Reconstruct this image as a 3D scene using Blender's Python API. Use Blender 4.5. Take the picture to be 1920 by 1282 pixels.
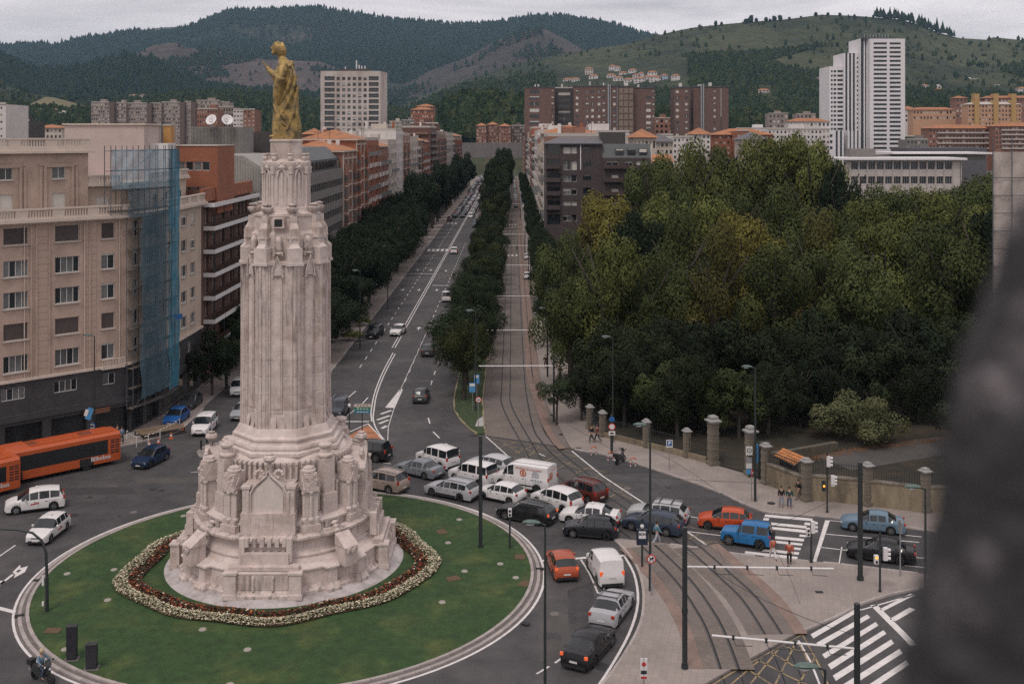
import bpy,bmesh,math,random
import numpy as np
from mathutils import Vector,Matrix,noise as mnoise
for _o in list(bpy.data.objects):
 bpy.data.objects.remove(_o)
SC = bpy.context.scene
COL = SC.collection
R = math.radians
rnd = random.Random(11)
_o1 = 'first second third fourth fifth sixth seventh eighth ninth tenth eleventh twelfth thirteenth fourteenth fifteenth sixteenth seventeenth eighteenth nineteenth'.split()
ordn = _o1 + [w for t_,te in (('twenty','twentieth'),('thirty','thirtieth'),('forty','fortieth'),('fifty','fiftieth'),('sixty','sixtieth')) for w in [te] + [t_ + '-' + o_ for o_ in _o1[:9]]]
# ---------------------------------------------------------------- camera
FPX,EYE,HOR = 2027.0,29.5,256.0        # focal length in photo pixels, eye height (m), row of the horizon
cam_data = bpy.data.cameras.new('camera')
cam = bpy.data.objects.new('camera',cam_data)
COL.objects.link(cam)
SC.camera = cam
cam.location = (0,0,EYE)
cam.rotation_euler = (R(90),0,0)
cam_data.sensor_width = 36.0
cam_data.lens = 36.0 * FPX / 1920.0
cam_data.shift_y = -(641.0 - HOR) / 1920.0
cam_data.clip_start = 0.05
cam_data.clip_end = 30000
cam_data.dof.use_dof = True
cam_data.dof.focus_distance = 95.0
cam_data.dof.aperture_fstop = 1.9
# ---------------------------------------------------------------- world: overcast over a Nishita sky
SUN_EL,SUN_AZ = 60.0,205.0      # azimuth clockwise from +Y: behind the camera, to the left
world = bpy.data.worlds.new('World')
SC.world = world
world.use_nodes = True
wt = world.node_tree
for n in list(wt.nodes):
 wt.nodes.remove(n)
def wn(t,**k):
 n = wt.nodes.new(t)
 for a,b in k.items():
  setattr(n,a,b)
 return n
w_out = wn('ShaderNodeOutputWorld')
sky = wn('ShaderNodeTexSky',sky_type='NISHITA',sun_disc=False)
sky.sun_elevation = R(SUN_EL)
sky.sun_rotation = R(SUN_AZ)
bg_sky = wn('ShaderNodeBackground'); bg_sky.inputs['Strength'].default_value = 0.09
wt.links.new(sky.outputs[0],bg_sky.inputs['Color'])
tc = wn('ShaderNodeTexCoord')
mp = wn('ShaderNodeMapping'); mp.inputs['Scale'].default_value = (1.5,1.5,9.0)
wt.links.new(tc.outputs['Generated'],mp.inputs['Vector'])
nz = wn('ShaderNodeTexNoise'); nz.inputs['Scale'].default_value = 2.1; nz.inputs['Detail'].default_value = 5.0
nz.inputs['Roughness'].default_value = 0.55; nz.inputs['Distortion'].default_value = 0.4
wt.links.new(mp.outputs[0],nz.inputs['Vector'])
cr = wn('ShaderNodeValToRGB')
cr.color_ramp.elements[0].position = 0.34; cr.color_ramp.elements[0].color = (0.53,0.485,0.505,1)
cr.color_ramp.elements[1].position = 0.62; cr.color_ramp.elements[1].color = (0.93,0.85,0.845,1)
wt.links.new(nz.outputs['Fac'],cr.inputs['Fac'])
sep = wn('ShaderNodeSeparateXYZ'); wt.links.new(tc.outputs['Generated'],sep.inputs[0])
mr = wn('ShaderNodeMapRange'); mr.inputs['From Min'].default_value = 0.0; mr.inputs['From Max'].default_value = 1.0
mr.inputs['To Min'].default_value = 1.04; mr.inputs['To Max'].default_value = 1.04
wt.links.new(sep.outputs['Z'],mr.inputs['Value'])
bg_cl = wn('ShaderNodeBackground')
wt.links.new(cr.outputs[0],bg_cl.inputs['Color']); wt.links.new(mr.outputs[0],bg_cl.inputs['Strength'])
mx = wn('ShaderNodeMixShader'); mx.inputs[0].default_value = 0.9
wt.links.new(bg_sky.outputs[0],mx.inputs[1]); wt.links.new(bg_cl.outputs[0],mx.inputs[2])
wt.links.new(mx.outputs[0],w_out.inputs['Surface'])
sun_data = bpy.data.lights.new('sun','SUN')
sun_data.energy = 1.35
sun_data.angle = R(18)
sun_data.color = (1.0,0.93,0.84)
sun = bpy.data.objects.new('sun',sun_data)
COL.objects.link(sun)
_az = R(SUN_AZ)
_d = Vector((math.sin(_az) * math.cos(R(SUN_EL)),math.cos(_az) * math.cos(R(SUN_EL)),math.sin(R(SUN_EL))))
sun.rotation_euler = (-_d).to_track_quat('-Z','Y').to_euler()
sun.location = (0,0,200)
SC.view_settings.view_transform = 'Standard'
SC.view_settings.look = 'None'
SC.view_settings.exposure = 0.20
SC.view_settings.gamma = 1.0
SC.render.engine = 'CYCLES'
SC.cycles.use_denoising = False
SC.cycles.max_bounces = 5
SC.cycles.diffuse_bounces = 2
SC.cycles.glossy_bounces = 2
SC.cycles.transparent_max_bounces = 8
SC.cycles.volume_bounces = 0
SC.cycles.use_adaptive_sampling = True
SC.cycles.adaptive_threshold = 0.012
# ---------------------------------------------------------------- helpers
def G(px,py,z=0.0):
 """point of the horizontal plane at height z that the photograph shows at (px, py)"""
 Y = FPX * (EYE - z) / (py - HOR)
 return ((px - 960.0) / FPX * Y,Y)
def PX(px,Y):
 return (px - 960.0) / FPX * Y
def PZ(py,Y):
 return EYE - (py - HOR) / FPX * Y
class MB:
 def __init__(s):
  s.v = []; s.f = []; s.m = []
 def add(s,vs,fs,m=0):
  o = len(s.v)
  s.v.extend([tuple(p) for p in vs])
  s.f.extend([tuple(i + o for i in f) for f in fs])
  s.m.extend([m] * len(fs))
  return s
 def box(s,c,d,rz=0.0,m=0,taper=1.0,ry=0.0):
  x,y,z = d[0] / 2,d[1] / 2,d[2] / 2
  vs = []
  for k in (-1,1):
   t = taper if k > 0 else 1.0
   for sx,sy in ((-1,-1),(1,-1),(1,1),(-1,1)):
    vs.append(Vector((sx * x * t,sy * y * t,k * z)))
  if ry or rz:
   M = Matrix.Rotation(rz,3,'Z') @ Matrix.Rotation(ry,3,'Y')
   vs = [M @ p for p in vs]
  vs = [(p.x + c[0],p.y + c[1],p.z + c[2]) for p in vs]
  return s.add(vs,[(0,3,2,1),(4,5,6,7),(0,1,5,4),(1,2,6,5),(2,3,7,6),(3,0,4,7)],m)
 def bx(s,x0,x1,y0,y1,z0,z1,m=0):
  return s.box(((x0 + x1) / 2,(y0 + y1) / 2,(z0 + z1) / 2),(abs(x1 - x0),abs(y1 - y0),abs(z1 - z0)),m=m)
 def prism(s,poly,z0,z1,m=0,cap=True):
  n = len(poly)
  a = sum(poly[i][0] * poly[(i + 1) % n][1] - poly[(i + 1) % n][0] * poly[i][1] for i in range(n))
  if a < 0:
   poly = poly[::-1]
  vs = [(p[0],p[1],z0) for p in poly] + [(p[0],p[1],z1) for p in poly]
  fs = [(i,(i + 1) % n,n + (i + 1) % n,n + i) for i in range(n)]
  if cap:
   fs += [tuple(range(n,2 * n)),tuple(reversed(range(n)))]
  return s.add(vs,fs,m)
 def tube(s,pts,r,n=8,m=0,cap=True):
  """pts: list of 3-D points; r: one radius or a list"""
  P = [Vector(p) for p in pts]
  rs = r if isinstance(r,(list,tuple)) else [r] * len(P)
  vs,fs = [],[]
  prev = None
  for i,p in enumerate(P):
   d = (P[min(i + 1,len(P) - 1)] - P[max(i - 1,0)])
   if d.length < 1e-9: d = Vector((0,0,1))
   d.normalize()
   if prev is None:
    a = d.orthogonal().normalized()
   else:
    a = (prev - d * prev.dot(d))
    a = a.normalized() if a.length > 1e-6 else d.orthogonal().normalized()
   prev = a
   b = d.cross(a)
   for k in range(n):
    t = 2 * math.pi * k / n
    vs.append(p + (a * math.cos(t) + b * math.sin(t)) * rs[i])
  for i in range(len(P) - 1):
   for k in range(n):
    k2 = (k + 1) % n
    fs.append((i * n + k,i * n + k2,(i + 1) * n + k2,(i + 1) * n + k))
  if cap:
   fs.append(tuple(reversed(range(n)))); fs.append(tuple(range((len(P) - 1) * n,len(P) * n)))
  return s.add(vs,fs,m)
 def cyl(s,x,y,z0,z1,r0,r1=None,n=12,m=0):
  return s.tube([(x,y,z0),(x,y,z1)],[r0,r0 if r1 is None else r1],n,m)
 def lathe(s,prof,c=(0,0,0),n=16,m=0,ph=0.0,sx=1.0,sy=1.0):
  vs,fs = [],[]
  for (r,z) in prof:
   for k in range(n):
    t = 2 * math.pi * k / n + ph
    vs.append((c[0] + r * sx * math.cos(t),c[1] + r * sy * math.sin(t),c[2] + z))
  for i in range(len(prof) - 1):
   for k in range(n):
    k2 = (k + 1) % n
    fs.append((i * n + k,i * n + k2,(i + 1) * n + k2,(i + 1) * n + k))
  fs.append(tuple(reversed(range(n)))); fs.append(tuple(range((len(prof) - 1) * n,len(prof) * n)))
  return s.add(vs,fs,m)
 def loft(s,rings,m=0,cap=True,closed=True):
  n = len(rings[0]); vs = [p for r_ in rings for p in r_]; fs = []
  for i in range(len(rings) - 1):
   for k in range(n if closed else n - 1):
    k2 = (k + 1) % n
    fs.append((i * n + k,i * n + k2,(i + 1) * n + k2,(i + 1) * n + k))
  if cap:
   fs.append(tuple(reversed(range(n)))); fs.append(tuple(range((len(rings) - 1) * n,len(rings) * n)))
  return s.add(vs,fs,m)
 def ell(s,c,r,n=10,k=6,m=0):
  prof = []
  vs,fs = [],[]
  for i in range(k + 1):
   a = -math.pi / 2 + math.pi * i / k
   rr = max(math.cos(a),0.04)
   for j in range(n):
    t = 2 * math.pi * j / n
    vs.append((c[0] + r[0] * rr * math.cos(t),c[1] + r[1] * rr * math.sin(t),c[2] + r[2] * math.sin(a)))
  for i in range(k):
   for j in range(n):
    j2 = (j + 1) % n
    fs.append((i * n + j,i * n + j2,(i + 1) * n + j2,(i + 1) * n + j))
  fs.append(tuple(reversed(range(n)))); fs.append(tuple(range(k * n,k * n + n)))
  return s.add(vs,fs,m)
 def mesh(s,name,mats=(),smooth=0.0):
  me = bpy.data.meshes.new(name)
  me.from_pydata(s.v,[],s.f)
  for mt in (mats if isinstance(mats,(list,tuple)) else [mats]):
   me.materials.append(mt)
  if any(s.m):
   me.polygons.foreach_set('material_index',s.m)
  if smooth:
   me.polygons.foreach_set('use_smooth',[True] * len(me.polygons))
   if smooth < 180:
    me.set_sharp_from_angle(angle=R(smooth))
  me.update()
  return me
def props(o,label=None,cat=None,group=None,kind=None):
 if label: o['label'] = label
 if cat: o['category'] = cat
 if group: o['group'] = group
 if kind: o['kind'] = kind
 return o
def put(name,me,parent=None,loc=None,rz=0.0,**k):
 o = bpy.data.objects.new(name,me)
 COL.objects.link(o)
 if parent is not None: o.parent = parent
 if loc is not None: o.location = loc
 if rz: o.rotation_euler.z = rz
 return props(o,**k)
def mk(name,mb,mats,parent=None,smooth=0.0,**k):
 return put(name,mb.mesh(name,mats,smooth),parent,**k)
def thing(name,label,cat,loc=(0,0,0),rz=0.0,group=None):
 return put(name,None,None,loc,rz,label=label,cat=cat,group=group)
def dup(root,loc=None,rz=None,label=None,group=None,parent=None):
 c = root.copy(); COL.objects.link(c); c.parent = parent
 if loc is not None: c.location = loc
 if rz is not None: c.rotation_euler = (0,0,rz)
 if label: c['label'] = label
 if group: c['group'] = group
 for ch in KIDS.get(root.name) or [k for k in root.children]:
  dup(ch,parent=c)
 return c
KIDS = {}
def cache_kids(root):
 ks = list(root.children); KIDS[root.name] = ks
 for k in ks: cache_kids(k)
# ---------------------------------------------------------------- materials
MATS = {}
def mat(name,col=(0.5,0.5,0.5),rough=0.7,var=0.0,vscale=3.0,bump=0.0,bscale=30.0,metal=0.0,coat=0.0,
  col2=None,v2scale=0.4,v2=(0.45,0.6),objcol=False,stretch=None,spec=0.5,alpha=1.0,emit=0.0,coord='Object',bdist=0.02,rand=0.0):
 if name in MATS: return MATS[name]
 m = bpy.data.materials.new(name); m.use_nodes = True
 nt = m.node_tree; b = nt.nodes['Principled BSDF']
 def N(t,**k):
  n = nt.nodes.new(t)
  for a,v in k.items(): setattr(n,a,v)
  return n
 L = nt.links.new
 b.inputs['Roughness'].default_value = rough
 b.inputs['Metallic'].default_value = metal
 b.inputs['Specular IOR Level'].default_value = spec
 if coat: b.inputs['Coat Weight'].default_value = coat; b.inputs['Coat Roughness'].default_value = 0.08
 if alpha < 1: b.inputs['Alpha'].default_value = alpha
 if emit:
  b.inputs['Emission Color'].default_value = (*col,1); b.inputs['Emission Strength'].default_value = emit
 tcn = N('ShaderNodeTexCoord'); vec = tcn.outputs[coord]
 if coord == 'World':
  pass
 if stretch:
  mpn = N('ShaderNodeMapping'); mpn.inputs['Scale'].default_value = stretch; L(vec,mpn.inputs[0]); svec = mpn.outputs[0]
 else:
  svec = vec
 base = N('ShaderNodeRGB'); base.outputs[0].default_value = (*col,1); cur = base.outputs[0]
 if objcol:
  oi = N('ShaderNodeObjectInfo'); cur = oi.outputs['Color']
 if col2:
  n2 = N('ShaderNodeTexNoise'); n2.inputs['Scale'].default_value = v2scale; n2.inputs['Detail'].default_value = 5; n2.inputs['Roughness'].default_value = 0.62
  L(svec,n2.inputs['Vector'])
  r2 = N('ShaderNodeMapRange'); r2.inputs['From Min'].default_value = v2[0]; r2.inputs['From Max'].default_value = v2[1]
  L(n2.outputs['Fac'],r2.inputs['Value'])
  mx2 = N('ShaderNodeMix',data_type='RGBA'); L(r2.outputs[0],mx2.inputs['Factor']); L(cur,mx2.inputs[6]); mx2.inputs[7].default_value = (*col2,1)
  cur = mx2.outputs[2]
 if var:
  n1 = N('ShaderNodeTexNoise'); n1.inputs['Scale'].default_value = vscale; n1.inputs['Detail'].default_value = 6; n1.inputs['Roughness'].default_value = 0.65
  L(svec,n1.inputs['Vector'])
  r1 = N('ShaderNodeMapRange'); r1.inputs['From Min'].default_value = 0.3; r1.inputs['From Max'].default_value = 0.7
  r1.inputs['To Min'].default_value = 1 - var; r1.inputs['To Max'].default_value = 1 + var
  L(n1.outputs['Fac'],r1.inputs['Value'])
  vm = N('ShaderNodeVectorMath',operation='SCALE'); L(cur,vm.inputs[0]); L(r1.outputs[0],vm.inputs['Scale']); cur = vm.outputs[0]
 if rand:
  oi2 = N('ShaderNodeObjectInfo'); r3 = N('ShaderNodeMapRange'); r3.inputs['To Min'].default_value = 1 - rand; r3.inputs['To Max'].default_value = 1 + rand
  L(oi2.outputs['Random'],r3.inputs['Value'])
  vm2 = N('ShaderNodeVectorMath',operation='SCALE'); L(cur,vm2.inputs[0]); L(r3.outputs[0],vm2.inputs['Scale']); cur = vm2.outputs[0]
 L(cur,b.inputs['Base Color'])
 if bump:
  nb = N('ShaderNodeTexNoise'); nb.inputs['Scale'].default_value = bscale; nb.inputs['Detail'].default_value = 4
  L(svec,nb.inputs['Vector'])
  bp = N('ShaderNodeBump'); bp.inputs['Strength'].default_value = bump; bp.inputs['Distance'].default_value = bdist
  L(nb.outputs['Fac'],bp.inputs['Height']); L(bp.outputs[0],b.inputs['Normal'])
 MATS[name] = m
 m['bsdf'] = 1
 return m
def brick_mat(name,c1,c2,mortar,w,h,msize=0.02,rot=0.0,bump=0.3,rough=0.85,var=0.12,vscale=0.5,axes='XY',offset=0.5,stain=None):
 """small units too fine to pick apart: setts, brickwork"""
 if name in MATS: return MATS[name]
 m = bpy.data.materials.new(name); m.use_nodes = True
 nt = m.node_tree; b = nt.nodes['Principled BSDF']; L = nt.links.new
 b.inputs['Roughness'].default_value = rough
 tcn = nt.nodes.new('ShaderNodeTexCoord'); vec = tcn.outputs['Object']
 if axes == 'WALL':
  sp = nt.nodes.new('ShaderNodeSeparateXYZ'); L(vec,sp.inputs[0])
  ad = nt.nodes.new('ShaderNodeMath'); ad.operation = 'ADD'; L(sp.outputs[0],ad.inputs[0]); L(sp.outputs[1],ad.inputs[1])
  cb = nt.nodes.new('ShaderNodeCombineXYZ'); L(ad.outputs[0],cb.inputs[0]); L(sp.outputs[2],cb.inputs[1]); v2 = cb.outputs[0]
 else:
  mpn = nt.nodes.new('ShaderNodeMapping'); mpn.inputs['Rotation'].default_value = (0,0,rot); L(vec,mpn.inputs[0]); v2 = mpn.outputs[0]
 bt = nt.nodes.new('ShaderNodeTexBrick')
 bt.inputs['Scale'].default_value = 1.0; bt.inputs['Brick Width'].default_value = w; bt.inputs['Row Height'].default_value = h
 bt.inputs['Mortar Size'].default_value = msize; bt.inputs['Color1'].default_value = (*c1,1); bt.inputs['Color2'].default_value = (*c2,1)
 bt.inputs['Mortar'].default_value = (*mortar,1); bt.offset = offset; bt.inputs['Mortar Smooth'].default_value = 0.3
 L(v2,bt.inputs['Vector'])
 n1 = nt.nodes.new('ShaderNodeTexNoise'); n1.inputs['Scale'].default_value = vscale; n1.inputs['Detail'].default_value = 7; n1.inputs['Roughness'].default_value = 0.65; L(vec,n1.inputs['Vector'])
 r1 = nt.nodes.new('ShaderNodeMapRange'); r1.inputs['From Min'].default_value = 0.3; r1.inputs['From Max'].default_value = 0.7
 r1.inputs['To Min'].default_value = 1 - var; r1.inputs['To Max'].default_value = 1 + var; L(n1.outputs['Fac'],r1.inputs['Value'])
 vm = nt.nodes.new('ShaderNodeVectorMath'); vm.operation = 'SCALE'; L(bt.outputs['Color'],vm.inputs[0]); L(r1.outputs[0],vm.inputs['Scale'])
 cur = vm.outputs[0]
 if stain:
  n2 = nt.nodes.new('ShaderNodeTexNoise'); n2.inputs['Scale'].default_value = 0.13; n2.inputs['Detail'].default_value = 4; L(vec,n2.inputs['Vector'])
  r2 = nt.nodes.new('ShaderNodeMapRange'); r2.inputs['From Min'].default_value = 0.5; r2.inputs['From Max'].default_value = 0.68; L(n2.outputs['Fac'],r2.inputs['Value'])
  m2 = nt.nodes.new('ShaderNodeMix'); m2.data_type = 'RGBA'; L(r2.outputs[0],m2.inputs['Factor']); L(cur,m2.inputs[6]); m2.inputs[7].default_value = (*stain,1); cur = m2.outputs[2]
 L(cur,b.inputs['Base Color'])
 bp = nt.nodes.new('ShaderNodeBump'); bp.inputs['Strength'].default_value = bump; bp.inputs['Distance'].default_value = 0.02; bp.invert = True
 L(bt.outputs['Fac'],bp.inputs['Height']); L(bp.outputs[0],b.inputs['Normal'])
 MATS[name] = m
 return m
M_ASPH = mat('asphalt',(0.046,0.0435,0.046),0.8,var=0.28,vscale=0.5,bump=0.5,bscale=14,col2=(0.066,0.061,0.062),v2scale=0.11,bdist=0.01)
M_ASPH2 = mat('asphalt_worn',(0.066,0.060,0.058),0.85,var=0.2,vscale=0.5,bump=0.5,bscale=14,bdist=0.01)
M_WHITE = mat('road_paint',(0.60,0.57,0.56),0.6,var=0.16,vscale=2.2,col2=(0.30,0.285,0.28),v2scale=1.1,v2=(0.58,0.78))
M_YELLOW = mat('yellow_road_paint',(0.30,0.215,0.105),0.7,var=0.25,vscale=2,col2=(0.10,0.085,0.07),v2scale=1.3,v2=(0.42,0.62))
M_GRAN = mat('granite',(0.33,0.29,0.275),0.8,var=0.2,vscale=2.5,bump=0.3,bscale=20,rand=0.12)
M_GRAND = mat('dark_granite',(0.13,0.115,0.11),0.8,var=0.25,vscale=2.5,bump=0.3,bscale=20)
M_STEEL = mat('rail_steel',(0.10,0.095,0.095),0.42,metal=0.7,var=0.2,vscale=1)
M_DARKM = mat('dark_painted_metal',(0.022,0.026,0.028),0.5,var=0.15,vscale=2)
M_GREYM = mat('galvanised_metal',(0.30,0.31,0.32),0.45,metal=0.5,var=0.12,vscale=3)
M_BLACK = mat('black_rubber',(0.012,0.012,0.013),0.75)
M_WHITEP = mat('white_paint',(0.62,0.60,0.60),0.55,var=0.05)
M_TRED = mat('signal_red',(0.42,0.035,0.03),0.5)
M_BLUE = mat('sign_blue',(0.02,0.10,0.28),0.5)
M_GRASS = mat('lawn_grass',(0.022,0.056,0.012),0.9,var=0.34,vscale=1.6,bump=1.0,bscale=26,bdist=0.05,col2=(0.072,0.092,0.022),v2scale=0.30,v2=(0.50,0.74))
M_VERGE = mat('verge_grass',(0.035,0.055,0.02),0.9,var=0.4,vscale=2,bump=1.0,bscale=20,bdist=0.05)
M_BARK = mat('bark',(0.055,0.045,0.036),0.9,var=0.3,vscale=4,bump=0.6,bscale=12,stretch=(1,1,0.25))
M_GLASS = mat('window_glass',(0.018,0.022,0.026),0.12,var=0.3,vscale=1.2,spec=0.6,rand=0.5)
M_CURT = mat('curtained_pane',(0.105,0.11,0.11),0.35,var=0.3,vscale=1.2,rand=0.5)
M_FRAME = mat('white_window_frame',(0.56,0.54,0.53),0.5)
# ---------------------------------------------------------------- ground, road, pavements
def struct(name,mb,m,smooth=0.0,**k):
 return mk(name,mb,m,None,smooth,kind='structure',**k)
def gp(l,z=0.0): return [G(x,y,z) for x,y in l]
def zm(l,ox,oy,s): return [(ox + x / s,oy + y / s) for x,y in l]
M_GROUND = mat('far_ground',(0.05,0.055,0.035),0.95,var=0.3,vscale=0.02,col2=(0.09,0.075,0.06),v2scale=0.008)
gb = MB(); gb.add([(-7000,-200,-0.05),(7000,-200,-0.05),(7000,9000,-0.05),(-7000,9000,-0.05)],[(0,1,2,3)])
struct('ground',gb,M_GROUND)
rb_ = MB()
rb_.add([(x,y,0.0) for x,y in [(-75,40),(90,40),(90,96),(30,112),(12,135),(10,840),(-38,840),(-38,112),(-75,78)]],[tuple(range(9))])
road = struct('road',rb_,M_ASPH)
def catmull(P,step=0.8):
 P0 = [Vector((p[0],p[1])) for p in P]; P = [P0[0]]
 for a,b in zip(P0[:-1],P0[1:]):
  k = max(1,int((b - a).length / 14.0))
  P += [a + (b - a) * (j / k) for j in range(1,k + 1)]
 P = [P[0] * 2 - P[1]] + P + [P[-1] * 2 - P[-2]]
 out = []
 for i in range(1,len(P) - 2):
  a,b,c,d = P[i - 1:i + 3]
  n = max(2,int((c - b).length / step))
  for k in range(n):
   t = k / n
   out.append(0.5 * ((2 * b) + (c - a) * t + (2 * a - 5 * b + 4 * c - d) * t * t + (3 * b - a - 3 * c + d) * t ** 3))
 out.append(P[-2])
 return out
def offset(P,d):
 out = []
 for i,p in enumerate(P):
  t = (P[min(i + 1,len(P) - 1)] - P[max(i - 1,0)]).normalized()
  out.append(p + Vector((-t.y,t.x)) * d)
 return out
def ribbon(mb,P,w,z,off=0.0,m=0):
 A = offset(P,off + w / 2); B = offset(P,off - w / 2); n = len(P)
 mb.add([(p.x,p.y,z) for p in A] + [(p.x,p.y,z) for p in B],[(n + i,n + i + 1,i + 1,i) for i in range(n - 1)],m)
def solid_ribbon(mb,P,w,z0,z1,off=0.0,m=0):
 A = offset(P,off + w / 2); B = offset(P,off - w / 2)
 rings = [[(a.x,a.y,z0),(b.x,b.y,z0),(b.x,b.y,z1),(a.x,a.y,z1)] for a,b in zip(A,B)]
 mb.loft(rings,m)
def marking(pts,w=0.13,m=None,z=0.006,curved=False,name='road_marking'):
 P = catmull(pts,1.0) if curved else [Vector(p) for p in pts]
 mb = MB(); ribbon(mb,P,w,z)
 return mk(name,mb,m or M_WHITE,road)
def mline(l,w=0.13,**k): return marking(gp(l),w,**k)
def mpoly(l,m=None,z=0.006,name='road_marking'):
 pts = gp(l); n = len(pts)
 a = sum(pts[i][0] * pts[(i + 1) % n][1] - pts[(i + 1) % n][0] * pts[i][1] for i in range(n))
 if a < 0: pts = pts[::-1]
 mb = MB(); mb.add([(x,y,z) for x,y in pts],[tuple(range(n))])
 return mk(name,mb,m or M_WHITE,road)
# --- pavements
PAVZ = 0.12
M_PAVE = brick_mat('pavement_tiles',(0.275,0.232,0.212),(0.245,0.208,0.190),(0.20,0.17,0.155),0.4,0.4,0.014,offset=0.0,bump=0.15,var=0.16,vscale=0.35,stain=(0.20,0.172,0.162),rot=0.25)
M_SETT = brick_mat('tram_setts',(0.180,0.145,0.125),(0.135,0.112,0.10),(0.095,0.08,0.072),0.24,0.14,0.015,bump=0.2,var=0.22,vscale=0.3,stain=(0.15,0.125,0.118))
M_PINK = brick_mat('pink_setts',(0.245,0.165,0.135),(0.205,0.14,0.115),(0.13,0.10,0.09),0.2,0.1,0.012,bump=0.25,var=0.2,vscale=0.6)
M_TERRA = brick_mat('terracotta_setts',(0.42,0.17,0.075),(0.37,0.15,0.075),(0.22,0.10,0.06),0.2,0.1,0.012,bump=0.25,var=0.2,vscale=0.8)
KERB_ME = {}
def kerb(parent,pts,z0=0.0,z1=PAVZ + 0.012,w=0.18,step=1.0,closed=False,m=None,name='kerb_stone',off=0.0):
 """a line of separate kerb stones"""
 P = [Vector(p) for p in pts]
 if closed: P.append(P[0])
 # resample
 out = [P[0]]; acc = 0.0
 for a,b in zip(P[:-1],P[1:]):
  d = (b - a).length
  if d < 1e-6: continue
  t = step - acc
  while t <= d:
   out.append(a + (b - a) * (t / d)); t += step
  acc = (acc + d) % step
 m = m or M_GRAN
 L = step - 0.02
 key = (round(L,3),round(w,3),round(z1 - z0,3),m.name)
 if key not in KERB_ME:
  mb = MB(); mb.box((0,0,(z1 - z0) / 2),(L,w,z1 - z0)); mb.v = [(x,y * (0.94 if z > 0.02 else 1),z) for x,y,z in mb.v]
  KERB_ME[key] = mb.mesh(name,m)
 for i in range(len(out) - 1):
  a,b = out[i],out[i + 1]
  t = (b - a).normalized(); c = (a + b) / 2 + Vector((-t.y,t.x)) * off
  put(name,KERB_ME[key],parent,(c.x,c.y,z0 + rnd.uniform(-0.006,0.006)),math.atan2(t.y,t.x))
def pavement(name,pts,m,z=PAVZ,**k):
 mb = MB(); mb.prism(pts,-0.03,z); return struct(name,mb,m,**k)
# right-hand pavement along the park
kerbR = [(1070,841),(1090,846),(1134,853),(1172,864),(1240,885),(1340,920),(1387,942),(1420,956),(1449,963),(1543,969),(1640,982),(1760,998),(1960,1024)]
kR = [tuple(p) for p in catmull(gp(kerbR),2.0)]
inner = [(3.45,830),(3.45,128),(3.9,118),G(1048,800),G(1060,825)]
fence_line = [G(1722,961),G(1580,944),G(1504,938),G(1434,908),G(1408,893),G(1337,873),G(1288,858),G(1211,839),G(1130,819),G(1108,806)]
pav_right = pavement('pavement_park_side',inner + kR + [(60,82),(34,86)] + fence_line[1:] + [(7.6,125),(7.6,830)],M_PAVE)
kerb(pav_right,kR[1:])
# left side of the avenue
pav_l = pavement('pavement_tree_strip',[(-22.7,128),(-22.7,800),(-27.5,800),(-27.5,122),(-26.5,121),(-24,123)],M_PAVE)
kerb(pav_l,[(-22.7,130),(-22.7,330)],step=1.5)
pavement('pavement_left_facades',[(-33.6,117.6),(-33.6,800),(-37.5,800),(-37.5,117.6)],M_PAVE)
pav_c = pavement('pavement_corner',[(-50,90.5),(-36.2,103.8),(-33.2,108),(-33.4,117.5),(-37.0,117.5),(-38.0,107),(-52,93)],M_PAVE)
kerb(pav_c,[(-50,90.5),(-36.2,103.8),(-33.2,108),(-33.4,117)])
isl = gp([(370,850),(378,842),(395,834),(455,825),(470,840),(455,856),(400,861),(376,858)])
pav_i = pavement('traffic_island_left',isl,M_PAVE); kerb(pav_i,isl,closed=True,step=0.7)
# median
med = gp([(909,812),(907,815),(898,815),(890,812),(865,790),(853,771),(851,755),(853,737),(862,700)]) + [(-6.45,160),(-6.45,790),(-3.4,790),(-3.4,160),(-3.3,120)]
median = pavement('median_strip',med,M_VERGE,z=0.13)
kerb(median,[(-6.45,330),(-6.45,150)] + [Vector(p) for p in gp([(862,700),(853,737),(851,755),(853,771),(865,790),(890,812),(898,815),(909,812)])] + [Vector((-3.3,120)),Vector((-3.4,260))],m=M_PAVE if False else mat('yellowed_kerb',(0.26,0.22,0.13),0.8,var=0.2,vscale=2),step=1.2)
# near island with the tram bed
islR = [(1151,1011),(1179,1041),(1195.6,1067),(1205,1098),(1207,1126),(1203,1164),(1188,1199),(1165,1237),(1132,1282),(1080,1332),(1010,1385)]
ik = [tuple(p) for p in catmull(gp(islR),0.8)]
top = [(1960,1106),(1722,1077),(1572,1059),(1516,1054),(1416,1045),(1360,1037),(1335,1033),(1240,1020)]
rb2 = gp([(1960,1070),(1722,1105),(1672,1115),(1619,1131),(1565,1159),(1492,1190),(1360,1263),(1240,1330),(1120,1400)])
island = pavement('tram_island',ik + rb2[::-1][0:8] + [G(1850,1091)] + gp(top[1:]) ,M_PAVE)
kerb(island,ik)
kerb(island,gp([(1722,1105),(1672,1115),(1619,1131),(1565,1159),(1492,1190)]))
for a,b in zip(top[1:-1],top[2:]):
 kerb(island,gp([a,b]),w=0.25)
# orange triangular island
tri = gp([(691,798),(724,834),(654,834),(655,817)])
pav_t = pavement('terracotta_traffic_island',tri,M_TERRA,z=0.10)
marking(gp([(690,794),(730,837.5),(648,837.5)]),0.16)
marking(gp([(690,794),(650,812)]),0.16)
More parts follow.
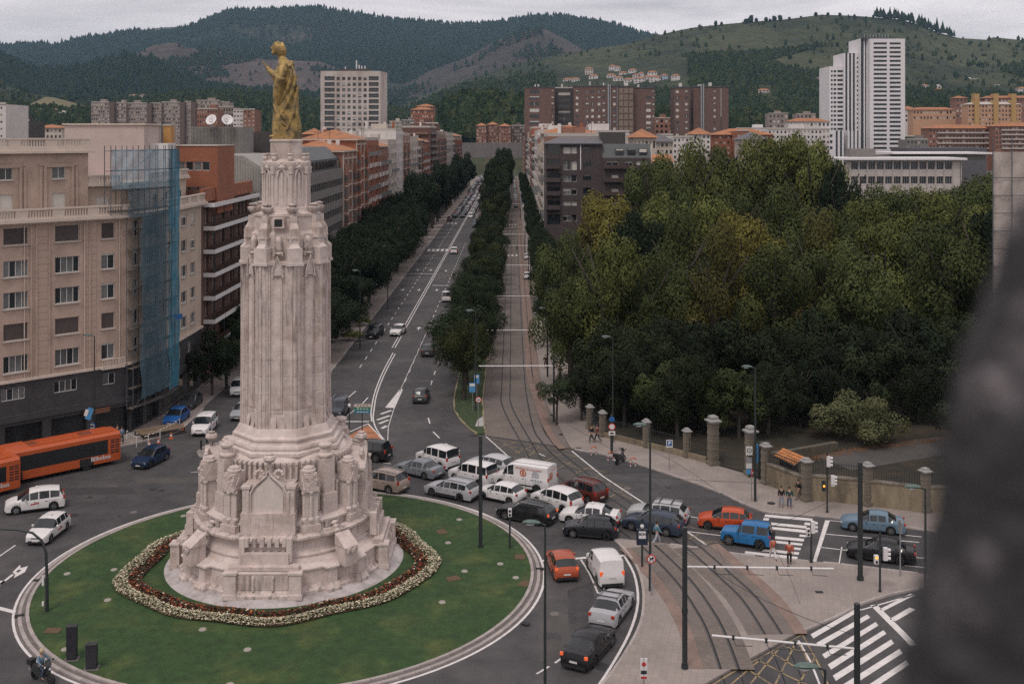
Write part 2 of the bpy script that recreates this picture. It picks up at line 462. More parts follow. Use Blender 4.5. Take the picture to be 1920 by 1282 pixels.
# --- tram tracks
trackR = [(1.9,830),(1.9,150),(1.95,132),(2.1,122),G(1008,803),G(1022,826),G(1042,849),G(1071,873),G(1106,901),G(1190,957),G(1268,1006),G(1309,1038),G(1360,1084),G(1402,1124),G(1438,1176),G(1456,1210),G(1487,1282),G(1500,1330)]
trackL = [(-0.8,830),(-0.8,150),(-0.8,128),(-0.6,118),G(992,862 - 20),G(1008,868),G(1032,891),G(1056,910),G(1110,950),G(1166,988),G(1214,1026),G(1256,1066),G(1291,1106),G(1318,1146),G(1338,1182),G(1366,1258),G(1385,1330)]
cR,cL = catmull(trackR,1.0),catmull(trackL,1.0)
yA = G(0,829)[1]
bed = MB(); bed.prism([(-3.3,830),(-3.3,120),G(908,816),G(1000,829),G(1068,840.5),G(1060,825),G(1048,800),(3.9,118),(3.45,128),(3.45,830)],-0.03,0.045)
struct('tram_paving',bed,M_SETT)
pk = MB(); ribbon(pk,[p for p in cR if p.y > yA + 1],0.85,0.052,off=1.0)
def clip_near(c):
 # stop where the bed meets the bottom hatching: line through G(1492,1190) and G(1360,1263)
 a,b = Vector(G(1492,1190)),Vector(G(1360,1263))
 n = Vector((-(b - a).y,(b - a).x)).normalized()
 if n.y < 0: n = -n
 return [p for p in c if (p - a).dot(n) > 0.0 and p.y < G(0,1026)[1]]
nb_ = MB(); pk2 = MB()
for i,c in enumerate((cL,cR)):
 P = clip_near(c)
 ribbon(nb_,P,2.9,PAVZ + 0.004 + 0.004 * i)
ribbon(pk2,clip_near(cR),0.75,PAVZ + 0.012,off=1.75)
ribbon(pk2,clip_near(cL),0.75,PAVZ + 0.012,off=-1.75)
bed2 = mk('tram_bed',nb_,M_SETT,island)
mk('pink_border',pk2,M_PINK,island)
tb = mk('pink_border',pk,M_PINK,road)
mb = MB(); P = [Vector((3.0,400)),Vector((3.0,160)),Vector((3.05,132))] + [Vector(G(x,y)) for x,y in ((1032,780),(1043,805),(1058,828),(1072,842))]
mk('pink_border',(lambda m_: (ribbon(m_,catmull([tuple(p) for p in P],2.0),0.7,PAVZ + 0.006,off=-0.9),m_)[1])(MB()),M_PINK,pav_right)
for ti,c in enumerate((cL,cR)):
 for off in (-0.5,0.5):
  for lo,hi,z in ((yA,999,0.05),(G(0,1026)[1],yA,0.006),(0,G(0,1026)[1],PAVZ + 0.014)):
   Q = [p for p in c if lo - 1.0 <= p.y < hi]
   if z > PAVZ:
    Q = clip_near(c)
    Q2 = [p for p in c if p.y < (Q[-1].y if Q else 60) + 0.8]
    mbn = MB(); solid_ribbon(mbn,Q2,0.07,0.0,0.014,off=off); solid_ribbon(mbn,Q2,0.09,0.0,0.008,off=off + 0.1,m=1)
    mk('tram_rail',mbn,[M_STEEL,M_BLACK],road)
   if len(Q) > 1:
    mbn = MB(); solid_ribbon(mbn,Q,0.07,z - 0.02,z + 0.01,off=off); solid_ribbon(mbn,Q,0.11,z - 0.02,z + 0.004,off=off + 0.09,m=1)
    mk('tram_rail',mbn,[M_STEEL,M_BLACK],road if z < 0.1 else island)
# darker longitudinal bands between rails on the crossing
mpoly([(912,819),(1000,831),(1068,843),(1215,948),(1345,1032),(1240,1018),(1153,1006),(1080,948),(1010,900),(965,862)],M_ASPH2,z=0.003,name='worn_asphalt')
# yellow hatching over the tracks
def yl(l,w=0.085): return marking(gp(l),w,m=M_YELLOW,z=0.010)
for i in range(14):
 t = i / 13
 if 0.50 < t < 0.62: continue
 xs = 1000 + 305 * t; ys = 833 + 178 * t
 yl([(xs - 2,ys + 18),(xs + 30,ys + 3)])
 yl([(xs + 30,ys + 3),(xs + 66,ys + 11)] if i % 2 else [(xs + 8,ys + 4),(xs + 44,ys + 20)])
for l in ([(915,821),(1069,845)],[(920,829),(1000,845)],[(940,827),(975,850)],[(965,830),(930,840)],[(1000,835),(965,850)],[(1010,838),(985,860)]): yl(l)
mline([(1072,845),(1131,893),(1215,948),(1275,987),(1343,1034)],0.14)
mline([(911,818),(965,866),(1000,893)],0.12)
# bottom hatching beyond the bed
for l in ([(1503,1187),(1530,1235),(1556,1290)],[(1503,1190),(1370,1262),(1325,1290)],[(1494,1200),(1450,1290)],[(1460,1216),(1400,1290)],[(1430,1232),(1350,1300)],[(1420,1236),(1480,1268),(1530,1290)],
  [(1470,1211),(1520,1226)],[(1445,1222),(1512,1262)],[(1395,1250),(1450,1285)],[(1528,1232),(1492,1290)],[(1497,1204),(1520,1248)]): yl(l,0.11)
mline([(1497,1200),(1520,1240),(1540,1290)],0.12)
# --- white lines
def dash(X,y0,y1,L=2.0,gap=3.2,w=0.12):
 y = y0
 while y < y1:
  marking([(X,y),(X,min(y + L,y1))],w); y += L + gap
for X in (-16.75,-16.35):
 marking([(X,151),(X,560)],0.13)
dl = gp([(737,661),(718,697),(703,735),(696,770),(697,790)]); marking(dl,0.13,curved=True)
dl = gp([(741,663),(722,699),(707,737),(701,770),(700,787),(708,808),(731,838)]); marking(dl,0.13,curved=True)
dash(-19.45,138,420); dash(-12.9,130,300,L=2.0); dash(-9.65,123,330,L=2.2,gap=3.3)
marking([(-13.0,125),(-12.85,175)],0.07)
for l in ([(803,783),(806,794)],[(812,809),(824,821)],[(835,831),(862,845)],[(667,733),(653,745)],[(690,745),(679,757)]): mline(l,0.14)
mline([(617,790),(692,790)],0.3); mline([(617,808),(655,776),(680,756)],0.12)
mpoly([(750,729.5),(754.6,729.5),(739,764.5),(722,764)])
for a,b in (((714,776),(734,769)),((707,787),(731,779)),((711,794),(728,787)),((716,803),(725,798))): mline([a,b],0.35)
mline([(755,730),(738,768),(728,800),(727,826)],0.07)
# queue area lane lines
for l in ([(719,868),(733,869)],[(743,869.5),(760,871)],[(760,907),(769,907.5)],[(1273,964.5),(1318,972)],[(1290,996),(1355,1004)],[(1010,850),(1022,855)]): mline(l,0.12)
# right exit road
z4 = lambda l: zm(l,1360,800,3.204)
for q in ([(240,525),(525,550),(522,565),(235,540)],[(232,546),(265,549),(258,563),(225,559)],[(215,568),(490,595),(485,610),(210,582)],
  [(245,597),(490,620),(485,637),(245,611)],[(478,573),(520,577),(515,592),(473,588)],[(265,652),(475,672),(470,688),(262,668)],
  [(448,645),(488,650),(485,662),(444,658)],[(260,678),(465,700),(460,713),(258,693)],[(225,730),(445,753),(440,768),(220,745)],
  [(415,722),(455,727),(450,740),(410,735)],[(120,745),(435,780),(430,797),(115,760)],[(600,560),(628,562),(545,812),(525,808)]):
 mpoly(z4(q),name='crossing_stripe')
for l,w in (([(600,643),(1165,693)],0.12),([(570,722),(730,741)],0.12),([(628,562),(720,570)],0.12),([(1060,603),(1180,614)],0.12),([(1065,648),(1180,660)],0.12),([(1110,782),(1200,788)],0.12),([(1080,832),(1200,845)],0.12),([(700,720),(683,825)],0.08)):
 mline(z4(l),w)
z5 = lambda l: zm(l,1360,980,4.244)
for q in ([(678,885),(1060,670),(1085,690),(700,918)],[(725,953),(1130,727),(1153,752),(752,985)],[(770,1045),(1195,787),(1218,815),(795,1078)],
  [(815,1125),(1258,852),(1282,880),(842,1165)],[(855,1213),(1320,925),(1343,958),(880,1255)],[(900,1306),(1385,1000),(1410,1035),(930,1345)],[(980,1390),(1440,1090),(1465,1125),(1010,1430)]):
 mpoly(z5(q),name='crossing_stripe')
for l,w in (([(1180,652),(1410,880),(1500,975)],0.45),([(1243,692),(1490,568)],0.3),([(1330,772),(1490,680)],0.4),([(1085,690),(1500,570)],0.12)): mline(z5(l),w)
# roundabout lane lines
z6 = lambda l: zm(l,1000,980,4.244)
mline(z6([(30,302),(135,298)]),0.32); mline(z6([(325,283),(465,272)]),0.32); mline(z6([(675,262),(735,258)]),0.32)
marking(gp(z6([(378,290),(450,410),(515,560)])),0.12,curved=True)
marking(gp(z6([(725,262),(800,400),(832,560),(822,700),(762,880),(655,1080),(525,1282),(430,1400)])),0.16,curved=True)
for l in ([(25,1200),(125,1140)],[(172,1113),(250,1056)],[(460,836),(483,802)]): mline(z6(l),0.13)
z3 = lambda l: zm(l,0,882,3.204)
mline(z3([(-60,812),(95,850)]),0.35); mline(z3([(-20,525),(93,447)]),0.12)
mline([(358,885),(375,884)],0.1)
# straight-and-right arrow left of the roundabout
mpoly(z3([(75,610),(120,565),(125,585),(168,572),(150,608),(82,645),(92,622)]),M_WHITE)
mpoly(z3([(95,605),(115,592),(128,597),(108,613)]),M_ASPH,z=0.009)
mline(z3([(78,622),(-10,692)]),0.2); mpoly(z3([(0,660),(38,662),(0,690)]))
# lane arrows on the avenue
def arrow(x,y,up=True,turn=0):
 s = 1 if up else -1
 mb = MB(); z = 0.006
 mb.add([(x - .08,y - 1.2 * s,z),(x + .08,y - 1.2 * s,z),(x + .08,y + .4 * s,z),(x - .08,y + .4 * s,z)],[(0,1,2,3)])
 mb.add([(x - .42,y + .3 * s,z + .001),(x + .42,y + .3 * s,z + .001),(x,y + 1.5 * s,z + .001)],[(0,1,2)])
 if turn: mb.add([(x,y - .3 * s,z),(x + .55 * turn,y - .1 * s,z),(x + .55 * turn,y + .3 * s,z),(x,y + .05 * s,z)],[(0,1,2,3)])
 mk('lane_arrow',mb,M_WHITE,road)
for x,y in ((785,616),(823,616),(819,544),(849,543),(836,508)): arrow(*G(x,y),True,1 if x in (823,849) else 0)
for x,y in ((786,543),(756,543),(808,506),(783,506)): arrow(*G(x,y),False,-1 if x == 756 else 0)
# crossings on the avenue
for yy,x0,x1,n in ((469,800,842,5),(419,830,858,4)):
 for i in range(n):
  cx,cy = G(x0 + (x1 - x0) * (i + .5) / n,yy)
  mb = MB(); mb.add([(cx - .35,cy - 2.2,.008),(cx + .35,cy - 2.2,.008),(cx + .35,cy + 2.2,.008),(cx - .35,cy + 2.2,.008)],[(0,1,2,3)])
  mk('crossing_stripe',mb,M_WHITE,road)
for yy in (479,421):
 Yc = G(0,yy)[1]
 for i in range(7):
  cx = -2.9 + i * 1.0
  mb = MB(); mb.add([(cx - .25,Yc - 1.6,.052),(cx + .25,Yc - 1.6,.052),(cx + .25,Yc + 1.6,.052),(cx - .25,Yc + 1.6,.052)],[(0,1,2,3)])
  mk('crossing_stripe',mb,M_WHITE,road)
for yy,x0,x1 in ((513,768,816),(535,810,868),(466,800,856)): mline([(x0,yy),(x1,yy + .6)],0.4)
for k in range(5):
 mline([(818 + k * 9,514 - (k % 2)),(826 + k * 9,520)],0.12,m=M_YELLOW)
mline([(818,514),(862,515)],.15,m=M_YELLOW); mline([(816,521),(864,521)],.15,m=M_YELLOW)
# --- worn patches, stains and manholes in the asphalt
M_TAR = mat('tar_patch',(0.038,0.036,0.038),0.75,var=0.3,vscale=1.5); M_OIL = mat('oil_stain',(0.026,0.025,0.026),0.55,var=.4,vscale=3)
rs_ = random.Random(31)
for px,py,w,h_ in ((1180,880,60,9),(1290,940,70,8),(720,880,50,5),(560,905,60,6),(170,920,90,8),(1060,1010,50,12),(790,700,22,14),(760,620,12,16),(1090,1130,26,40),(1040,1190,30,50),(330,900,80,7),(1340,1250,1,1)):
 if w > 2: mpoly([(px - w,py - h_ * .6),(px + w * .8,py - h_),(px + w,py + h_ * .7),(px - w * .9,py + h_)],M_TAR if rs_.random() < .5 else M_ASPH2,z=.0025,name='asphalt_patch')
for i in range(46):
 px,py = rs_.choice([(rs_.uniform(640,1300),rs_.uniform(870,1010)),(rs_.uniform(1030,1170),rs_.uniform(1040,1270)),(rs_.uniform(0,330),rs_.uniform(900,1010)),(rs_.uniform(740,840),rs_.uniform(560,800))])
 c = G(px,py); mb = MB(); n = 10; a_ = rs_.uniform(.12,.5); mb.add([(c[0] + a_ * rs_.uniform(.6,1.2) * math.cos(6.283 * k / n),c[1] + a_ * rs_.uniform(.6,1.2) * math.sin(6.283 * k / n),.0045 + .00002 * i) for k in range(n)],[tuple(range(n))]); mk('oil_stain',mb,M_OIL,road)
for px,py in ((1176,915),(1040,1150),(690,905),(250,960),(822,640),(1120,1095)):
 c = G(px,py); mb = MB(); mb.cyl(c[0],c[1],0,.009,.3,n=16); mk('manhole_cover',mb,M_GRAND,road)
for l in ([(1080,868),(1300,925),(1420,970)],[(640,885),(800,893),(930,930)],[(30,1010),(180,940),(330,905)],[(790,800),(860,862),(960,905)]): marking(gp(l),.05,m=M_TAR,z=.0035,curved=True,name='tar_seam')
# --- roundabout
RC = (-14.93,73.16); RR = 16.2
def ring_pts(r,n,a0=0.0): return [(RC[0] + r * math.cos(a0 + 2 * math.pi * i / n),RC[1] + r * math.sin(a0 + 2 * math.pi * i / n)) for i in range(n)]
lw = MB(); NR,NA = 14,96; vs = [(RC[0],RC[1],0.32)]; fs = []
for i in range(1,NR + 1):
 r = RR * i / NR
 for k in range(NA):
  a = 2 * math.pi * k / NA
  vs.append((RC[0] + r * math.cos(a),RC[1] + r * math.sin(a),0.13 + 0.19 * (1 - (i / NR) ** 2)))
for k in range(NA):
 fs.append((0,1 + k,1 + (k + 1) % NA))
for i in range(NR - 1):
 for k in range(NA):
  k2 = (k + 1) % NA; fs.append((1 + i * NA + k,1 + (i + 1) * NA + k,1 + (i + 1) * NA + k2,1 + i * NA + k2))
lw.add(vs,fs)
def lawn_z(x,y):
 r = math.hypot(x - RC[0],y - RC[1]) / RR
 return 0.13 + 0.19 * (1 - min(r,1) ** 2)
lawn = struct('lawn',lw,M_GRASS,smooth=180)
def ringband(r0,r1,z0,z1,m,name):
 mb = MB(); n = 120; vs = []; fs = []
 for k in range(n):
  a = 2 * math.pi * k / n; c,s_ = math.cos(a),math.sin(a)
  for r,z in ((r0,z0),(r0,z1),(r1,z1),(r1,z0)): vs.append((RC[0] + r * c,RC[1] + r * s_,z))
 for k in range(n):
  k2 = (k + 1) % n
  for j in range(3): fs.append((k * 4 + j,k * 4 + j + 1,k2 * 4 + j + 1,k2 * 4 + j))
 mb.add(vs,fs); return mk(name,mb,m,roundabout)
roundabout = put('roundabout_edge',(lambda m_: (m_.prism(ring_pts(RR + 0.05,96),-0.02,0.02),m_.mesh('edge',M_GRAND))[1])(MB()),kind='structure')
ringband(RR + 0.22,RR + 0.42,-0.01,0.07,M_GRAND,'drain_channel')
ringband(RR + 0.66,RR + 0.80,-0.01,0.012,M_GRAND,'drain_channel')
ringband(RR + 0.82,RR + 0.98,-0.02,0.008,M_WHITE,'edge_line')
for r,w,z in ((RR + 0.11,0.22,0.17),(RR + 0.54,0.23,0.09)):
 n = int(2 * math.pi * r / 1.0)
 kerb(roundabout,ring_pts(r,n * 4),z0=-0.02,z1=z,w=w,step=2 * math.pi * r / n - 0.0005,closed=True,m=M_GRAN)
# drain slots, lawn lights, bare patches
for i,(x,y) in enumerate([(36,1156),(1012,1068),(985,1171),(70,1090)]):
 cx,cy = G(x,y); mb = MB(); mb.box((cx,cy,0.10),(0.55,0.30,0.03),rz=math.atan2(cy - RC[1],cx - RC[0]))
 mk('drain_grate',mb,M_BLACK,roundabout)
M_LLIGHT = mat('lawn_light_cover',(0.30,0.27,0.24),0.6)
for i,(x,y) in enumerate(sorted([(293,1020),(214,1068),(126,1074),(202,1125),(122,1215),(464,1218),(431,1281),(861,973),(840,1018),(871,1071),(967,1081),(344,966),(829,1129),(938,1056),(380,1181)])):
 cx,cy = G(x,y,0.2); mb = MB(); mb.cyl(0,0,0.0,0.05,0.24,0.20,n=14); mb.cyl(0,0,0.05,0.055,0.15,0.15,n=12)
 o = mk('lawn_light',mb,M_LLIGHT,None,label='pale round ground light in the lawn, %s counted from the left' % ordn[i],cat='ground light',group='round ground lights in the roundabout lawn')
 o.location = (cx,cy,lawn_z(cx,cy) - 0.01)
M_SOIL = mat('bare_soil',(0.10,0.062,0.035),0.95,var=0.3,vscale=4)
for i,(x,y) in enumerate([(99,1180),(850,1085),(984,1092),(975,1042),(828,997)]):
 cx,cy = G(x,y,0.2); mb = MB(); mb.box((0,0,0),(0.9,0.7,0.02),rz=0.5 * i)
 o = mk('bare_patch',mb,M_SOIL,lawn); o.location = (cx,cy,lawn_z(cx,cy) + 0.012)
# ---------------------------------------------------------------- the monument
M_STONE = mat('pale_monument_stone',(0.54,0.46,0.43),0.85,var=0.16,vscale=1.6,bump=0.5,bscale=9,col2=(0.36,0.285,0.245),v2scale=0.55,v2=(0.50,0.72),bdist=0.03)
def stain_stone(name,dark,lo,hi):
 m = mat(name,(0.52,0.435,0.405),0.88,var=0.2,vscale=1.5,bump=0.5,bscale=9,col2=(0.40,0.32,0.28),v2scale=0.6,v2=(0.5,0.7),bdist=0.03)
 nt = m.node_tree; b = nt.nodes['Principled BSDF']; L = nt.links.new
 src = b.inputs['Base Color'].links[0].from_socket
 tcn = nt.nodes.new('ShaderNodeTexCoord'); mpn = nt.nodes.new('ShaderNodeMapping'); mpn.inputs['Scale'].default_value = (2.6,2.6,0.32); L(tcn.outputs['Object'],mpn.inputs[0])
 n = nt.nodes.new('ShaderNodeTexNoise'); n.inputs['Scale'].default_value = 1.3; n.inputs['Detail'].default_value = 7; n.inputs['Roughness'].default_value = 0.7; L(mpn.outputs[0],n.inputs['Vector'])
 r = nt.nodes.new('ShaderNodeMapRange'); r.inputs['From Min'].default_value = lo; r.inputs['From Max'].default_value = hi; r.inputs['To Max'].default_value = 0.85; L(n.outputs['Fac'],r.inputs['Value'])
 x = nt.nodes.new('ShaderNodeMix'); x.data_type = 'RGBA'; L(r.outputs[0],x.inputs['Factor']); L(src,x.inputs[6]); x.inputs[7].default_value = (*dark,1); L(x.outputs[2],b.inputs['Base Color'])
 return m
M_STONE_W = stain_stone('weathered_monument_stone',(0.19,0.155,0.14),0.55,0.80)
M_STONE_D = stain_stone('grimy_monument_stone',(0.11,0.096,0.09),0.47,0.68)
M_STONE_L = mat('pale_panel_stone',(0.56,0.49,0.46),0.8,var=0.1,vscale=2,bump=0.3,bscale=9)
MC = Vector((-15.65,75.0,0.0))
mon = thing('monument','tall pale stone monument with buttressed octagonal shaft in the middle of the roundabout lawn','monument',MC)
def plan(rc,p,w,n=96,cw=None,cp=None):
 """round plan with a flat projection on the four axes and small corner blocks on the diagonals"""
 out = []
 for i in range(n):
  t = 2 * math.pi * i / n
  r = rc
  for k in range(4):
   a = (t - k * math.pi / 2 + math.pi) % (2 * math.pi) - math.pi
   if abs(a) < math.pi / 3 and p / math.cos(a) * math.sin(abs(a)) < w: r = max(r,p / math.cos(a))
   if cw:
    for e in (-1,1):
     a2 = (t - k * math.pi / 2 - e * R(36) + math.pi) % (2 * math.pi) - math.pi
     if abs(a2) < 1 and cp / math.cos(a2) * math.sin(abs(a2)) < cw: r = max(r,cp / math.cos(a2))
  out.append((r * math.cos(t),r * math.sin(t)))
 return out
def tiers(prof,name,m,n=320,**k):
 mb = MB(); rings = [[(x,y,z) for x,y in plan(rc,p,w,n,cw,cp)] for z,rc,p,w,cw,cp in prof]
 mb.loft(rings,cap=True); return mk(name,mb,m,mon,smooth=24,**k)
tiers([(0.05,8.15,7.7,2.2,None,0),(0.22,8.15,7.7,2.2,None,0),(0.30,8.05,7.6,2.2,None,0),(0.52,7.45,7.3,2.2,None,0),(0.56,7.2,7.2,2.2,None,0)],'apron',mat('apron_stone',(0.42,0.38,0.38),0.85,var=0.2,vscale=1.2,bump=0.4,bscale=9,col2=(0.30,0.27,0.26),v2scale=0.8))
tiers([(0.50,7.12,7.35,2.3,.45,7.45),(0.72,7.12,7.35,2.3,.45,7.45),(0.86,6.92,7.15,2.3,.45,7.3),(1.0,6.86,7.0,2.3,.45,7.22)],'base_moulding',M_STONE_D)
tiers([(0.98,6.82,7.0,2.2,.42,7.18),(1.95,6.78,6.98,2.2,.42,7.15)],'base_wall',M_STONE_W)
tiers([(1.95,6.86,7.05,2.3,.46,7.25),(2.05,6.86,7.05,2.3,.46,7.25),(2.12,6.62,6.9,2.3,.4,6.95),(2.2,6.45,6.7,1.6,None,0)],'base_cornice',M_STONE)
tiers([(2.18,6.40,6.45,1.6,None,0),(2.34,6.12,6.3,1.6,None,0),(2.5,6.02,6.2,1.6,None,0),(2.56,6.08,6.25,1.6,None,0),(2.66,6.08,6.25,1.6,None,0),(2.72,5.92,6.15,1.6,None,0),
  (2.95,5.80,6.05,1.6,None,0),(3.25,5.78,6.0,1.6,None,0),(3.45,5.86,6.05,1.6,None,0),(3.58,5.98,6.15,1.6,None,0)],'curved_tier',M_STONE_W)
tiers([(3.58,6.06,6.22,1.65,None,0),(3.66,6.16,6.3,1.65,None,0),(3.80,6.16,6.3,1.65,None,0),(3.86,6.02,6.15,1.65,None,0),(3.94,5.98,6.1,1.65,None,0),(3.98,5.6,5.7,1.65,None,0)],'great_cornice',M_STONE_D)
# front, side and rear features on the four axes
for k in range(4):
 rot = Matrix.Rotation(k * math.pi / 2,3,'Z')
 def T(mb): mb.v = [tuple(rot @ Vector(p)) for p in mb.v]; return mb
 for sx in (-1,1):   # piers flanking the inscribed panel
  b = MB(); b.bx(sx * 2.05 - .38,sx * 2.05 + .38,-7.3,-6.7,.5,2.05); b.bx(sx * 2.05 - .44,sx * 2.05 + .44,-7.36,-6.7,2.052,2.17); b.bx(sx * 2.05 - .44,sx * 2.05 + .44,-7.38,-6.8,.5,.8)
  mk('pier',T(b),M_STONE,mon)
  b = MB(); b.bx(sx * .62 - .09,sx * .62 + .09,-7.14,-6.9,.95,1.9); b.cyl(sx * .62,-7.16,1.0,1.8,.07,n=8); mk('mullion',T(b),M_STONE,mon)
 b = MB(); b.bx(-1.6,1.6,-7.06,-6.9,1.0,1.93); mk('recessed_panel',T(b),M_STONE_D,mon)
 b = MB(); b.bx(-2.2,2.2,-6.95,-6.3,2.16,2.4); b.bx(-1.5,1.5,-6.6,-6.1,2.4,3.1); mk('stepped_block',T(b),M_STONE_W,mon)
 # corbel band with dark blocks
 for i in range(6):
  x = -1.2 + i * .48; b = MB(); b.bx(x - .13,x + .13,-6.42,-6.1,3.45,3.98); mk('corbel',T(b),M_STONE_D,mon)
 for sx in (-1,1):
  b = MB(); b.bx(sx * 1.5 - .16,sx * 1.5 + .16,-6.45,-6.0,2.5,3.99); mk('pilaster',T(b),M_STONE,mon)
 # gabled niche
 b = MB(); b.bx(-1.75,1.75,-5.75,-4.3,3.97,5.35); mk('sarcophagus',T(b),M_STONE_W,mon)
 b = MB(); b.bx(-1.6,1.6,-5.2,-4.0,5.35,7.1)
 pts = [(-1.02,5.2),(-1.02,6.5),(-.8,6.95),(-.45,7.3),(-.12,7.62),(0,7.95),(.12,7.62),(.45,7.3),(.8,6.95),(1.02,6.5),(1.02,5.2)]
 b2 = MB(); n = len(pts); b2.add([(x * 1.22,-5.48,5.2 + (z - 5.2) * 1.06) for x,z in pts] + [(x * 1.22,-4.0,5.2 + (z - 5.2) * 1.06) for x,z in pts],[tuple(range(n)),tuple(reversed(range(n,2 * n)))] + [(i,n + i,n + (i + 1) % n,(i + 1) % n) for i in range(n)])
 mk('gable',T(b2),M_STONE,mon); mk('niche_wall',T(b),M_STONE_W,mon)
 b3 = MB(); b3.add([(x * .92,-5.53,5.35 + (z - 5.2) * .9) for x,z in pts] + [(x * .92,-5.4,5.35 + (z - 5.2) * .9) for x,z in pts],[tuple(range(n)),tuple(reversed(range(n,2 * n)))] + [(i,n + i,n + (i + 1) % n,(i + 1) % n) for i in range(n)])
 mk('niche_panel',T(b3),M_STONE_L,mon)
 b4 = MB(); b4.tube([(x * 1.16,-5.55,5.2 + (z - 5.2) * 1.04) for x,z in pts],.08,6); mk('gable_moulding',T(b4),M_STONE,mon)
 b5 = MB(); b5.lathe([(.1,0),(.14,.15),(.08,.3),(.3,.42),(.42,.6),(.38,.78),(.2,.86),(.24,.95),(.1,1.0)],(0,-5.2,8.1),n=12); mk('urn',T(b5),M_STONE_D,mon,smooth=40)
 for sx in (-1,1):
  b6 = MB()
  for j in range(7):
   a = j / 6 * 4.5; b6.ell((sx * (.62 + .25 * math.cos(a)),-5.3,7.75 + .22 * math.sin(a)),(.14,.16,.13),6,4)
  mk('scroll',T(b6),M_STONE,mon,smooth=60)
  b7 = MB(); b7.bx(sx * 1.45 - .22,sx * 1.45 + .22,-5.6,-4.8,5.3,6.9); b7.bx(sx * 1.45 - .3,sx * 1.45 + .3,-5.66,-4.8,6.9,7.05); b7.cyl(sx * 1.3,-5.64,5.35,6.7,.09,n=8); mk('jamb',T(b7),M_STONE,mon)
# core drum, fluted gallery
tiers([(3.9,4.9,0,0,None,0),(5.9,4.75,0,0,None,0),(6.9,4.6,0,0,None,0)],'core_drum',M_STONE_W,n=64)
tiers([(6.9,4.3,0,0,None,0),(8.1,4.2,0,0,None,0),(8.35,3.9,0,0,None,0),(8.5,3.6,0,0,None,0)],'gallery_drum',M_STONE,n=64)
rib = MB(); rib.bx(-.075,.075,-.1,.28,0,1.15); rib.bx(-.1,.1,-.16,.2,1.15,1.3); rib_me = rib.mesh('fluting_rib',M_STONE)
rib2 = MB(); rib2.bx(-.09,.09,-.1,.3,0,1.5); rib2.bx(-.12,.12,-.16,.2,1.5,1.66); rib2_me = rib2.mesh('fluting_rib',M_STONE)
for i in range(72):
 a = 2 * math.pi * i / 72
 put('fluting_rib',rib_me,mon,(4.38 * math.sin(a),-4.38 * math.cos(a),6.9),a)
for i in range(64):
 a = 2 * math.pi * (i + .5) / 64
 if abs(((a + math.pi / 4) % (math.pi / 2)) - math.pi / 4) < .3: continue
 put('fluting_rib',rib2_me,mon,(4.85 * math.sin(a),-4.85 * math.cos(a),5.0),a)
# balustrade of curved parapets with dark blocks
par = MB(); par.bx(-.2,.2,-.12,.3,0,.42); par_me = par.mesh('parapet_block',M_STONE_D)
for i in range(40):
 a = 2 * math.pi * (i + .5) / 40
 if abs(((a + math.pi / 4) % (math.pi / 2)) - math.pi / 4) < .36: continue
 put('parapet_block',par_me,mon,(5.5 * math.sin(a),-5.5 * math.cos(a),4.02),a)
tiers([(3.97,5.42,0,0,None,0),(4.4,5.42,0,0,None,0)],'parapet_wall',M_STONE_W,n=64)
tiers([(4.4,5.6,0,0,None,0),(4.54,5.62,0,0,None,0),(4.66,5.3,0,0,None,0),(4.95,4.9,0,0,None,0)],'parapet_coping',M_STONE,n=64)
# eight buttress pillars
def build_pillar():
 parts = {}
 b = MB(); b.bx(-.62,.62,-.55,.8,0,.45); b.bx(-.5,.5,-.45,.8,.45,.75); parts['pillar_base'] = (b,M_STONE_W)
 b = MB(); b.bx(-.40,.40,-.32,.8,.75,2.6)
 for x,y in ((0,-.38),(-.42,-.25),(.42,-.25)): b.cyl(x,y,.75,2.45,.11,.10,8); b.lathe([(.11,0),(.17,.08),(.17,.18),(.12,.22)],(x,y,2.4),8); b.lathe([(.2,0),(.2,.12),(.12,.22)],(x,y,.72),8)
 parts['pillar_shaft'] = (b,M_STONE)
 b = MB(); b.bx(-.52,.52,-.5,.8,2.6,2.8); b.bx(-.42,.42,-.4,.7,2.8,3.75)
 for j in range(10): b.box((rnd.uniform(-.36,.36),-.43,2.9 + j * .08),(.16,.1,.12),m=0)
 b.add([(-.42,-.46,2.8),(.42,-.46,2.8),(0,-.46,3.55),(-.42,-.38,2.8),(.42,-.38,2.8),(0,-.38,3.55)],[(0,1,2),(0,2,5,3),(1,4,5,2)])
 for s_ in (-1,1): b.add([(s_ * .48,-.35,2.8),(s_ * .48,.5,2.8),(s_ * .48,.08,3.5),(s_ * .4,-.35,2.8),(s_ * .4,.5,2.8),(s_ * .4,.08,3.5)],[(0,1,2),(0,2,5,3),(1,4,5,2)])
 parts['carved_head'] = (b,M_STONE_W)
 b = MB(); b.lathe([(.40,0),(.47,.06),(.47,.16),(.36,.2),(.36,.3),(.3,.34)],(0,.1,3.75),8,ph=R(22.5)); parts['pillar_cap'] = (b,M_STONE)
 return {k: v[0].mesh(k,v[1],30) for k,v in parts.items()}
pil = build_pillar()
for k in range(4):
 for e in (-1,1):
  a = k * math.pi / 2 + e * R(27.5) if True else 0
  for nm,me in pil.items():
   put(nm,me,mon,(5.35 * math.sin(a),-5.35 * math.cos(a),3.97),a)
  for s2 in (0,):
   pass
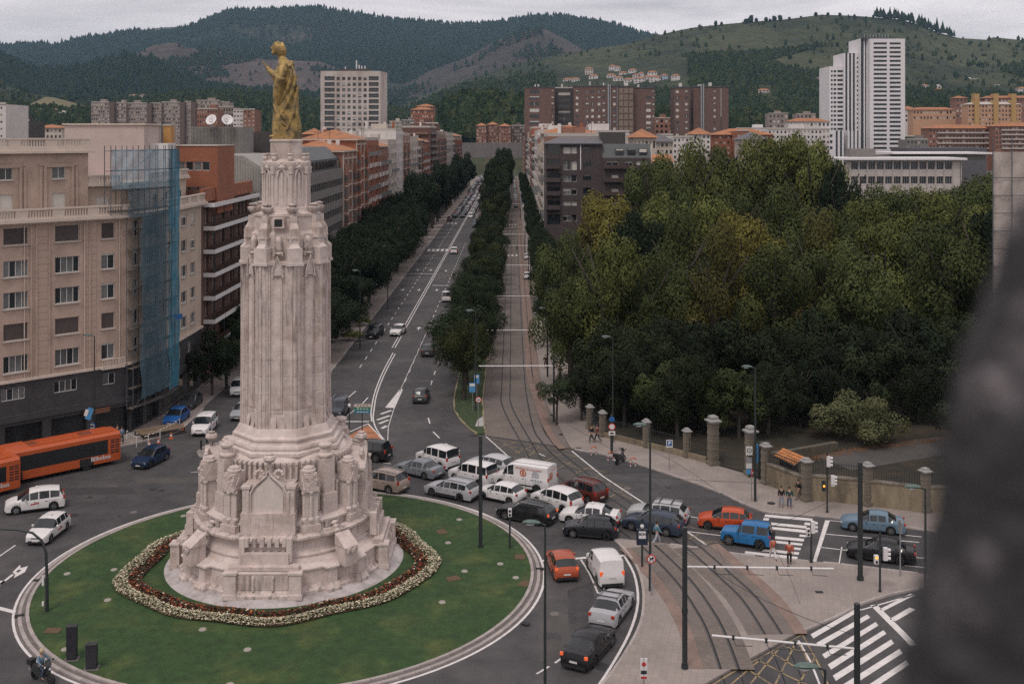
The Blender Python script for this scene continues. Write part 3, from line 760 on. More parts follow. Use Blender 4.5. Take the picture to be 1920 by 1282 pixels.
# diagonal blocks / tall stepped pinnacles behind the pillars
for k in range(4):
 a = k * math.pi / 2 + R(45)
 b = MB(); b.bx(-.55,.55,-.5,.9,0,1.6); b.bx(-.42,.42,-.38,.9,1.6,3.9); b.lathe([(.42,0),(.55,.08),(.55,.2),(.38,.3),(.34,.6),(.46,.72),(.46,.84),(.3,.95)],(0,.1,3.9),8,ph=R(22.5))
 put('pinnacle',b.mesh('pinnacle',M_STONE_W,30),mon,(4.7 * math.sin(a),-4.7 * math.cos(a),4.4),a)
 # carved corner block low on the diagonal
 b = MB(); b.bx(-.5,.5,-.55,.5,0,1.2); b.add([(-.55,-.62,1.2),(.55,-.62,1.2),(.55,.5,1.9),(-.55,.5,1.9),(-.55,.5,1.2),(.55,.5,1.2)],[(0,1,2,3),(0,3,4),(1,5,2),(0,4,5,1)])
 for j in range(5): b.ell((-.3 + j * .15,-.6,1.0 + .12 * math.sin(j * 2)),(.12,.12,.2),6,4)
 put('corner_block',b.mesh('corner_block',M_STONE_W,30),mon,(6.95 * math.sin(a),-6.95 * math.cos(a),1.9),a)
 b = MB()
 for j in range(6): b.ell((0,-.05 - .16 * j,1.5 - .22 * j),(.3,.2,.16),8,5)
 put('crocket_scroll',b.mesh('crocket_scroll',M_STONE_D,60),mon,(5.6 * math.sin(a),-5.6 * math.cos(a),2.7),a)
# column base mouldings
def octa(r,ph=22.5): return [(r * math.cos(R(ph + 45 * i)),r * math.sin(R(ph + 45 * i))) for i in range(8)]
def olathe(prof,name,m,parent=mon,smooth=20):
 mb = MB(); mb.loft([[(x,y,z) for x,y in octa(r)] for r,z in prof]); return mk(name,mb,m,parent,smooth)
olathe([(4.05,8.3),(4.12,8.4),(4.12,8.6),(3.95,8.7),(3.98,8.85),(3.92,9.0),(3.62,9.08),(3.58,9.25),(3.66,9.3),(3.66,9.42),(3.45,9.52),(3.3,9.85),(3.2,10.0)],'column_base',M_STONE)
# shaft cross-section: pilasters at the octagon's corners, stepped recesses in the faces
def shaft_sec(rc,d=0.0):
 out = []
 V = octa(rc)
 for i in range(8):
  a = Vector(V[i]); b = Vector(V[(i + 1) % 8]); t = (b - a); L = t.length; t.normalize(); n = Vector((t.y,-t.x))
  if n.dot(a) < 0: n = -n
  for s_,o in ((.0,0),(.05,0),(.055,-.05),(.075,-.05),(.08,0),(.17,0),(.17,-.05),(.23,-.05),(.23,-.11),(.29,-.11),(.29,-.19),(.71,-.19),(.71,-.11),(.77,-.11),(.77,-.05),(.83,-.05),(.83,0),(.92,0),(.925,-.05),(.945,-.05),(.95,0)):
   p = a + t * (L * s_) + n * (o - d); out.append((p.x,p.y))
 return out
shaft = put('shaft',(lambda m_: (m_.loft([[(x,y,z) for x,y in shaft_sec(3.16,.05)] for z in (9.9,20.9)]),m_.mesh('shaft',M_STONE_D))[1])(MB()),mon)
zc = 9.95; i = 0
hs = [1.25,1.05,1.2,1.1,1.3,1.0,1.15,1.1,1.05,0.72]
for h in hs:
 d = rnd.uniform(-.012,.012); mb = MB()
 r0 = 3.16 - .012 * i
 mb.loft([[(x,y,z) for x,y in shaft_sec(r0,dd)] for z,dd in ((zc,.035 + d),(zc + .02,d),(zc + h - .03,d),(zc + h - .012,.035 + d))])
 mk('stone_course',mb,(M_STONE,M_STONE_W)[i % 2] if i not in (4,5,6,7) else M_STONE_W,shaft)
 zc += h; i += 1
# thin colonnettes down the face recesses and at the corners, ogee heads
for k in range(8):
 am = R(45 * k); an = R(45 * k + 22.5)
 ap = 3.16 * math.cos(R(22.5))
 b = MB(); b.bx(-.30,.30,-ap + .14,-ap + .22,11.0,19.9); b.bx(-.20,.20,-ap + .10,-ap + .2,11.3,19.6)
 for s_ in (-1,1): b.add([(s_ * .5,-ap + .0,10.0),(s_ * .1,-ap + .0,10.0),(s_ * .1,-ap + .22,10.9),(s_ * .5,-ap + .22,10.9)],[(0,1,2,3) if s_ > 0 else (3,2,1,0)])
 put('face_rib',b.mesh('face_rib',M_STONE_W),mon,(0,0,0),am)
 b = MB()   # pointed hood over the recess
 b.tube([(-.36,-ap + .06,20.2),(-.33,-ap + .03,20.6),(-.17,-ap,21.05),(0,-ap - .02,21.5),(.17,-ap,21.05),(.33,-ap + .03,20.6),(.36,-ap + .06,20.2)],.05,6); b.add([(-.3,-ap + .12,20.2),(.3,-ap + .12,20.2),(.28,-ap + .12,20.65),(0,-ap + .12,21.4),(-.28,-ap + .12,20.65)],[(0,1,2,3,4)])
 b.bx(-.42,-.28,-ap + .0,-ap + .15,20.08,20.2); b.bx(.28,.42,-ap + .0,-ap + .15,20.08,20.2)
 put('ogee_hood',b.mesh('ogee_hood',M_STONE,50),mon,(0,0,0),am)
 b = MB()   # crown buttress at each corner: stepped, with an urn
 rr = 3.12
 b.bx(-.58,.58,-rr - .02,-rr + .9,20.85,21.02); b.bx(-.5,.5,-rr + .06,-rr + 1.0,21.02,22.0)
 b.add([(-.36,-rr + .04,22.0),(.36,-rr + .04,22.0),(.26,-rr + .4,22.35),(-.26,-rr + .4,22.35),(.36,-rr + .9,22.0),(-.36,-rr + .9,22.0)],[(0,1,2,3),(1,4,2),(0,3,5)])
 b.bx(-.32,.32,-rr + .34,-rr + 1.4,22.0,23.3); b.bx(-.4,.4,-rr + .28,-rr + 1.4,22.62,22.74)
 for s_ in (-1,1): b.cyl(s_ * .27,-rr + .34,21.1,23.2,.07,n=6)
 b.add([(-.32,-rr + .34,23.3),(.32,-rr + .34,23.3),(.2,-rr + .6,23.75),(-.2,-rr + .6,23.75),(.32,-rr + 1.4,23.3),(-.32,-rr + 1.4,23.3)],[(0,1,2,3),(1,4,2),(0,3,5)])
 b.bx(-.24,.24,-rr + .55,-rr + 1.3,23.3,24.1)
 put('crown_buttress',b.mesh('crown_buttress',M_STONE,30),mon,(0,0,0),an)
 b = MB(); b.lathe([(.16,0),(.2,.1),(.12,.18),(.3,.32),(.4,.5),(.42,.62),(.24,.68),(.28,.76),(.34,.84),(.12,.92)],(0,-rr + .88,24.05),10)
 put('urn',b.mesh('urn',M_STONE_D,40),mon,(0,0,0),an)
 b = MB(); b.lathe([(.2,0),(.3,.2),(.22,.45),(.28,.6),(.2,.85),(.1,1.0)],(0,-2.55,21.8),8); b.bx(-.36,.36,-2.7,-2.2,21.5,21.8); b.ell((0,-2.55,21.65),(.34,.3,.14),8,4)
 put('carved_figure_stump',b.mesh('carved_figure_stump',M_STONE_D,60),mon,(0,0,0),am)
 # turret details
 b = MB(); rt = 1.62 * math.cos(R(22.5))
 b.tube([(-.3,-rt - .02,24.9),(-.3,-rt - .02,26.8),(-.18,-rt - .04,27.15),(0,-rt - .05,27.3),(.18,-rt - .04,27.15),(.3,-rt - .02,26.8),(.3,-rt - .02,24.9)],.06,6)
 b.bx(-.08,.08,-rt - .05,-rt + .1,24.6,27.0)
 put('blind_arch',b.mesh('blind_arch',M_STONE,50),mon,(0,0,0),am)
 b = MB(); b.cyl(0,-1.60,24.6,27.0,.09,.08,8); b.lathe([(.10,0),(.16,.08),(.13,.2),(.19,.4),(.17,.52)],(0,-1.6,26.9),8); b.lathe([(.2,0),(.16,.3),(.12,.4)],(0,-1.58,24.4),8)
 put('colonnette',b.mesh('colonnette',M_STONE,40),mon,(0,0,0),an)
 b = MB(); b.ell((0,-1.42,28.0),(.2,.2,.24),8,6); b.lathe([(.12,0),(.22,.06),(.2,.14)],(0,-1.42,28.2),8)
 put('knob',b.mesh('knob',M_STONE,50),mon,(0,0,0),an)
 b = MB(); b.ell((0,-1.5,27.4),(.3,.16,.2),8,5); b.ell((-.2,-1.5,27.6),(.14,.14,.14),6,4); b.ell((.2,-1.5,27.6),(.14,.14,.14),6,4)
 put('carved_leaf',b.mesh('carved_leaf',M_STONE_W,60),mon,(0,0,0),am)
olathe([(3.0,20.88),(3.0,21.1),(2.6,21.2),(2.55,22.9),(2.35,23.1),(2.3,24.0),(2.38,24.1),(2.38,24.25),(1.75,24.4),(1.72,24.6)],'crown_core',M_STONE_W)
olathe([(1.78,24.4),(1.64,24.7),(1.56,27.2),(1.66,27.35),(1.72,27.6),(1.72,27.75),(1.45,27.85),(1.2,27.95)],'turret',M_STONE)
olathe([(1.12,27.8),(1.10,29.1),(1.16,29.15),(1.16,29.25),(1.1,29.3)],'statue_plinth',M_STONE)
b = MB(); b.bx(-.4,.4,-2.62,-2.2,23.35,24.05); mk('opening_frame',b,M_STONE_W,mon)
b = MB(); b.bx(-.26,.26,-2.63,-2.4,23.45,23.95); mk('opening_shade',b,M_BLACK,mon)  # solid black block: shade inside the opening put into its colour
# ---------------------------------------------------------------- the gilded statue (faces left)
def remesh(mb,name,voxel,mats,smooth_it=2,parent=None,**k):
 me = mb.mesh(name,mats)
 o = bpy.data.objects.new('tmp',me); COL.objects.link(o)
 m = o.modifiers.new('r','REMESH'); m.mode = 'VOXEL'; m.voxel_size = voxel; m.use_smooth_shade = True
 if smooth_it:
  s_ = o.modifiers.new('s','SMOOTH'); s_.iterations = smooth_it; s_.factor = 0.5
 dg = bpy.context.evaluated_depsgraph_get()
 me2 = bpy.data.meshes.new_from_object(o.evaluated_get(dg)); me2.name = name
 bpy.data.objects.remove(o)
 me2.materials.clear()
 for q in (mats if isinstance(mats,list) else [mats]): me2.materials.append(q)
 me2.polygons.foreach_set('use_smooth',[True] * len(me2.polygons))
 return me2
M_GOLD = mat('ochre_gilded_bronze',(0.33,0.225,0.078),0.52,metal=0.3,var=0.3,vscale=2.5,bump=0.4,bscale=12,col2=(0.12,0.09,0.05),v2scale=1.6,v2=(0.46,0.64))
sb = MB()
secs = [(0.0,-.88,1.0,.85),(.5,-.90,.98,.84),(1.2,-.88,.94,.82),(2.0,-.86,.88,.80),(2.65,-.86,.82,.78),(3.3,-.84,.78,.76),(3.9,-.80,.74,.78),(4.4,-.74,.66,.82),(4.8,-.66,.52,.84),(5.1,-.58,.40,.78),(5.32,-.52,.26,.55),(5.5,-.48,.04,.28),(5.75,-.52,-.12,.2)]
rings = []
NS = 72
for z,x0,x1,hy in secs:
 pass
zz = np.linspace(0,5.75,70)
S = np.array(secs)
for z in zz:
 x0,x1,hy = [np.interp(z,S[:,0],S[:,k]) for k in (1,2,3)]
 cx,hx = (x0 + x1) / 2,(x1 - x0) / 2
 ring = []
 for k in range(NS):
  t = 2 * math.pi * k / NS
  low = max(0,min(1,(4.6 - z) / 3.5))
  fold = low * (.05 * math.sin(9 * t + .9 * z) + .05 * math.sin(5 * t - 1.3 * z + 1) + .03 * math.sin(17 * t + z * 2)) + (1 - low) * .02 * math.sin(7 * t + 3 * z)
  # diagonal swags of the cloak across the side facing the camera
  sw = .05 * math.sin(7.0 * (z * .7 + math.cos(t) * 1.3)) * (1 if z > 1.2 and z < 4.6 else .25) * max(0,-math.sin(t))
  f = 1 + fold + sw
  c,s_ = math.cos(t),math.sin(t)
  e = .8
  ring.append((cx + hx * f * math.copysign(abs(c) ** e,c),hy * f * math.copysign(abs(s_) ** e,s_),z))
 rings.append(ring)
sb.loft(rings)
for s_ in (-1,1):
 sh,el,ha = Vector((-.12,s_ * .62,5.0)),Vector((-.25,s_ * .98,4.0)),Vector((-1.15,s_ * .22,4.62))
 sb.tube([sh,(sh + el) / 2 + Vector((0,s_ * .06,0)),el,(el + ha) / 2 + Vector((0,0,-.04)),ha],[.34,.33,.34,.27,.17],12)
 sb.tube([ha + Vector((.1,0,-.04)),ha + Vector((-.16,-s_ * .1,.24))],[.12,.11],8)       # palm
 for j in range(4):
  p0 = ha + Vector((-.12 - .03 * j,-s_ * .12,.2 + .02 * j)); sb.tube([p0 + Vector((.02 * j,s_ * .05 * (j - 1.5),0)),p0 + Vector((-.14,s_ * .045 * (j - 1.5),.22 - .02 * abs(j - 1.5))),p0 + Vector((-.2,s_ * .04 * (j - 1.5) - s_ * .02,.40 - .05 * abs(j - 1.5)))],[.045,.042,.035],6)
 p0 = ha + Vector((.02,-s_ * .1,.12)); sb.tube([p0,p0 + Vector((.05,-s_ * .06,.18)),p0 + Vector((.0,-s_ * .08,.3))],[.05,.045,.035],6)
 # hanging sleeve
 sb.tube([el + Vector((-.05,0,.1)),el + Vector((-.2,-s_ * .08,-.5)),el + Vector((-.25,-s_ * .14,-1.15)),el + Vector((-.2,-s_ * .2,-1.75))],[.36,.32,.24,.10],10)
 sb.tube([(el + ha) / 2,(el + ha) / 2 + Vector((.05,0,-.5)),(el + ha) / 2 + Vector((.15,0,-1.1))],[.26,.2,.06],8)
# cloak edges and swags on both sides
for s_ in (-1,1):
 for (a,b_,c_,r_) in (((.5,.70,4.9),(.25,.88,3.2),(-.5,.72,2.2),.12),((.7,.6,4.3),(.45,.80,2.6),(-.35,.78,1.5),.12),((.8,.5,3.6),(.62,.72,1.8),(.1,.86,.5),.13),((-.75,.4,3.2),(-.55,.7,2.0),(.0,.82,1.2),.1),((-.8,.4,2.2),(-.5,.74,1.2),(.1,.8,.75),.1),((.2,.75,4.8),(.5,.62,5.1),(.35,.2,5.25),.13)):
  A,B,C_ = Vector(a),Vector(b_),Vector(c_)
  pts = [A * (1 - t) ** 2 + B * 2 * t * (1 - t) + C_ * t * t for t in [i / 8 for i in range(9)]]
  sb.tube([(p.x,s_ * p.y,p.z) for p in pts],[r_ * (.6 + .6 * math.sin(math.pi * i / 8)) for i in range(9)],8)
sb.ell((-.86,-.22,.06),(.3,.14,.12)); sb.ell((-.86,.22,.06),(.3,.14,.12))
# head: bowed, face to the left
H = Vector((-.60,0,6.22))
sb.tube([(-.34,0,5.45),(-.48,0,5.95)],[.24,.2],10)
sb.ell(H,(.34,.28,.42),14,10)
sb.ell(H + Vector((-.06,0,-.22)),(.26,.2,.24),10,8)
sb.tube([H + Vector((-.32,0,.1)),H + Vector((-.44,0,-.06)),H + Vector((-.34,0,-.12))],[.04,.06,.05],6)   # nose
sb.ell(H + Vector((-.26,0,-.36)),(.14,.14,.2),8,6)     # beard
sb.ell(H + Vector((-.3,0,-.19)),(.06,.1,.03),6,4)
for s_ in (-1,1):
 sb.ell(H + Vector((-.27,s_ * .11,.12)),(.07,.08,.03),6,4)
 for j in range(5):
  a = -.1 + j * .12
  sb.tube([H + Vector((a - .05,s_ * .16,.34)),H + Vector((a + .06,s_ * .28,.05)),H + Vector((a + .14,s_ * .28,-.25)),H + Vector((a + .18,s_ * .25,-.52))],[.09,.1,.11,.06],7)
for j in range(5):
 y = -.2 + j * .1
 sb.tube([H + Vector((.0,y,.38)),H + Vector((.28,y,.15)),H + Vector((.36,y,-.2)),H + Vector((.42,y,-.5))],[.1,.11,.12,.06],7)
gst = remesh(sb,'gilded_statue',0.03,M_GOLD,2)
rp = MB(); rp.lathe([(1.02,0),(1.02,.12),(.98,.16)],(0,0,0),24)
statue = thing('statue','ochre gilded statue of a robed man with raised hands on top of the column','statue',(MC.x,MC.y,29.3))
so = put('figure',gst,statue,(-.02,0,.14)); so.rotation_euler.z = R(8)
mk('statue_base',rp,M_GOLD,statue)
# ---------------------------------------------------------------- flower beds round the monument
BC = (-15.8,74.2)
def bed_r(t):     # outline of the band of flowers (inner, middle, outer) at angle t from -Y, counter-clockwise
 q = 9.3 + .55 * math.cos(2 * t) * -1 + .22 * math.sin(5 * t + 1.0) + .18 * math.sin(9 * t)
 return q
M_WFL = mat('white_petals',(0.62,0.56,0.42),0.7,rand=0)
M_WFL2 = mat('cream_petals',(0.42,0.38,0.24),0.7)
M_RFL = mat('red_petals',(0.30,0.035,0.018),0.7)
M_OFL = mat('orange_petals',(0.40,0.11,0.03),0.7)
M_DKL = mat('dark_bronze_leaves',(0.045,0.022,0.014),0.8)
M_FLG = mat('flower_leaves',(0.045,0.07,0.022),0.8)
def flower_band(name,r_in,r_out,n,mats,wts,size,label,h=.28):
 r2 = random.Random(5); vs = []; fs = []; mi = []
 bb = MB(); A = []; B = []
 for k in range(90):
  t = 2 * math.pi * k / 90; q = bed_r(t)
  for r,L_ in ((q + r_in,A),(q + r_out,B)): L_.append((BC[0] + r * math.sin(t),BC[1] - r * math.cos(t)))
 v0 = [(x,y,lawn_z(x,y) + .07) for x,y in A] + [(x,y,lawn_z(x,y) + .07) for x,y in B]
 bb.add(v0,[(k,90 + k,90 + (k + 1) % 90,(k + 1) % 90) for k in range(90)],len(mats))
 for _ in range(n):
  t = r2.uniform(0,2 * math.pi); u = r2.random(); q = bed_r(t) + r_in + (r_out - r_in) * u + r2.uniform(-.08,.08)
  x,y = BC[0] + q * math.sin(t),BC[1] - q * math.cos(t)
  z = lawn_z(x,y) + .05 + h * (0.45 + .55 * math.sin(math.pi * min(max(u,0),1))) * r2.uniform(.6,1.1)
  s_ = size * r2.uniform(.6,1.25); m_ = r2.choices(range(len(mats)),wts)[0]
  a = r2.uniform(0,6.28); tx,ty = r2.uniform(-.6,.6),r2.uniform(-.7,.3)
  o = len(vs)
  for i in range(4):
   b_ = a + i * math.pi / 2; dx,dy = s_ * math.cos(b_),s_ * math.sin(b_)
   vs.append((x + dx,y + dy,z + dx * tx + dy * ty))
  fs.append((o,o + 1,o + 2,o + 3)); mi.append(m_)
 bb.v += vs if False else []
 o = len(bb.v); bb.v += vs; bb.f += [tuple(i + o for i in f) for f in fs]; bb.m += mi
 me = bb.mesh(name,list(mats) + [M_SOIL])
 return put(name,me,None,kind='stuff',label=label,cat='flower bed')
flower_band('white_flowers',-.15,.74,16500,[M_WFL,M_WFL2,M_FLG],[6,3,2.2],.062,'outer band of small white flowers in the lawn round the monument')
flower_band('red_flowers',-1.02,-.1,12000,[M_RFL,M_OFL,M_DKL,M_FLG,M_WFL],[1.9,1.9,6.5,3,.6],.07,'inner band of red and orange flowers with dark leaves round the monument')
# ---------------------------------------------------------------- buildings
WIN = {}
def facade(mb,O,u,W,z0,z1,rects,dep=0.22,m=0):
 """wall sheet with real openings; u runs to the right as seen from outside"""
 n = (u[1],-u[0])
 xs = sorted({0.0,W} | {min(max(v,0.0),W) for r in rects for v in r[:2]}); zs = sorted({z0,z1} | {min(max(v,z0),z1) for r in rects for v in r[2:4]})
 def P(x,z,d=0.0): return (O[0] + u[0] * x - n[0] * d,O[1] + u[1] * x - n[1] * d,z)
 for i in range(len(xs) - 1):
  j = 0
  if xs[i + 1] - xs[i] < 1e-4: continue
  cx = (xs[i] + xs[i + 1]) / 2; col = [r for r in rects if r[0] < cx < r[1]]
  run = None
  for j in range(len(zs) - 1):
   cz = (zs[j] + zs[j + 1]) / 2
   hole = any(r[2] < cz < r[3] for r in col)
   if not hole and run is None: run = zs[j]
   if hole and run is not None:
    mb.add([P(xs[i],run),P(xs[i + 1],run),P(xs[i + 1],zs[j]),P(xs[i],zs[j])],[(0,1,2,3)],m); run = None
  if run is not None: mb.add([P(xs[i],run),P(xs[i + 1],run),P(xs[i + 1],z1),P(xs[i],z1)],[(0,1,2,3)],m)
 for r in rects:
  a,b,c,d = r[:4]
  for (p,q) in (((a,c),(a,d)),((a,d),(b,d)),((b,d),(b,c)),((b,c),(a,c))):
   mb.add([P(*p),P(*q),P(q[0],q[1],dep),P(p[0],p[1],dep)],[(0,1,2,3)],m)
M_SHUT = mat('cream_roller_shutter',(0.50,0.47,0.43),0.6,rand=0.15)
M_SHUTD = mat('dark_roller_shutter',(0.055,0.042,0.04),0.6,rand=0.3)
M_SHUTO = mat('ochre_roller_shutter',(0.28,0.15,0.06),0.6)
def window_me(w,h,mull=1,blind=0.0,bm=None,sill=True,frame=None,curt=False,ft=0.06):
 frame = frame or M_FRAME; bm = bm or M_SHUT
 key = (round(w,2),round(h,2),mull,round(blind,2),bm.name,sill,frame.name,curt)
 if key in WIN: return WIN[key]
 b = MB()
 for x0,x1,z0,z1 in ((0,w,0,ft),(0,w,h - ft,h),(0,ft,ft,h - ft),(w - ft,w,ft,h - ft)): b.bx(x0,x1,-.06,.04,z0,z1)
 for k in range(mull):
  x = w * (k + 1) / (mull + 1); b.bx(x - ft * .45,x + ft * .45,-.045,.04,ft,h - ft)
 if blind > 0: b.bx(ft,w - ft,-.05,-.01,h * (1 - blind),h - ft,1)
 if sill: b.bx(-.08,w + .08,-.33,.0,-.09,-.002,2)
 fm = b.mesh('window',[frame,bm,M_SILL])
 g = MB()
 nk = mull + 1
 for k in range(nk):
  g.bx(ft + (w - 2 * ft) * k / nk,ft + (w - 2 * ft) * (k + 1) / nk,0.0,.02,ft,h - ft,(1 if (curt and (k * 7 + int(w * 10) + int(h * 13)) % 3 != 0) else 0))
 gm = g.mesh('pane',[M_GLASS,M_CURT])
 WIN[key] = (fm,gm)
 return WIN[key]
M_SILL = mat('pale_sill',(0.42,0.38,0.35),0.8)
class Bld:
 def __init__(s,name,label,base,cat='building',group=None):
  s.b = Vector((base[0],base[1],base[2] if len(base) > 2 else 0.0)); s.root = thing(name,label,cat,s.b,group=group)
  s.wall = MB(); s.wm = []
 def put(s,name,mb,m,smooth=0.0,**k):
  mb.v = [(p[0] - s.b.x,p[1] - s.b.y,p[2] - s.b.z) for p in mb.v]
  return mk(name,mb,m,s.root,smooth,**k)
 def face(s,O,u,W,z0,z1,wins=(),dep=0.22,m=0):
  """wins: list of (x0, x1, z0, z1, mullions, blind, blindmat, curt)"""
  facade(s.wall,O,u,W,z0,z1,[w[:4] for w in wins],dep,m)
  n = (u[1],-u[0]); rz = math.atan2(u[1],u[0])
  for w in wins:
   a,b,c,d = w[:4]; o = w[4] if len(w) > 4 else {}
   if o is None: continue
   fm,gm = window_me(b - a,d - c,**{k: v for k,v in o.items() if k != 'dd'})
   x = O[0] + u[0] * a - n[0] * (dep - .05); y = O[1] + u[1] * a - n[1] * (dep - .05)
   wo = put('window',fm,s.root,(x - s.b.x,y - s.b.y,c - s.b.z),rz)
   put('pane',gm,wo)
 def face_joined(s,O,u,W,z0,z1,cols,rows,ww,wh,m=0,dep=.25,sill=.9,skip=0.0,mats=None,x0=None,x1=None,light=.3,seed=1,zoff=0.0):
  """grid of small windows kept as one part"""
  r = random.Random(seed); rects = []; n = (u[1],-u[0])
  xa,xb = (x0 if x0 is not None else 0),(x1 if x1 is not None else W)
  px_,pz = (xb - xa) / cols,(z1 - z0 - zoff) / rows
  for i in range(cols):
   for j in range(rows):
    if r.random() < skip: continue
    cx = xa + px_ * (i + .5); z = z0 + pz * j + sill
    rects.append((cx - ww / 2,cx + ww / 2,z,min(z + wh,z1 - .2)))
  facade(s.wall,O,u,W,z0,z1,rects,dep,m)
  g = MB()
  def P(x,z,d): return (O[0] + u[0] * x - n[0] * d,O[1] + u[1] * x - n[1] * d,z)
  for a,b,c,d in rects:
   g.add([P(a,c,dep),P(b,c,dep),P(b,d,dep),P(a,d,dep)],[(0,1,2,3)],0)
   q = r.random()
   if q < light:
    e = d - (d - c) * r.choice((.3,.5,.9,1.0)); g.add([P(a,e,dep - .06),P(b,e,dep - .06),P(b,d,dep - .06),P(a,d,dep - .06)],[(0,1,2,3)],1)
   elif q < .62:
    mx = (a + b) / 2; g.add([P(mx - .06,c,dep - .06),P(mx + .06,c,dep - .06),P(mx + .06,d,dep - .06),P(mx - .06,d,dep - .06)],[(0,1,2,3)],1)
  s.put('windows',g,mats or [M_GLASS,M_SHUT],kind='stuff')
 def done(s,m,**k):
  return s.put('wall',s.wall,m,**k)
def rng(a,b): return (a,b)
# ---- (A) beige corner block at the left
A0 = Vector((-46.6,98.5)); AU = Vector((.7106,.7036)).normalized(); AN = Vector((AU.y,-AU.x))
def sA(px):
 t = (px - 960) / FPX
 return (t * A0.y - A0.x) / (AU.x - AU.y * t)
def zA(px,py): return PZ(py,A0.y + AU.y * sA(px))
M_BEIGE = mat('beige_stone_facing',(0.425,0.318,0.262),0.85,var=0.12,vscale=0.7,bump=0.3,bscale=8,col2=(0.35,0.262,0.212),v2scale=0.3)
M_BEIGE2 = mat('pale_beige_render',(0.49,0.395,0.32),0.85,var=0.1,vscale=0.5,col2=(0.40,0.32,0.26),v2scale=0.25)
M_CREAM = mat('cream_trim',(0.53,0.445,0.385),0.8,var=0.1,vscale=1.2)
M_DARKST = mat('dark_granite_plinth',(0.045,0.043,0.046),0.6,var=0.25,vscale=0.8)
M_SHOP = mat('shopfront_dark',(0.02,0.021,0.024),0.3,var=0.4,vscale=0.8)
SL = -9.0
bA = Bld('corner_apartment_building','beige stone apartment building with balustraded roofs on the left edge',(A0.x,A0.y))
O = A0 + AU * SL
def wA(px0,px1,pyt,pyb,**o):
 pm = (px0 + px1) / 2; return (sA(px0) - SL,sA(px1) - SL,zA(pm,pyb),zA(pm,pyt),o)
winsA = []
W_END = sA(240) - SL; S172 = sA(176) - SL
rows = [(421.5,453,'d'),(481,511,'w'),(538,568,'w'),(595,626,'d'),(653,684,'w')]
for px0,px1 in ((-84,-40),(6,53),(103,149),(190,215)):
 for yt,yb,k in rows:
  wide = px1 - px0 > 30
  # rows follow the facade's perspective: given at px 126
  z1,z0 = zA(126,yt),zA(126,yb)
  if not wide: z0 -= .0
  if k == 'd': o = dict(mull=0,blind=.97,bm=M_SHUTD,frame=M_CREAM)
  else: o = dict(mull=3 if wide else 1,curt=True,blind=0.0 if wide else .12)
  if not wide and k == 'd' and yt > 500: o = dict(mull=0,blind=.97,bm=M_SHUTD,frame=M_CREAM)
  winsA.append((sA(px0) - SL,sA(px1) - SL,z0,z1,o))
 z1,z0 = zA(126,711),zA(126,735)
ZP = 7.05; ZC = 21.35
bA.face(O,AU,W_END,ZP,ZC,winsA,m=0)
for px0,px1 in ((-95,-50),(2,47),(101,145),(193,216)):
 z1,z0 = zA(123,712),zA(123,734)
 winsA.append(None)
low = [(sA(a) - SL,sA(b) - SL,zA(123,734),zA(123,712),dict(mull=3 if b - a > 30 else 1,curt=True,sill=False)) for a,b in ((-95,-50),(2,47),(101,145),(193,216))]
bA.face(O + AN * 0.0,AU,W_END,3.9,ZP - .12,low,m=2)
C1 = O + AU * W_END; C2 = Vector((-36.9,114.5)); C3 = Vector((-36.8,128.0))
u2 = (C2 - C1).normalized(); L2 = (C2 - C1).length
fl = [zA(126,r[1]) for r in rows]; ft_ = [zA(126,r[0]) for r in rows]
bA.face(C1,u2,L2,ZP,ZC,[(.9,2.1,a,b,dict(mull=1,curt=True,blind=.2 if i % 2 else 0)) for i,(a,b) in enumerate(zip(fl,ft_))] + [(3.2,6.4,a - .2,b,dict(mull=3,curt=True)) for a,b in zip(fl,ft_)],m=1)
bA.face(C1,u2,L2,3.9,ZP - .12,[],m=2)
u3 = (C3 - C2).normalized(); L3 = (C3 - C2).length
ws = []
for px0,px1 in ((320,331),(340,350),(357.5,366)):
 def s3(px): return (C2.x - C2.y * (px - 960) / FPX) / ((px - 960) / FPX * u3.y - u3.x)
 for j in range(6):
  zt = 20.75 - 2.87 * j
  if zt < 6: continue
  bl = [0,.1,0,.9,.3,0][(j + int(px0)) % 6]
  ws.append((s3(px0),s3(px1),zt - 1.3,zt,dict(mull=1,curt=(j % 2 == 0),blind=bl,bm=M_SHUTO if (j == 1 and px0 < 350) else M_SHUT)))
bA.face(C2,u3,L3,ZP,ZC,[w for w in ws if w[2] > ZP],m=1)
bA.face(C2,u3,L3,3.9,ZP - .12,[(1.2 + 3.6 * k,2.3 + 3.6 * k,4.9,6.2,dict(mull=1,sill=False)) for k in range(3)],m=2)
back = [C3 + Vector((-13,0)),Vector((-52,118)),O + Vector((-6,10))]
roofpoly = [tuple(p) for p in (O,C1,C2,C3,back[0],back[1],back[2])]
bA.wall.add([(x,y,ZC - .02) for x,y in roofpoly],[tuple(range(7))],3)
bA.wall.add([(back[0].x,back[0].y,0),(C3.x,C3.y,0),(C3.x,C3.y,ZC),(back[0].x,back[0].y,ZC)],[(1,0,3,2)],1)
bA.done([M_BEIGE,M_BEIGE2,M_DARKST,M_CREAM])
def run(B,name,P,dz0,dz1,o0,o1,m,**k):
 """continuous string course along a polyline P (outer side to the right)"""
 mb = MB(); P = [Vector(p) for p in P]; rings = []
 for i,p in enumerate(P):
  ts = []
  if i > 0: ts.append((P[i] - P[i - 1]).normalized())
  if i < len(P) - 1: ts.append((P[i + 1] - P[i]).normalized())
  n = sum((Vector((t.y,-t.x)) for t in ts),Vector((0,0))); n = n.normalized() / max(.5,n.normalized().dot(Vector((ts[0].y,-ts[0].x))))
  a,b = p + n * o0,p + n * o1
  rings.append([(a.x,a.y,dz0),(b.x,b.y,dz0),(b.x,b.y,dz1),(a.x,a.y,dz1)])
 mb.loft(rings); return B.put(name,mb,m,**k)
PO = [O,C1,C2,C3]
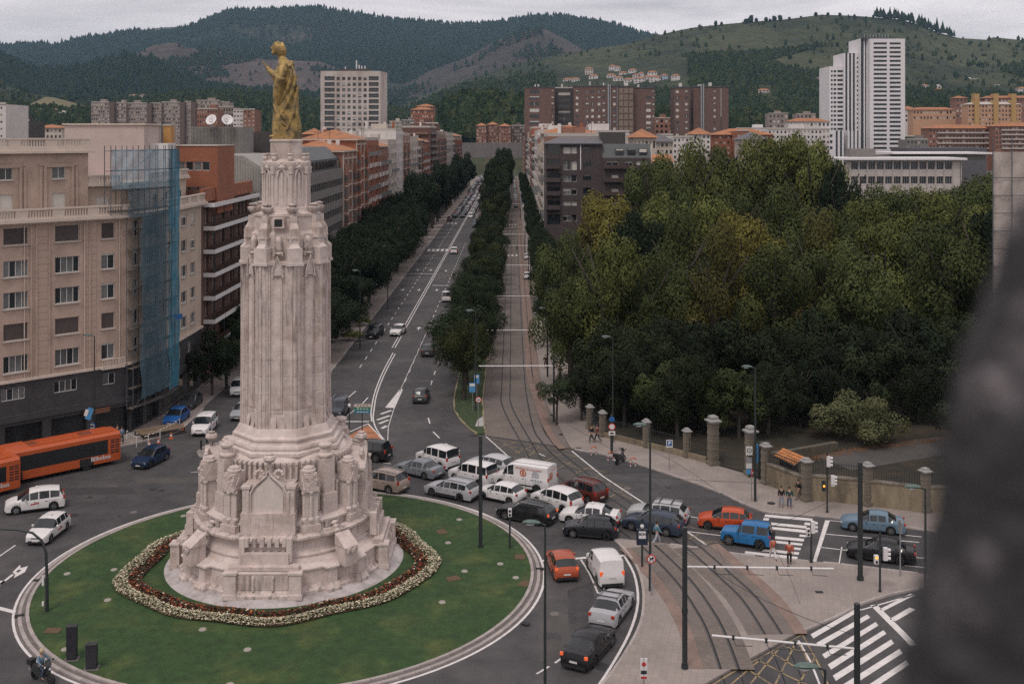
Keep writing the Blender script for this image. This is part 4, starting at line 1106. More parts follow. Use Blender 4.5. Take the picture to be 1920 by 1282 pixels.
run(bA,'plinth_cornice',PO,ZP - .12,ZP + .1,-.2,.28,M_CREAM)
run(bA,'cornice',PO,ZC,ZC + .18,-.4,.35,M_CREAM); run(bA,'cornice',PO,ZC + .18,ZC + .48,-.4,.8,M_CREAM)
run(bA,'plinth',PO,3.3,3.9,-.5,.25,M_DARKST)
def balustrade(B,P,z,m=M_CREAM,h=1.0,seg=5.0):
 run(B,'parapet_base',P,z,z + .18,-.15,.15,m); run(B,'parapet_rail',P,z + h - .16,z + h,-.16,.16,m)
 bal = MB(); bal.box((0,0,(h - .34) / 2),(.14,.16,h - .34)); bm_ = bal.mesh('baluster',m)
 pan = MB(); pan.box((0,0,(h - .34) / 2),(1.1,.24,h - .34)); pm_ = pan.mesh('parapet_panel',m)
 P = [Vector(p) for p in P]
 for a,b in zip(P[:-1],P[1:]):
  L_ = (b - a).length; t = (b - a).normalized(); rz = math.atan2(t.y,t.x); s_ = .6; k = 0
  while s_ < L_ - .1:
   c = a + t * s_
   if k % 11 in (0,):
    put('parapet_panel',pm_,B.root,(c.x - B.b.x,c.y - B.b.y,z + .18),rz); s_ += .75
   else:
    put('baluster',bm_,B.root,(c.x - B.b.x,c.y - B.b.y,z + .18),rz); s_ += .26
   k += 1
balustrade(bA,[p + Vector((0,0)) for p in (O + AN * .55,C1 + AN * .55,C1 + AN * .5 + Vector((.1,.1)))],ZC + .48)
balustrade(bA,[C2 + Vector((.4,0)),C3 + Vector((.4,0))],ZC + .48)
# upper block with tall framed bays
def block(B,corners,z0,z1,m,name='upper_storey',**k):
 mb = MB(); mb.prism([tuple(p) for p in corners],z0,z1); return B.put(name,mb,m,**k)
IN = -AN
U0 = O + IN * 1.3
up_w = S172
bU = MB()
class _T: pass
us = []
uw = [(sA(a) - SL,sA(b) - SL) for a,b in ((-92,-68),(8,34),(108,133))]
for a,b in uw:
 us.append((a,b,zA(120,336),zA(120,306),dict(mull=1,blind=.3,curt=True)))
 us.append((a,b,ZC + .1,zA(120,363),dict(mull=0,blind=.97,bm=M_SHUT,sill=False)))
ZR = 27.9
Bu = Bld.__new__(Bld); Bu.b = bA.b; Bu.root = bA.root; Bu.wall = MB()
Bu.face(U0,AU,up_w,ZC + .0,ZR,us,m=0)
ur = U0 + AU * up_w
for pts in ([U0,U0 + IN * 9,ur + IN * 9,ur],):
 v = [(p.x,p.y,z) for z in (ZC,ZR) for p in pts]
 Bu.wall.add(v,[(0,4,5,1),(1,5,6,2),(2,6,7,3),(4,7,6,5)],0)
Bu.put('upper_storey',Bu.wall,[M_BEIGE])
for a,b in uw:  # nested frames round the bays
 for g,d_ in ((.55,.10),(.95,.05)):
  for x0,x1 in ((a - g - .25,a - g),(b + g,b + g + .25)):
   mb = MB(); c = U0 + AU * ((x0 + x1) / 2) + AN * (d_ / 2); mb.box((c.x,c.y,(ZC + 26.6) / 2),(x1 - x0,d_ + .1,26.6 - ZC),rz=math.atan2(AU.y,AU.x)); bA.put('bay_frame',mb,M_BEIGE)
  mb = MB(); c = U0 + AU * ((a + b) / 2) + AN * (d_ / 2); mb.box((c.x,c.y,26.5 + g * .35),(b - a + 2 * g + .5,d_ + .1,.22),rz=math.atan2(AU.y,AU.x)); bA.put('bay_frame',mb,M_BEIGE)
run(bA,'roof_cornice',[U0 + IN * 8,U0,ur,ur + IN * 8][1:],ZR,ZR + .22,-.3,.55,M_CREAM)
run(bA,'roof_cornice',[U0,ur,ur + IN * 8],ZR + .22,ZR + .5,-.3,.3,M_CREAM)
balustrade(bA,[U0 + AN * .1,ur + AN * .1],ZR + .5,h=.95)
# lower setback block over the corner
V0 = ur + IN * .0;
block(bA,[V0 + IN * .4,C1 + IN * 1.6,C2 + Vector((-1.8,-.5)),C3 + Vector((-1.8,0)),C3 + Vector((-10,0)),V0 + IN * 8],ZC,24.6,M_BEIGE2,'setback_storey')
run(bA,'setback_cornice',[V0 + IN * .4,C1 + IN * 1.6,C2 + Vector((-1.8,-.5)),C3 + Vector((-1.8,0))],24.6,24.85,-.3,.5,M_CREAM)
balustrade(bA,[V0 + IN * .2,C1 + IN * 1.4],24.85,h=.85)
balustrade(bA,[C2 + Vector((-1.6,-.5)),C3 + Vector((-1.6,0))],24.85,h=.85)
def fixed_win(B,p,u,z0,w,h,**o):
 fm,gm = window_me(w,h,**o); n = Vector((u[1],-u[0])); q = Vector(p) + n * .07
 wo = put('window',fm,B.root,(q.x - B.b.x,q.y - B.b.y,z0 - B.b.z),math.atan2(u[1],u[0])); put('pane',gm,wo)
q = V0 + IN * .4; t_ = (C1 + IN * 1.6 - q).normalized()
fixed_win(bA,q + t_ * 1.0,t_,ZC + .1,1.1,2.0,mull=0,blind=.97,sill=False)
for k in (2.5,6.0,8.0,11.0): fixed_win(bA,C2 + Vector((-1.8,-.5)) + u3 * k,u3,ZC + .3,.9,1.7,mull=0,sill=False)
block(bA,[(-50.5,122),(-41.5,122),(-41.5,127),(-50.5,127)],24.6,30.8,mat('pink_render',(0.44,0.355,0.33),0.85,var=0.1,vscale=0.4),'penthouse')
mb = MB(); mb.bx(-50.7,-41.3,121.8,127.2,30.8,30.95); bA.put('penthouse_roof',mb,M_CREAM)
mb = MB(); mb.bx(-42.3,-39.5,124,127,24.6,28.7); bA.put('roof_hut',mb,M_WHITEP)
# pilaster strips and joints on the front
for px in (58,68,92,158,168):
 s_ = sA(px) - SL; c = O + AU * s_ + AN * .03
 mb = MB(); mb.box((c.x,c.y,(ZP + ZC) / 2),(.16,.16,ZC - ZP),rz=math.atan2(AU.y,AU.x)); bA.put('pilaster_strip',mb,M_BEIGE)
blk = MB(); blk.box((0,0,0),(1.25,.05,.62)); blk_me = blk.mesh('facing_slab',M_BEIGE)
for px in (80,168,-20):
 s_ = sA(px) - SL
 for k in range(22):
  c = O + AU * s_ + AN * .012
  put('facing_slab',blk_me,bA.root,(c.x - bA.b.x,c.y - bA.b.y,ZP + .42 + k * .648),math.atan2(AU.y,AU.x))
for px,zz_ in ((206,zA(203,686)),):
 s_ = sA(px) - SL; c = O + AU * s_ + AN * .45; rz = math.atan2(AU.y,AU.x)
 mb = MB(); mb.box((c.x,c.y,zz_ - .05),(2.3,.9,.16),rz=rz); bA.put('balcony_slab',mb,M_CREAM)
 mb = MB()
 for k in range(15):
  q = c + AU * (-1.1 + k * .157) + AN * .4; mb.box((q.x,q.y,zz_ + .42),(.07,.07,.75),rz=rz)
 q = c + AN * .4; mb.box((q.x,q.y,zz_ + .82),(2.3,.1,.07),rz=rz); bA.put('balcony_rail',mb,M_CREAM)
for px in (45,158,243 - 20): # downpipes
 s_ = sA(px) - SL; c = O + AU * s_ + AN * .09; mb = MB(); mb.cyl(c.x,c.y,ZP,ZC,.045,n=6); bA.put('downpipe',mb,M_CREAM)
# ground floor: shop openings
shop = MB(); facade(shop,O + IN * .05,AU,W_END,0.0,3.3,[(1 + 4.2 * k,4.4 + 4.2 * k,.3,2.9) for k in range(5)],.5)
facade(shop,C1 + Vector((-.05,0)),u2,L2,0,3.3,[(.8,3.2,.3,2.8),(4,6.6,.3,2.8)],.5); facade(shop,C2,u3,L3,0,3.9,[(1 + 4 * k,4 + 4 * k,.3,2.9) for k in range(3)],.5)
bA.put('ground_floor_wall',shop,M_DARKST)
g = MB()
for k in range(5):
 a = O + AU * (1 + 4.2 * k) + IN * .5; b = O + AU * (4.4 + 4.2 * k) + IN * .5; g.add([(a.x,a.y,.3),(b.x,b.y,.3),(b.x,b.y,2.9),(a.x,a.y,2.9)],[(0,1,2,3)])
a,b = C1 + u2 * .3 + Vector((-.5,0)),C2 + Vector((-.5,0)); g.add([(a.x,a.y,.2),(b.x,b.y,.2),(b.x,b.y,2.9),(a.x,a.y,2.9)],[(0,1,2,3)]); bA.put('shop_window',g,M_SHOP)
for k in (1,2):   # goods on display
 g = MB()
 for i in range(40):
  c = O + AU * (1.3 + 4.2 * k + rnd.uniform(0,2.9)) + IN * .35; g.box((c.x,c.y,.45 + rnd.random() * .5),(.14,.14,.1 + rnd.random() * .1))
 if k == 2: bA.put('shop_display',g,mat('shop_goods',(0.4,0.38,0.36),0.6,rand=.3),kind='stuff')
sg = MB(); c = O + AU * (sA(180) - SL) + AN * .18; sg.box((c.x,c.y,2.95),(2.6,.12,.5),rz=math.atan2(AU.y,AU.x)); bA.put('shop_fascia',sg,mat('brown_fascia',(0.14,0.06,0.035),0.6))
# ---- scaffold and blue netting on the corner
sc = thing('scaffold','tall tube scaffold wrapped in blue netting on the corner of the beige building','scaffold',(C1.x + 1.2,C1.y + 2,0))
def scp(p): return (p[0] - C1.x - 1.2,p[1] - C1.y - 2)
spts = [C1 + AN * 1.0 + AU * -2.2,C1 + AN * 1.1,C1 + Vector((1.9,2.6)),C2 + Vector((1.4,-1.8)),C2 + Vector((1.4,.6))]
M_TUBE = mat('scaffold_tube',(0.10,0.115,0.13),0.5,metal=.5)
for lay,off in ((0,0),(1,.9)):
 for i,p in enumerate(spts):
  for q in ([p] if i == len(spts) - 1 else [p,(p + spts[i + 1]) / 2]):
   z0 = 21.8 if i == 0 else 2.6
   x,y = scp(q + Vector((-.64,.2)) * (off * 1.2)); mb = MB(); mb.cyl(x,y,z0,28.6,.045,n=6); mk('standard',mb,M_TUBE,sc)
for k in range(14):
 z = 2.8 + k * 1.95
 mb = MB(); P = spts if z > 21.8 else spts[1:]
 mb.tube([(*scp(p),z) for p in P],.035,6); mk('ledger',mb,M_TUBE,sc)
 if k % 1 == 0:
  mb = MB(); rings = []
  for p in P[0:]:
   a = scp(p + Vector((-.1,.05))); b_ = scp(p + Vector((-.75,.3))); rings.append([(*a,z - .1),(*b_,z - .1),(*b_,z - .05),(*a,z - .05)])
  mb.loft(rings); mk('deck',mb,mat('scaffold_boards',(0.13,0.105,0.085),.8),sc)
for k in range(13):
 z = 2.8 + k * 1.95; i = k % 3 + 1; a,b_ = spts[i],spts[i + 1] if i + 1 < len(spts) else spts[i]
 mb = MB(); mb.tube([(*scp(a),z),(*scp(b_),z + 1.95)],.03,5); mk('brace',mb,M_TUBE,sc)
def netmat(name,col,al):
 m = mat(name,col,.8,var=.35,vscale=.6,alpha=al,stretch=(1,1,.35)); return m
M_NETB = netmat('blue_netting',(0.030,0.165,0.24),.84); M_NETG = netmat('grey_blue_netting',(0.060,0.115,0.15),.62); M_NETT = netmat('pale_blue_netting',(0.22,0.33,0.40),.62)
def net(P,z0,z1,m,name='netting',wob=.14):
 rings = []; nz_ = 26
 pts = []
 for a,b_ in zip(P[:-1],P[1:]):
  for k in range(6): pts.append(a + (b_ - a) * k / 6)
 pts.append(P[-1])
 for j in range(nz_ + 1):
  row = []
  for i,p in enumerate(pts):
   z = z0 + (z1 - z0) * j / nz_
   w = wob * math.sin(i * 1.9 + j * .45) * math.sin(j * .9 + i * .3)
   x,y = scp(p + Vector((.12 + w,-.12 - w * .5))); row.append((x,y,z))
  rings.append(row)
 mb = MB(); mb.loft(rings,cap=False,closed=False); mk(name,mb,m,sc,smooth=180)
net([spts[3] + Vector((-.2,-.4)),spts[4]],3.2,28.2,M_NETB)
net([spts[1] + Vector((.5,.6)),spts[2],spts[3] + Vector((-.2,-.4))],3.6,21.5,M_NETG,wob=.2)
net(spts[0:2] + [spts[2],spts[3] + Vector((-.2,-.4))],24.4,28.2,M_NETT)
net([spts[1] + Vector((-.4,-.3)),spts[2],spts[3] + Vector((-.2,-.4))],21.5,24.4,M_NETG)
mb = MB(); q = scp(C2 + Vector((1.9,-1.0))); mb.box((q[0],q[1],10.6),(.8,.05,.55),rz=.6); mk('banner',mb,M_BLUE,sc)
# ---- (B) brown brick building with white balcony strips
M_BRICKB = brick_mat('brown_brick',(0.135,0.062,0.045),(0.105,0.05,0.038),(0.09,0.07,0.06),0.5,0.16,0.012,axes='WALL',var=.15)
M_BRICKO = brick_mat('orange_brick',(0.30,0.10,0.05),(0.25,0.085,0.045),(0.2,0.12,0.09),0.5,0.16,0.012,axes='WALL',var=.12)
M_BRICKR = brick_mat('red_brick',(0.26,0.115,0.075),(0.22,0.095,0.065),(0.2,0.15,0.12),0.5,0.16,0.012,axes='WALL',var=.12)
bB = Bld('brown_brick_apartments','dark brown brick apartments with white balcony edges beside the beige corner building',(-36.8,139))
PB0,PB1 = Vector((-36.8,128.05)),Vector((-36.8,152)); ub = Vector((0,1))
wins = []
for j in range(7):
 zb = 18.9 - 2.78 * j
 if zb < 3: break
 for x in (1.5,4.5,8.5,12.5,16.5,20.5): wins.append((x,x + 1.5,zb,zb + 1.9,dict(mull=1,curt=(j + int(x)) % 3 == 0,sill=False,blind=.3 if (int(x) + j) % 4 == 0 else 0)))
bB.face(PB0,ub,23.9,0,23.2,wins,m=0,dep=.4)
bB.wall.add([(-36.8,128.05,0),(-50,128.05,0),(-50,128.05,23.2),(-36.8,128.05,23.2)],[(0,3,2,1)]); bB.wall.add([(-36.8,128.05,22.6),(-36.8,152,22.6),(-50,152,22.6),(-50,128.05,22.6)],[(0,1,2,3)],1)
bB.done([M_BRICKB,M_SILL])
for j in range(7):
 z = 21.2 - 2.78 * j
 if z < 3: break
 mb = MB(); mb.bx(-36.8,-35.5,129.0,151.8,z - .12,z + .06); bB.put('balcony_slab',mb,M_BRICKB)
 for k in range(5):
  mb = MB(); y0 = 129.0 + k * 4.56; mb.bx(-35.56,-35.4,y0,y0 + 4.44,z - .14,z + .36); bB.put('balcony_edge',mb,M_WHITEP)
 mb = MB(); mb.bx(-36.8,-35.4,128.93,129.05,z - .14,z + .36); bB.put('balcony_edge',mb,M_WHITEP)
 if j:
  mb = MB(); mb.bx(-35.5,-35.46,129.05,151.7,z - 0 + .36,z + 1.0); bB.put('balcony_rail',mb,mat('brown_glass_rail',(0.05,0.028,0.022),.3))
for k in range(6):
 mb = MB(); y0 = 129.0 + k * 4.56; mb.bx(-35.62,-35.5,y0 - .06,y0 + .06,3,21.1); bB.put('balcony_post',mb,M_DARKM)
mb = MB(); mb.bx(-37,-36.5,128.0,152.1,21.7,23.3); bB.put('parapet',mb,M_BRICKO)
# ---- generic boxes for roofs and rows
def simple_block(name,label,x0,x1,y0,y1,z0,z1,m,feats=(),cat='building',group=None):
 B = Bld(name,label,((x0 + x1) / 2,(y0 + y1) / 2,z0),cat,group); B.wall.bx(x0,x1,y0,y1,z0,z1); return B
bC = Bld('orange_brick_penthouse','orange brick rooftop storey with a long ribbon window',(-39.5,135,20),'building')
wr = [(PX(330,133) - PX(313,133) + .15 + k * 1.02,PX(330,133) - PX(313,133) + 1.1 + k * 1.02,PZ(320,133),PZ(303,133),dict(mull=0,curt=k % 2 == 0,sill=False)) for k in range(4)]
bC.face((PX(313,133),133),(1,0),PX(408,133) - PX(313,133),20,PZ(274,133),wr,m=0)
bC.wall.bx(PX(313,133),PX(408,133) - .05,133.5,141,20,PZ(274,133) - .01); bC.wall.add([(PX(408,133),133,20),(PX(408,133),141,20),(PX(408,133),141,PZ(274,133)),(PX(408,133),133,PZ(274,133))],[(0,1,2,3)])
bC.done(M_BRICKO); mb = MB(); mb.bx(PX(312,133),PX(409,133),132.9,141,PZ(274,133),PZ(272.5,133)); bC.put('coping',mb,M_SILL)
for k in range(3):
 mb = MB(); x = PX(345 + 17 * k,132); mb.bx(x - .45,x + .45,132.2,133,21.5,23.3); bC.put('lower_window',mb,M_SHUTD)
M_RIBG = mat('ribbed_grey_cladding',(0.22,0.205,0.19),.8,var=.15,vscale=1)
bD = simple_block('ribbed_rooftop_block','windowless ribbed grey rooftop block carrying two satellite dishes',PX(357,165),PX(449,165),165,174,10,PZ(238,165),M_RIBG)
bD.done(M_RIBG)
for k in range(34):
 x = PX(357,165) + .12 + k * .217; mb = MB(); mb.bx(x,x + .08,164.9,165,18,PZ(239,165)); bD.put('rib',mb,M_RIBG)
for i,px in enumerate((397,426)):
 dsh = thing('satellite_dish',('left of the two white satellite dishes on the ribbed block' if i == 0 else 'right of the two white satellite dishes, turned a little aside'),'satellite dish',(PX(px,164),164.0,31.0),0.0,'satellite dishes on the grey rooftop')
 prof = [(.02,.0),(.3,.02),(.6,.1),(.85,.22),(.87,.24),(.84,.25),(.58,.14),(.28,.06),(.03,.04)]
 mb = MB(); mb.lathe(prof,n=20); md = mb.mesh('dish',M_WHITEP,50); o = put('dish',md,dsh,(0,0,.95)); o.rotation_euler = (R(62),0,R((-15,25)[i]))
 mb = MB(); mb.cyl(0,.15,-.1,.9,.07,n=8); mk('mast',mb,M_GREYM,dsh); mb = MB()
 for k in range(12):
  a = 2 * math.pi * k / 12; b_ = 2 * math.pi * (k + 1) / 12; mb.tube([(.24 * math.cos(a),-.5,.95 + .24 * math.sin(a)),(.24 * math.cos(b_),-.5,.95 + .24 * math.sin(b_))],.03,5)
 mb.tube([(0,-.5,.72),(0,.1,.5)],.03,5); mk('feed_ring',mb,M_DARKM,dsh)
M_ZINC = mat('grey_zinc_roof',(0.26,0.245,0.225),.6,var=.12,vscale=.8)
bE = Bld('grey_mansard_building','grey mansard-roofed building with standing seams and small dormers',(-38.5,156,0))
x0,x1 = PX(408,153),PX(487,153)
sec = [(x0,16),(x0,PZ(290,153)),(PX(455,153),PZ(292,153)),(x1,PZ(312,153)),(x1,16)]
mb = MB(); n = len(sec); mb.add([(x,153,z) for x,z in sec] + [(x,172,z) for x,z in sec],[tuple(range(n)),tuple(reversed(range(n,2 * n)))] + [(i,n + i,n + (i + 1) % n,(i + 1) % n) for i in range(n)]); mb.bx(x0,x1 + .3,152.6,172,0,16)
bE.put('wall',mb,M_ZINC)
for k in range(16):
 x = x0 + .2 + k * .37; mb = MB(); mb.bx(x,x + .05,152.93,153,18,min(PZ(291,153),26.8) if x < PX(455,153) else 26.2 - (x - PX(455,153)) * .55); bE.put('standing_seam',mb,M_ZINC)
for k in range(4):
 y = 154.5 + k * 2.6; mb = MB(); mb.box((x1 + .02,y,22.6),(.7,1.2,1.5)); bE.put('dormer',mb,M_ZINC); mb = MB(); mb.bx(x1 + .36,x1 + .4,y - .5,y + .5,22.0,23.2); bE.put('dormer_window',mb,M_GLASS)
M_DARKC = mat('dark_brown_cladding',(0.055,0.047,0.046),.7,var=.12,vscale=.6)
bF = simple_block('dark_clad_building','plain dark brown clad building just left of the column top',PX(441,176),PX(513,176),176,192,0,PZ(266,176),M_DARKC); bF.done(M_DARKC)
mb = MB(); mb.bx(PX(449,178),PX(512,178),178,190,PZ(266,176) - .1,PZ(247.5,178)); bF.put('plant_room',mb,M_DARKC)
for j in range(6):
 mb = MB(); mb.bx(PX(443,176),PX(511,176),175.9,176,4 + j * 3.2,5.6 + j * 3.2); bF.put('ribbon_window',mb,M_GLASS)
bH = simple_block('yellow_chimney_stack','yellow-orange rendered chimney stack above the scaffold',PX(306,128),PX(320,128),128,129.5,22,PZ(236,128),None,cat='chimney'); bH.done(mat('ochre_render',(0.42,0.225,0.075),.8,var=.1)); mb = MB(); mb.bx(PX(305.4,128),PX(320.6,128),127.9,129.6,PZ(236,128),PZ(233.5,128)); bH.put('cap',mb,M_SILL)
# ---- left row of the avenue
M_TILE = mat('orange_roof_tiles',(0.36,0.145,0.06),.85,var=.25,vscale=2.0,bump=.6,bscale=6,col2=(0.24,0.11,0.06),v2scale=.5)
M_GREYC = mat('grey_concrete_panels',(0.17,0.155,0.145),.8,var=.15,vscale=.5)
M_CREAMR = mat('cream_render',(0.46,0.40,0.35),.85,var=.1,vscale=.4)
M_WHITER = mat('white_render',(0.56,0.52,0.50),.85,var=.1,vscale=.3)
bI = Bld('grey_office_building','grey office building with dark ribbon windows and a dark mansard storey',(-37,215))
xw = -37.0; y0,y1 = 190.0,236.0
wins = []
for j in range(6):
 zb = 19.0 - 3.05 * j
 for k in range(22):
  wins.append((.5 + k * 2.07,2.3 + k * 2.07,zb,zb + 1.45,dict(mull=0,sill=False,frame=M_DARKM)))
bI.face((xw,y0),(0,1),y1 - y0,0,22.6,wins,m=0,dep=.3)
bI.face((xw - 14,y0),(1,0),14,0,22.6,[],m=0)
bI.wall.add([(xw,y0,22.59),(xw,y1,22.59),(xw - 14,y1,22.59),(xw - 14,y0,22.59)],[(0,1,2,3)])
bI.done(M_GREYC)
M_DKM = mat('dark_mansard',(0.05,0.056,0.06),.55,var=.1)
mb = MB(); sec = [(xw - .6,22.6),(xw - .8,24.9),(xw - 3.6,27.3),(xw - 13,27.3),(xw - 13,22.6)]; n = 5
mb.add([(x,y0 + .4,z) for x,z in sec] + [(x,y1,z) for x,z in sec],[tuple(range(n)),tuple(reversed(range(n,2 * n)))] + [(i,(i + 1) % n,n + (i + 1) % n,n + i) for i in range(n)]); bI.put('mansard',mb,M_DKM)
for k in range(11):
 mb = MB(); mb.bx(xw - .62,xw - .5,y0 + 2 + k * 3.9,y0 + 5.2 + k * 3.9,23.1,24.5); bI.put('mansard_window',mb,M_GLASS)
mb = MB(); mb.bx(xw - 10,xw - 2,y0 + .2,y0 + .3,24.6,24.7)
for k in range(14): mb.bx(xw - 10 + k * .6,xw - 9.95 + k * .6,y0 + .2,y0 + .3,22.6,24.7)
for k in range(4): mb.bx(xw - 10,xw - 2,y0 + .2,y0 + .28,23 + k * .45,23.05 + k * .45)
bI.put('white_railing',mb,M_WHITEP)
ROW = [ # y0, y1, ztop, material, accents, roof, label
 (236.2,256,26.4,M_BRICKR,'cream','tile','red brick building with cream window surrounds beside the grey office'),
 (256.2,273,28.9,M_BRICKO,'cream','tile','orange brick building with an orange hipped roof and cream eaves'),
 (273.2,300,28.5,M_BRICKO,'balc','flat','orange brick building with a column of white balconies facing the trees'),
 (300.2,322,26.8,M_BRICKR,'balc','tile','mid red brick building with curved cream balconies'),
 (322.2,345,27.8,M_CREAMR,'balc','flat','cream rendered building with stepped terraces in the left row'),
 (345.2,366,31.2,M_WHITER,'plain','flat','tall blank white party wall above the left row'),
 (366.2,392,29.8,M_BRICKR,'cream','flat','narrow dark red brick building with cream bay windows'),
 (392.2,425,28.8,M_CREAMR,'balc','flat','pale cream building with dark balconies farther up the left row'),
 (425.2,452,28.0,M_BRICKR,'cream','tile','red brick building with tall cream pilasters in the left row'),
 (452.2,478,27.4,M_BRICKO,'balc','tile','orange brick building with small balconies in the left row'),
 (490.2,530,33.5,M_BRICKB,'bands','flat','tall brown slab with pale balcony bands above the street trees'),
 (530.2,600,31.5,M_BRICKR,'cream','flat','far red brick building with cream strips past the brown slab'),
 (600.2,680,31.0,M_CREAMR,'balc','flat','far pale building near the end of the left row'),
 (680.2,790,30.0,M_BRICKO,'cream','tile','last orange brick building of the left row'),
]
def row_building(side,x,y0,y1,zt,m,acc,roof,label,seed,depth=13):
 B = Bld('apartment_building',label,(x,(y0 + y1) / 2))
 u = (0,1) if side < 0 else (0,-1); O_ = (x,y0) if side < 0 else (x,y1); W = y1 - y0
 n = max(3,int(W / 3.1)); rows_ = int((zt - 3.6) / 3.0); near = y0 < 345 and side < 0
 p = W / n
 if near:
  ws = [(p * (i + .5) - .65,p * (i + .5) + .65,3.6 + 3 * j + .9,3.6 + 3 * j + 2.5,dict(mull=1,blind=[0,0,.5,.95,.25][(i * 3 + j * 5 + seed) % 5],curt=(i + j) % 2 == 0,sill=False)) for i in range(n) for j in range(rows_)]
  B.face(O_,u,W,0,zt,ws,dep=.3)
 else: B.face_joined(O_,u,W,0,3.6 + 3.0 * rows_,n,rows_,1.3,1.7,zoff=3.6,sill=3.6 + .9,seed=seed); facade(B.wall,O_,u,W,3.6 + 3.0 * rows_,zt,[])
 # wall towards the camera with its own windows above the neighbour
 xs = -1 if side < 0 else 1
 Oc = (x - depth,y0) if side < 0 else (x,y0)
 if acc == 'plain': facade(B.wall,Oc,(1,0),depth,0,zt,[])
 else: B.face_joined(Oc,(1,0),depth,0,3.6 + 3.0 * rows_,4,rows_,1.2,1.5,zoff=3.6,sill=4.4,seed=seed + 3,skip=.15); facade(B.wall,Oc,(1,0),depth,3.6 + 3 * rows_,zt,[])
 xa,xb = (x - depth,x) if side < 0 else (x,x + depth)
 B.wall.add([(xa,y0,zt),(xb,y0,zt),(xb,y1,zt),(xa,y1,zt)],[(0,1,2,3)],1)
 B.done([m,M_SILL])
 o = 1 if side < 0 else -1
 if acc == 'cream':
  for i in range(n):
   for j in range(rows_):
    if i % 2: continue
   if i % 2 == 0:
    mb = MB(); a = y0 + p * i + .25; mb.bx(x,x + o * .25,a - .2,a + .25,3.6,zt - .4); B.put('cream_pilaster',mb,M_CREAMR)
  for j in range(rows_ + 1):
   mb = MB(); mb.bx(x,x + o * .18,y0,y1,3.6 + 3 * j - .15,3.6 + 3 * j + .15); B.put('string_course',mb,M_CREAMR)
  for i in range(0,n,4):   # projecting bay
   mb = MB(); a = y0 + p * (i + .5); mb.bx(x,x + o * .9,a - 1.0,a + 1.0,6.6,zt - 3.0); B.put('bay',mb,m)
   for j in range(1,rows_ - 1):
    mb = MB(); mb.bx(x + o * .9,x + o * .93,a - .8,a + .8,3.6 + 3 * j + .9,3.6 + 3 * j + 2.4); mb.bx(x + o * .3,x + o * .8,a - 1.03,a - 1.0,3.6 + 3 * j + .9,3.6 + 3 * j + 2.4); B.put('bay_window',mb,M_CURT)
    mb = MB(); mb.bx(x,x + o * 1.0,a - 1.1,a + 1.1,3.6 + 3 * j - .15,3.6 + 3 * j + .12); B.put('bay_band',mb,M_CREAMR)
 if acc == 'balc':
  for i in range(0,n,3):
   for j in range(1,rows_):
    a = y0 + p * (i + .5); z = 3.6 + 3 * j; mb = MB(); mb.bx(x,x + o * 1.15,a - 1.5,a + 1.5,z - .1,z + .1); mb.bx(x + o * 1.08,x + o * 1.15,a - 1.5,a + 1.5,z + .1,z + .95); mb.bx(x,x + o * 1.15,a - 1.5,a - 1.43,z + .1,z + .95)
    B.put('balcony',mb,M_WHITER if (i + j + seed) % 3 else M_GREYM)
 if acc == 'bands':
  for j in range(1,rows_ + 1):
   z = 3.6 + 3 * j
   mb = MB(); mb.bx(x,x + o * 1.0,y0 + 2,y1 - 2,z - .15,z + .8); B.put('balcony_band',mb,M_GREYC)
   mb = MB(); mb.bx(xa + 1,xb - 1,y0 - .9,y0,z - .15,z + .8); B.put('balcony_band',mb,mat('brown_band',(.20,.115,.085),.8))
 if roof == 'tile':
  cx,cy = (xa + xb) / 2,(y0 + y1) / 2; mb = MB(); e = .5; r_ = min(depth,y1 - y0) / 2
  mb.add([(xa - e,y0 - e,zt),(xb + e,y0 - e,zt),(xb + e,y1 + e,zt),(xa - e,y1 + e,zt),(cx,y0 + r_,zt + 2.2),(cx,y1 - r_,zt + 2.2)],[(0,1,4),(1,2,5,4),(2,3,5),(3,0,4,5)]); B.put('roof',mb,M_TILE)
  mb = MB(); mb.bx(xa - .5,xb + .5,y0 - .5,y1 + .5,zt - .35,zt - .02); B.put('eaves',mb,M_CREAMR)
 else:
  mb = MB(); mb.bx(xa + .1,xb - .1,y0,y0 + .25,zt,zt + .8); mb.bx(xb - .3 if side < 0 else xa,xb if side < 0 else xa + .3,y0 + .25,y1,zt,zt + .8); B.put('parapet',mb,M_SILL)
  mb = MB(); mb.bx(xa + 4,xb - 4,(y0 + y1) / 2 - 3,(y0 + y1) / 2 + 3,zt,zt + 2.4); B.put('roof_hut',mb,(M_WHITER,m,M_CREAMR)[seed % 3])
 r = random.Random(seed)
 for i in range(3):
  mb = MB(); cx,cy = r.uniform(xa + 2,xb - 2),r.uniform(y0 + 1,y1 - 1); mb.bx(cx - .4,cx + .4,cy - .5,cy + .5,zt,zt + r.uniform(1.5,3.4)); B.put('chimney',mb,(M_WHITER,M_BRICKO)[i % 2])
 for i in range(2):
  mb = MB(); cx,cy = r.uniform(xa + 2,xb - 2),r.uniform(y0 + 1,y1 - 1); mb.cyl(cx,cy,zt,zt + 4.5,.05,n=5); mb.bx(cx - .9,cx + .9,cy - .03,cy + .03,zt + 4,zt + 4.06); mb.bx(cx - .6,cx + .6,cy - .03,cy + .03,zt + 3.6,zt + 3.66); B.put('aerial',mb,M_DARKM)
 return B
for i,(a,b,zt,m,acc,rf,lab) in enumerate(ROW):
 row_building(-1,-37.0,a,b,zt,m,acc,rf,lab,i)
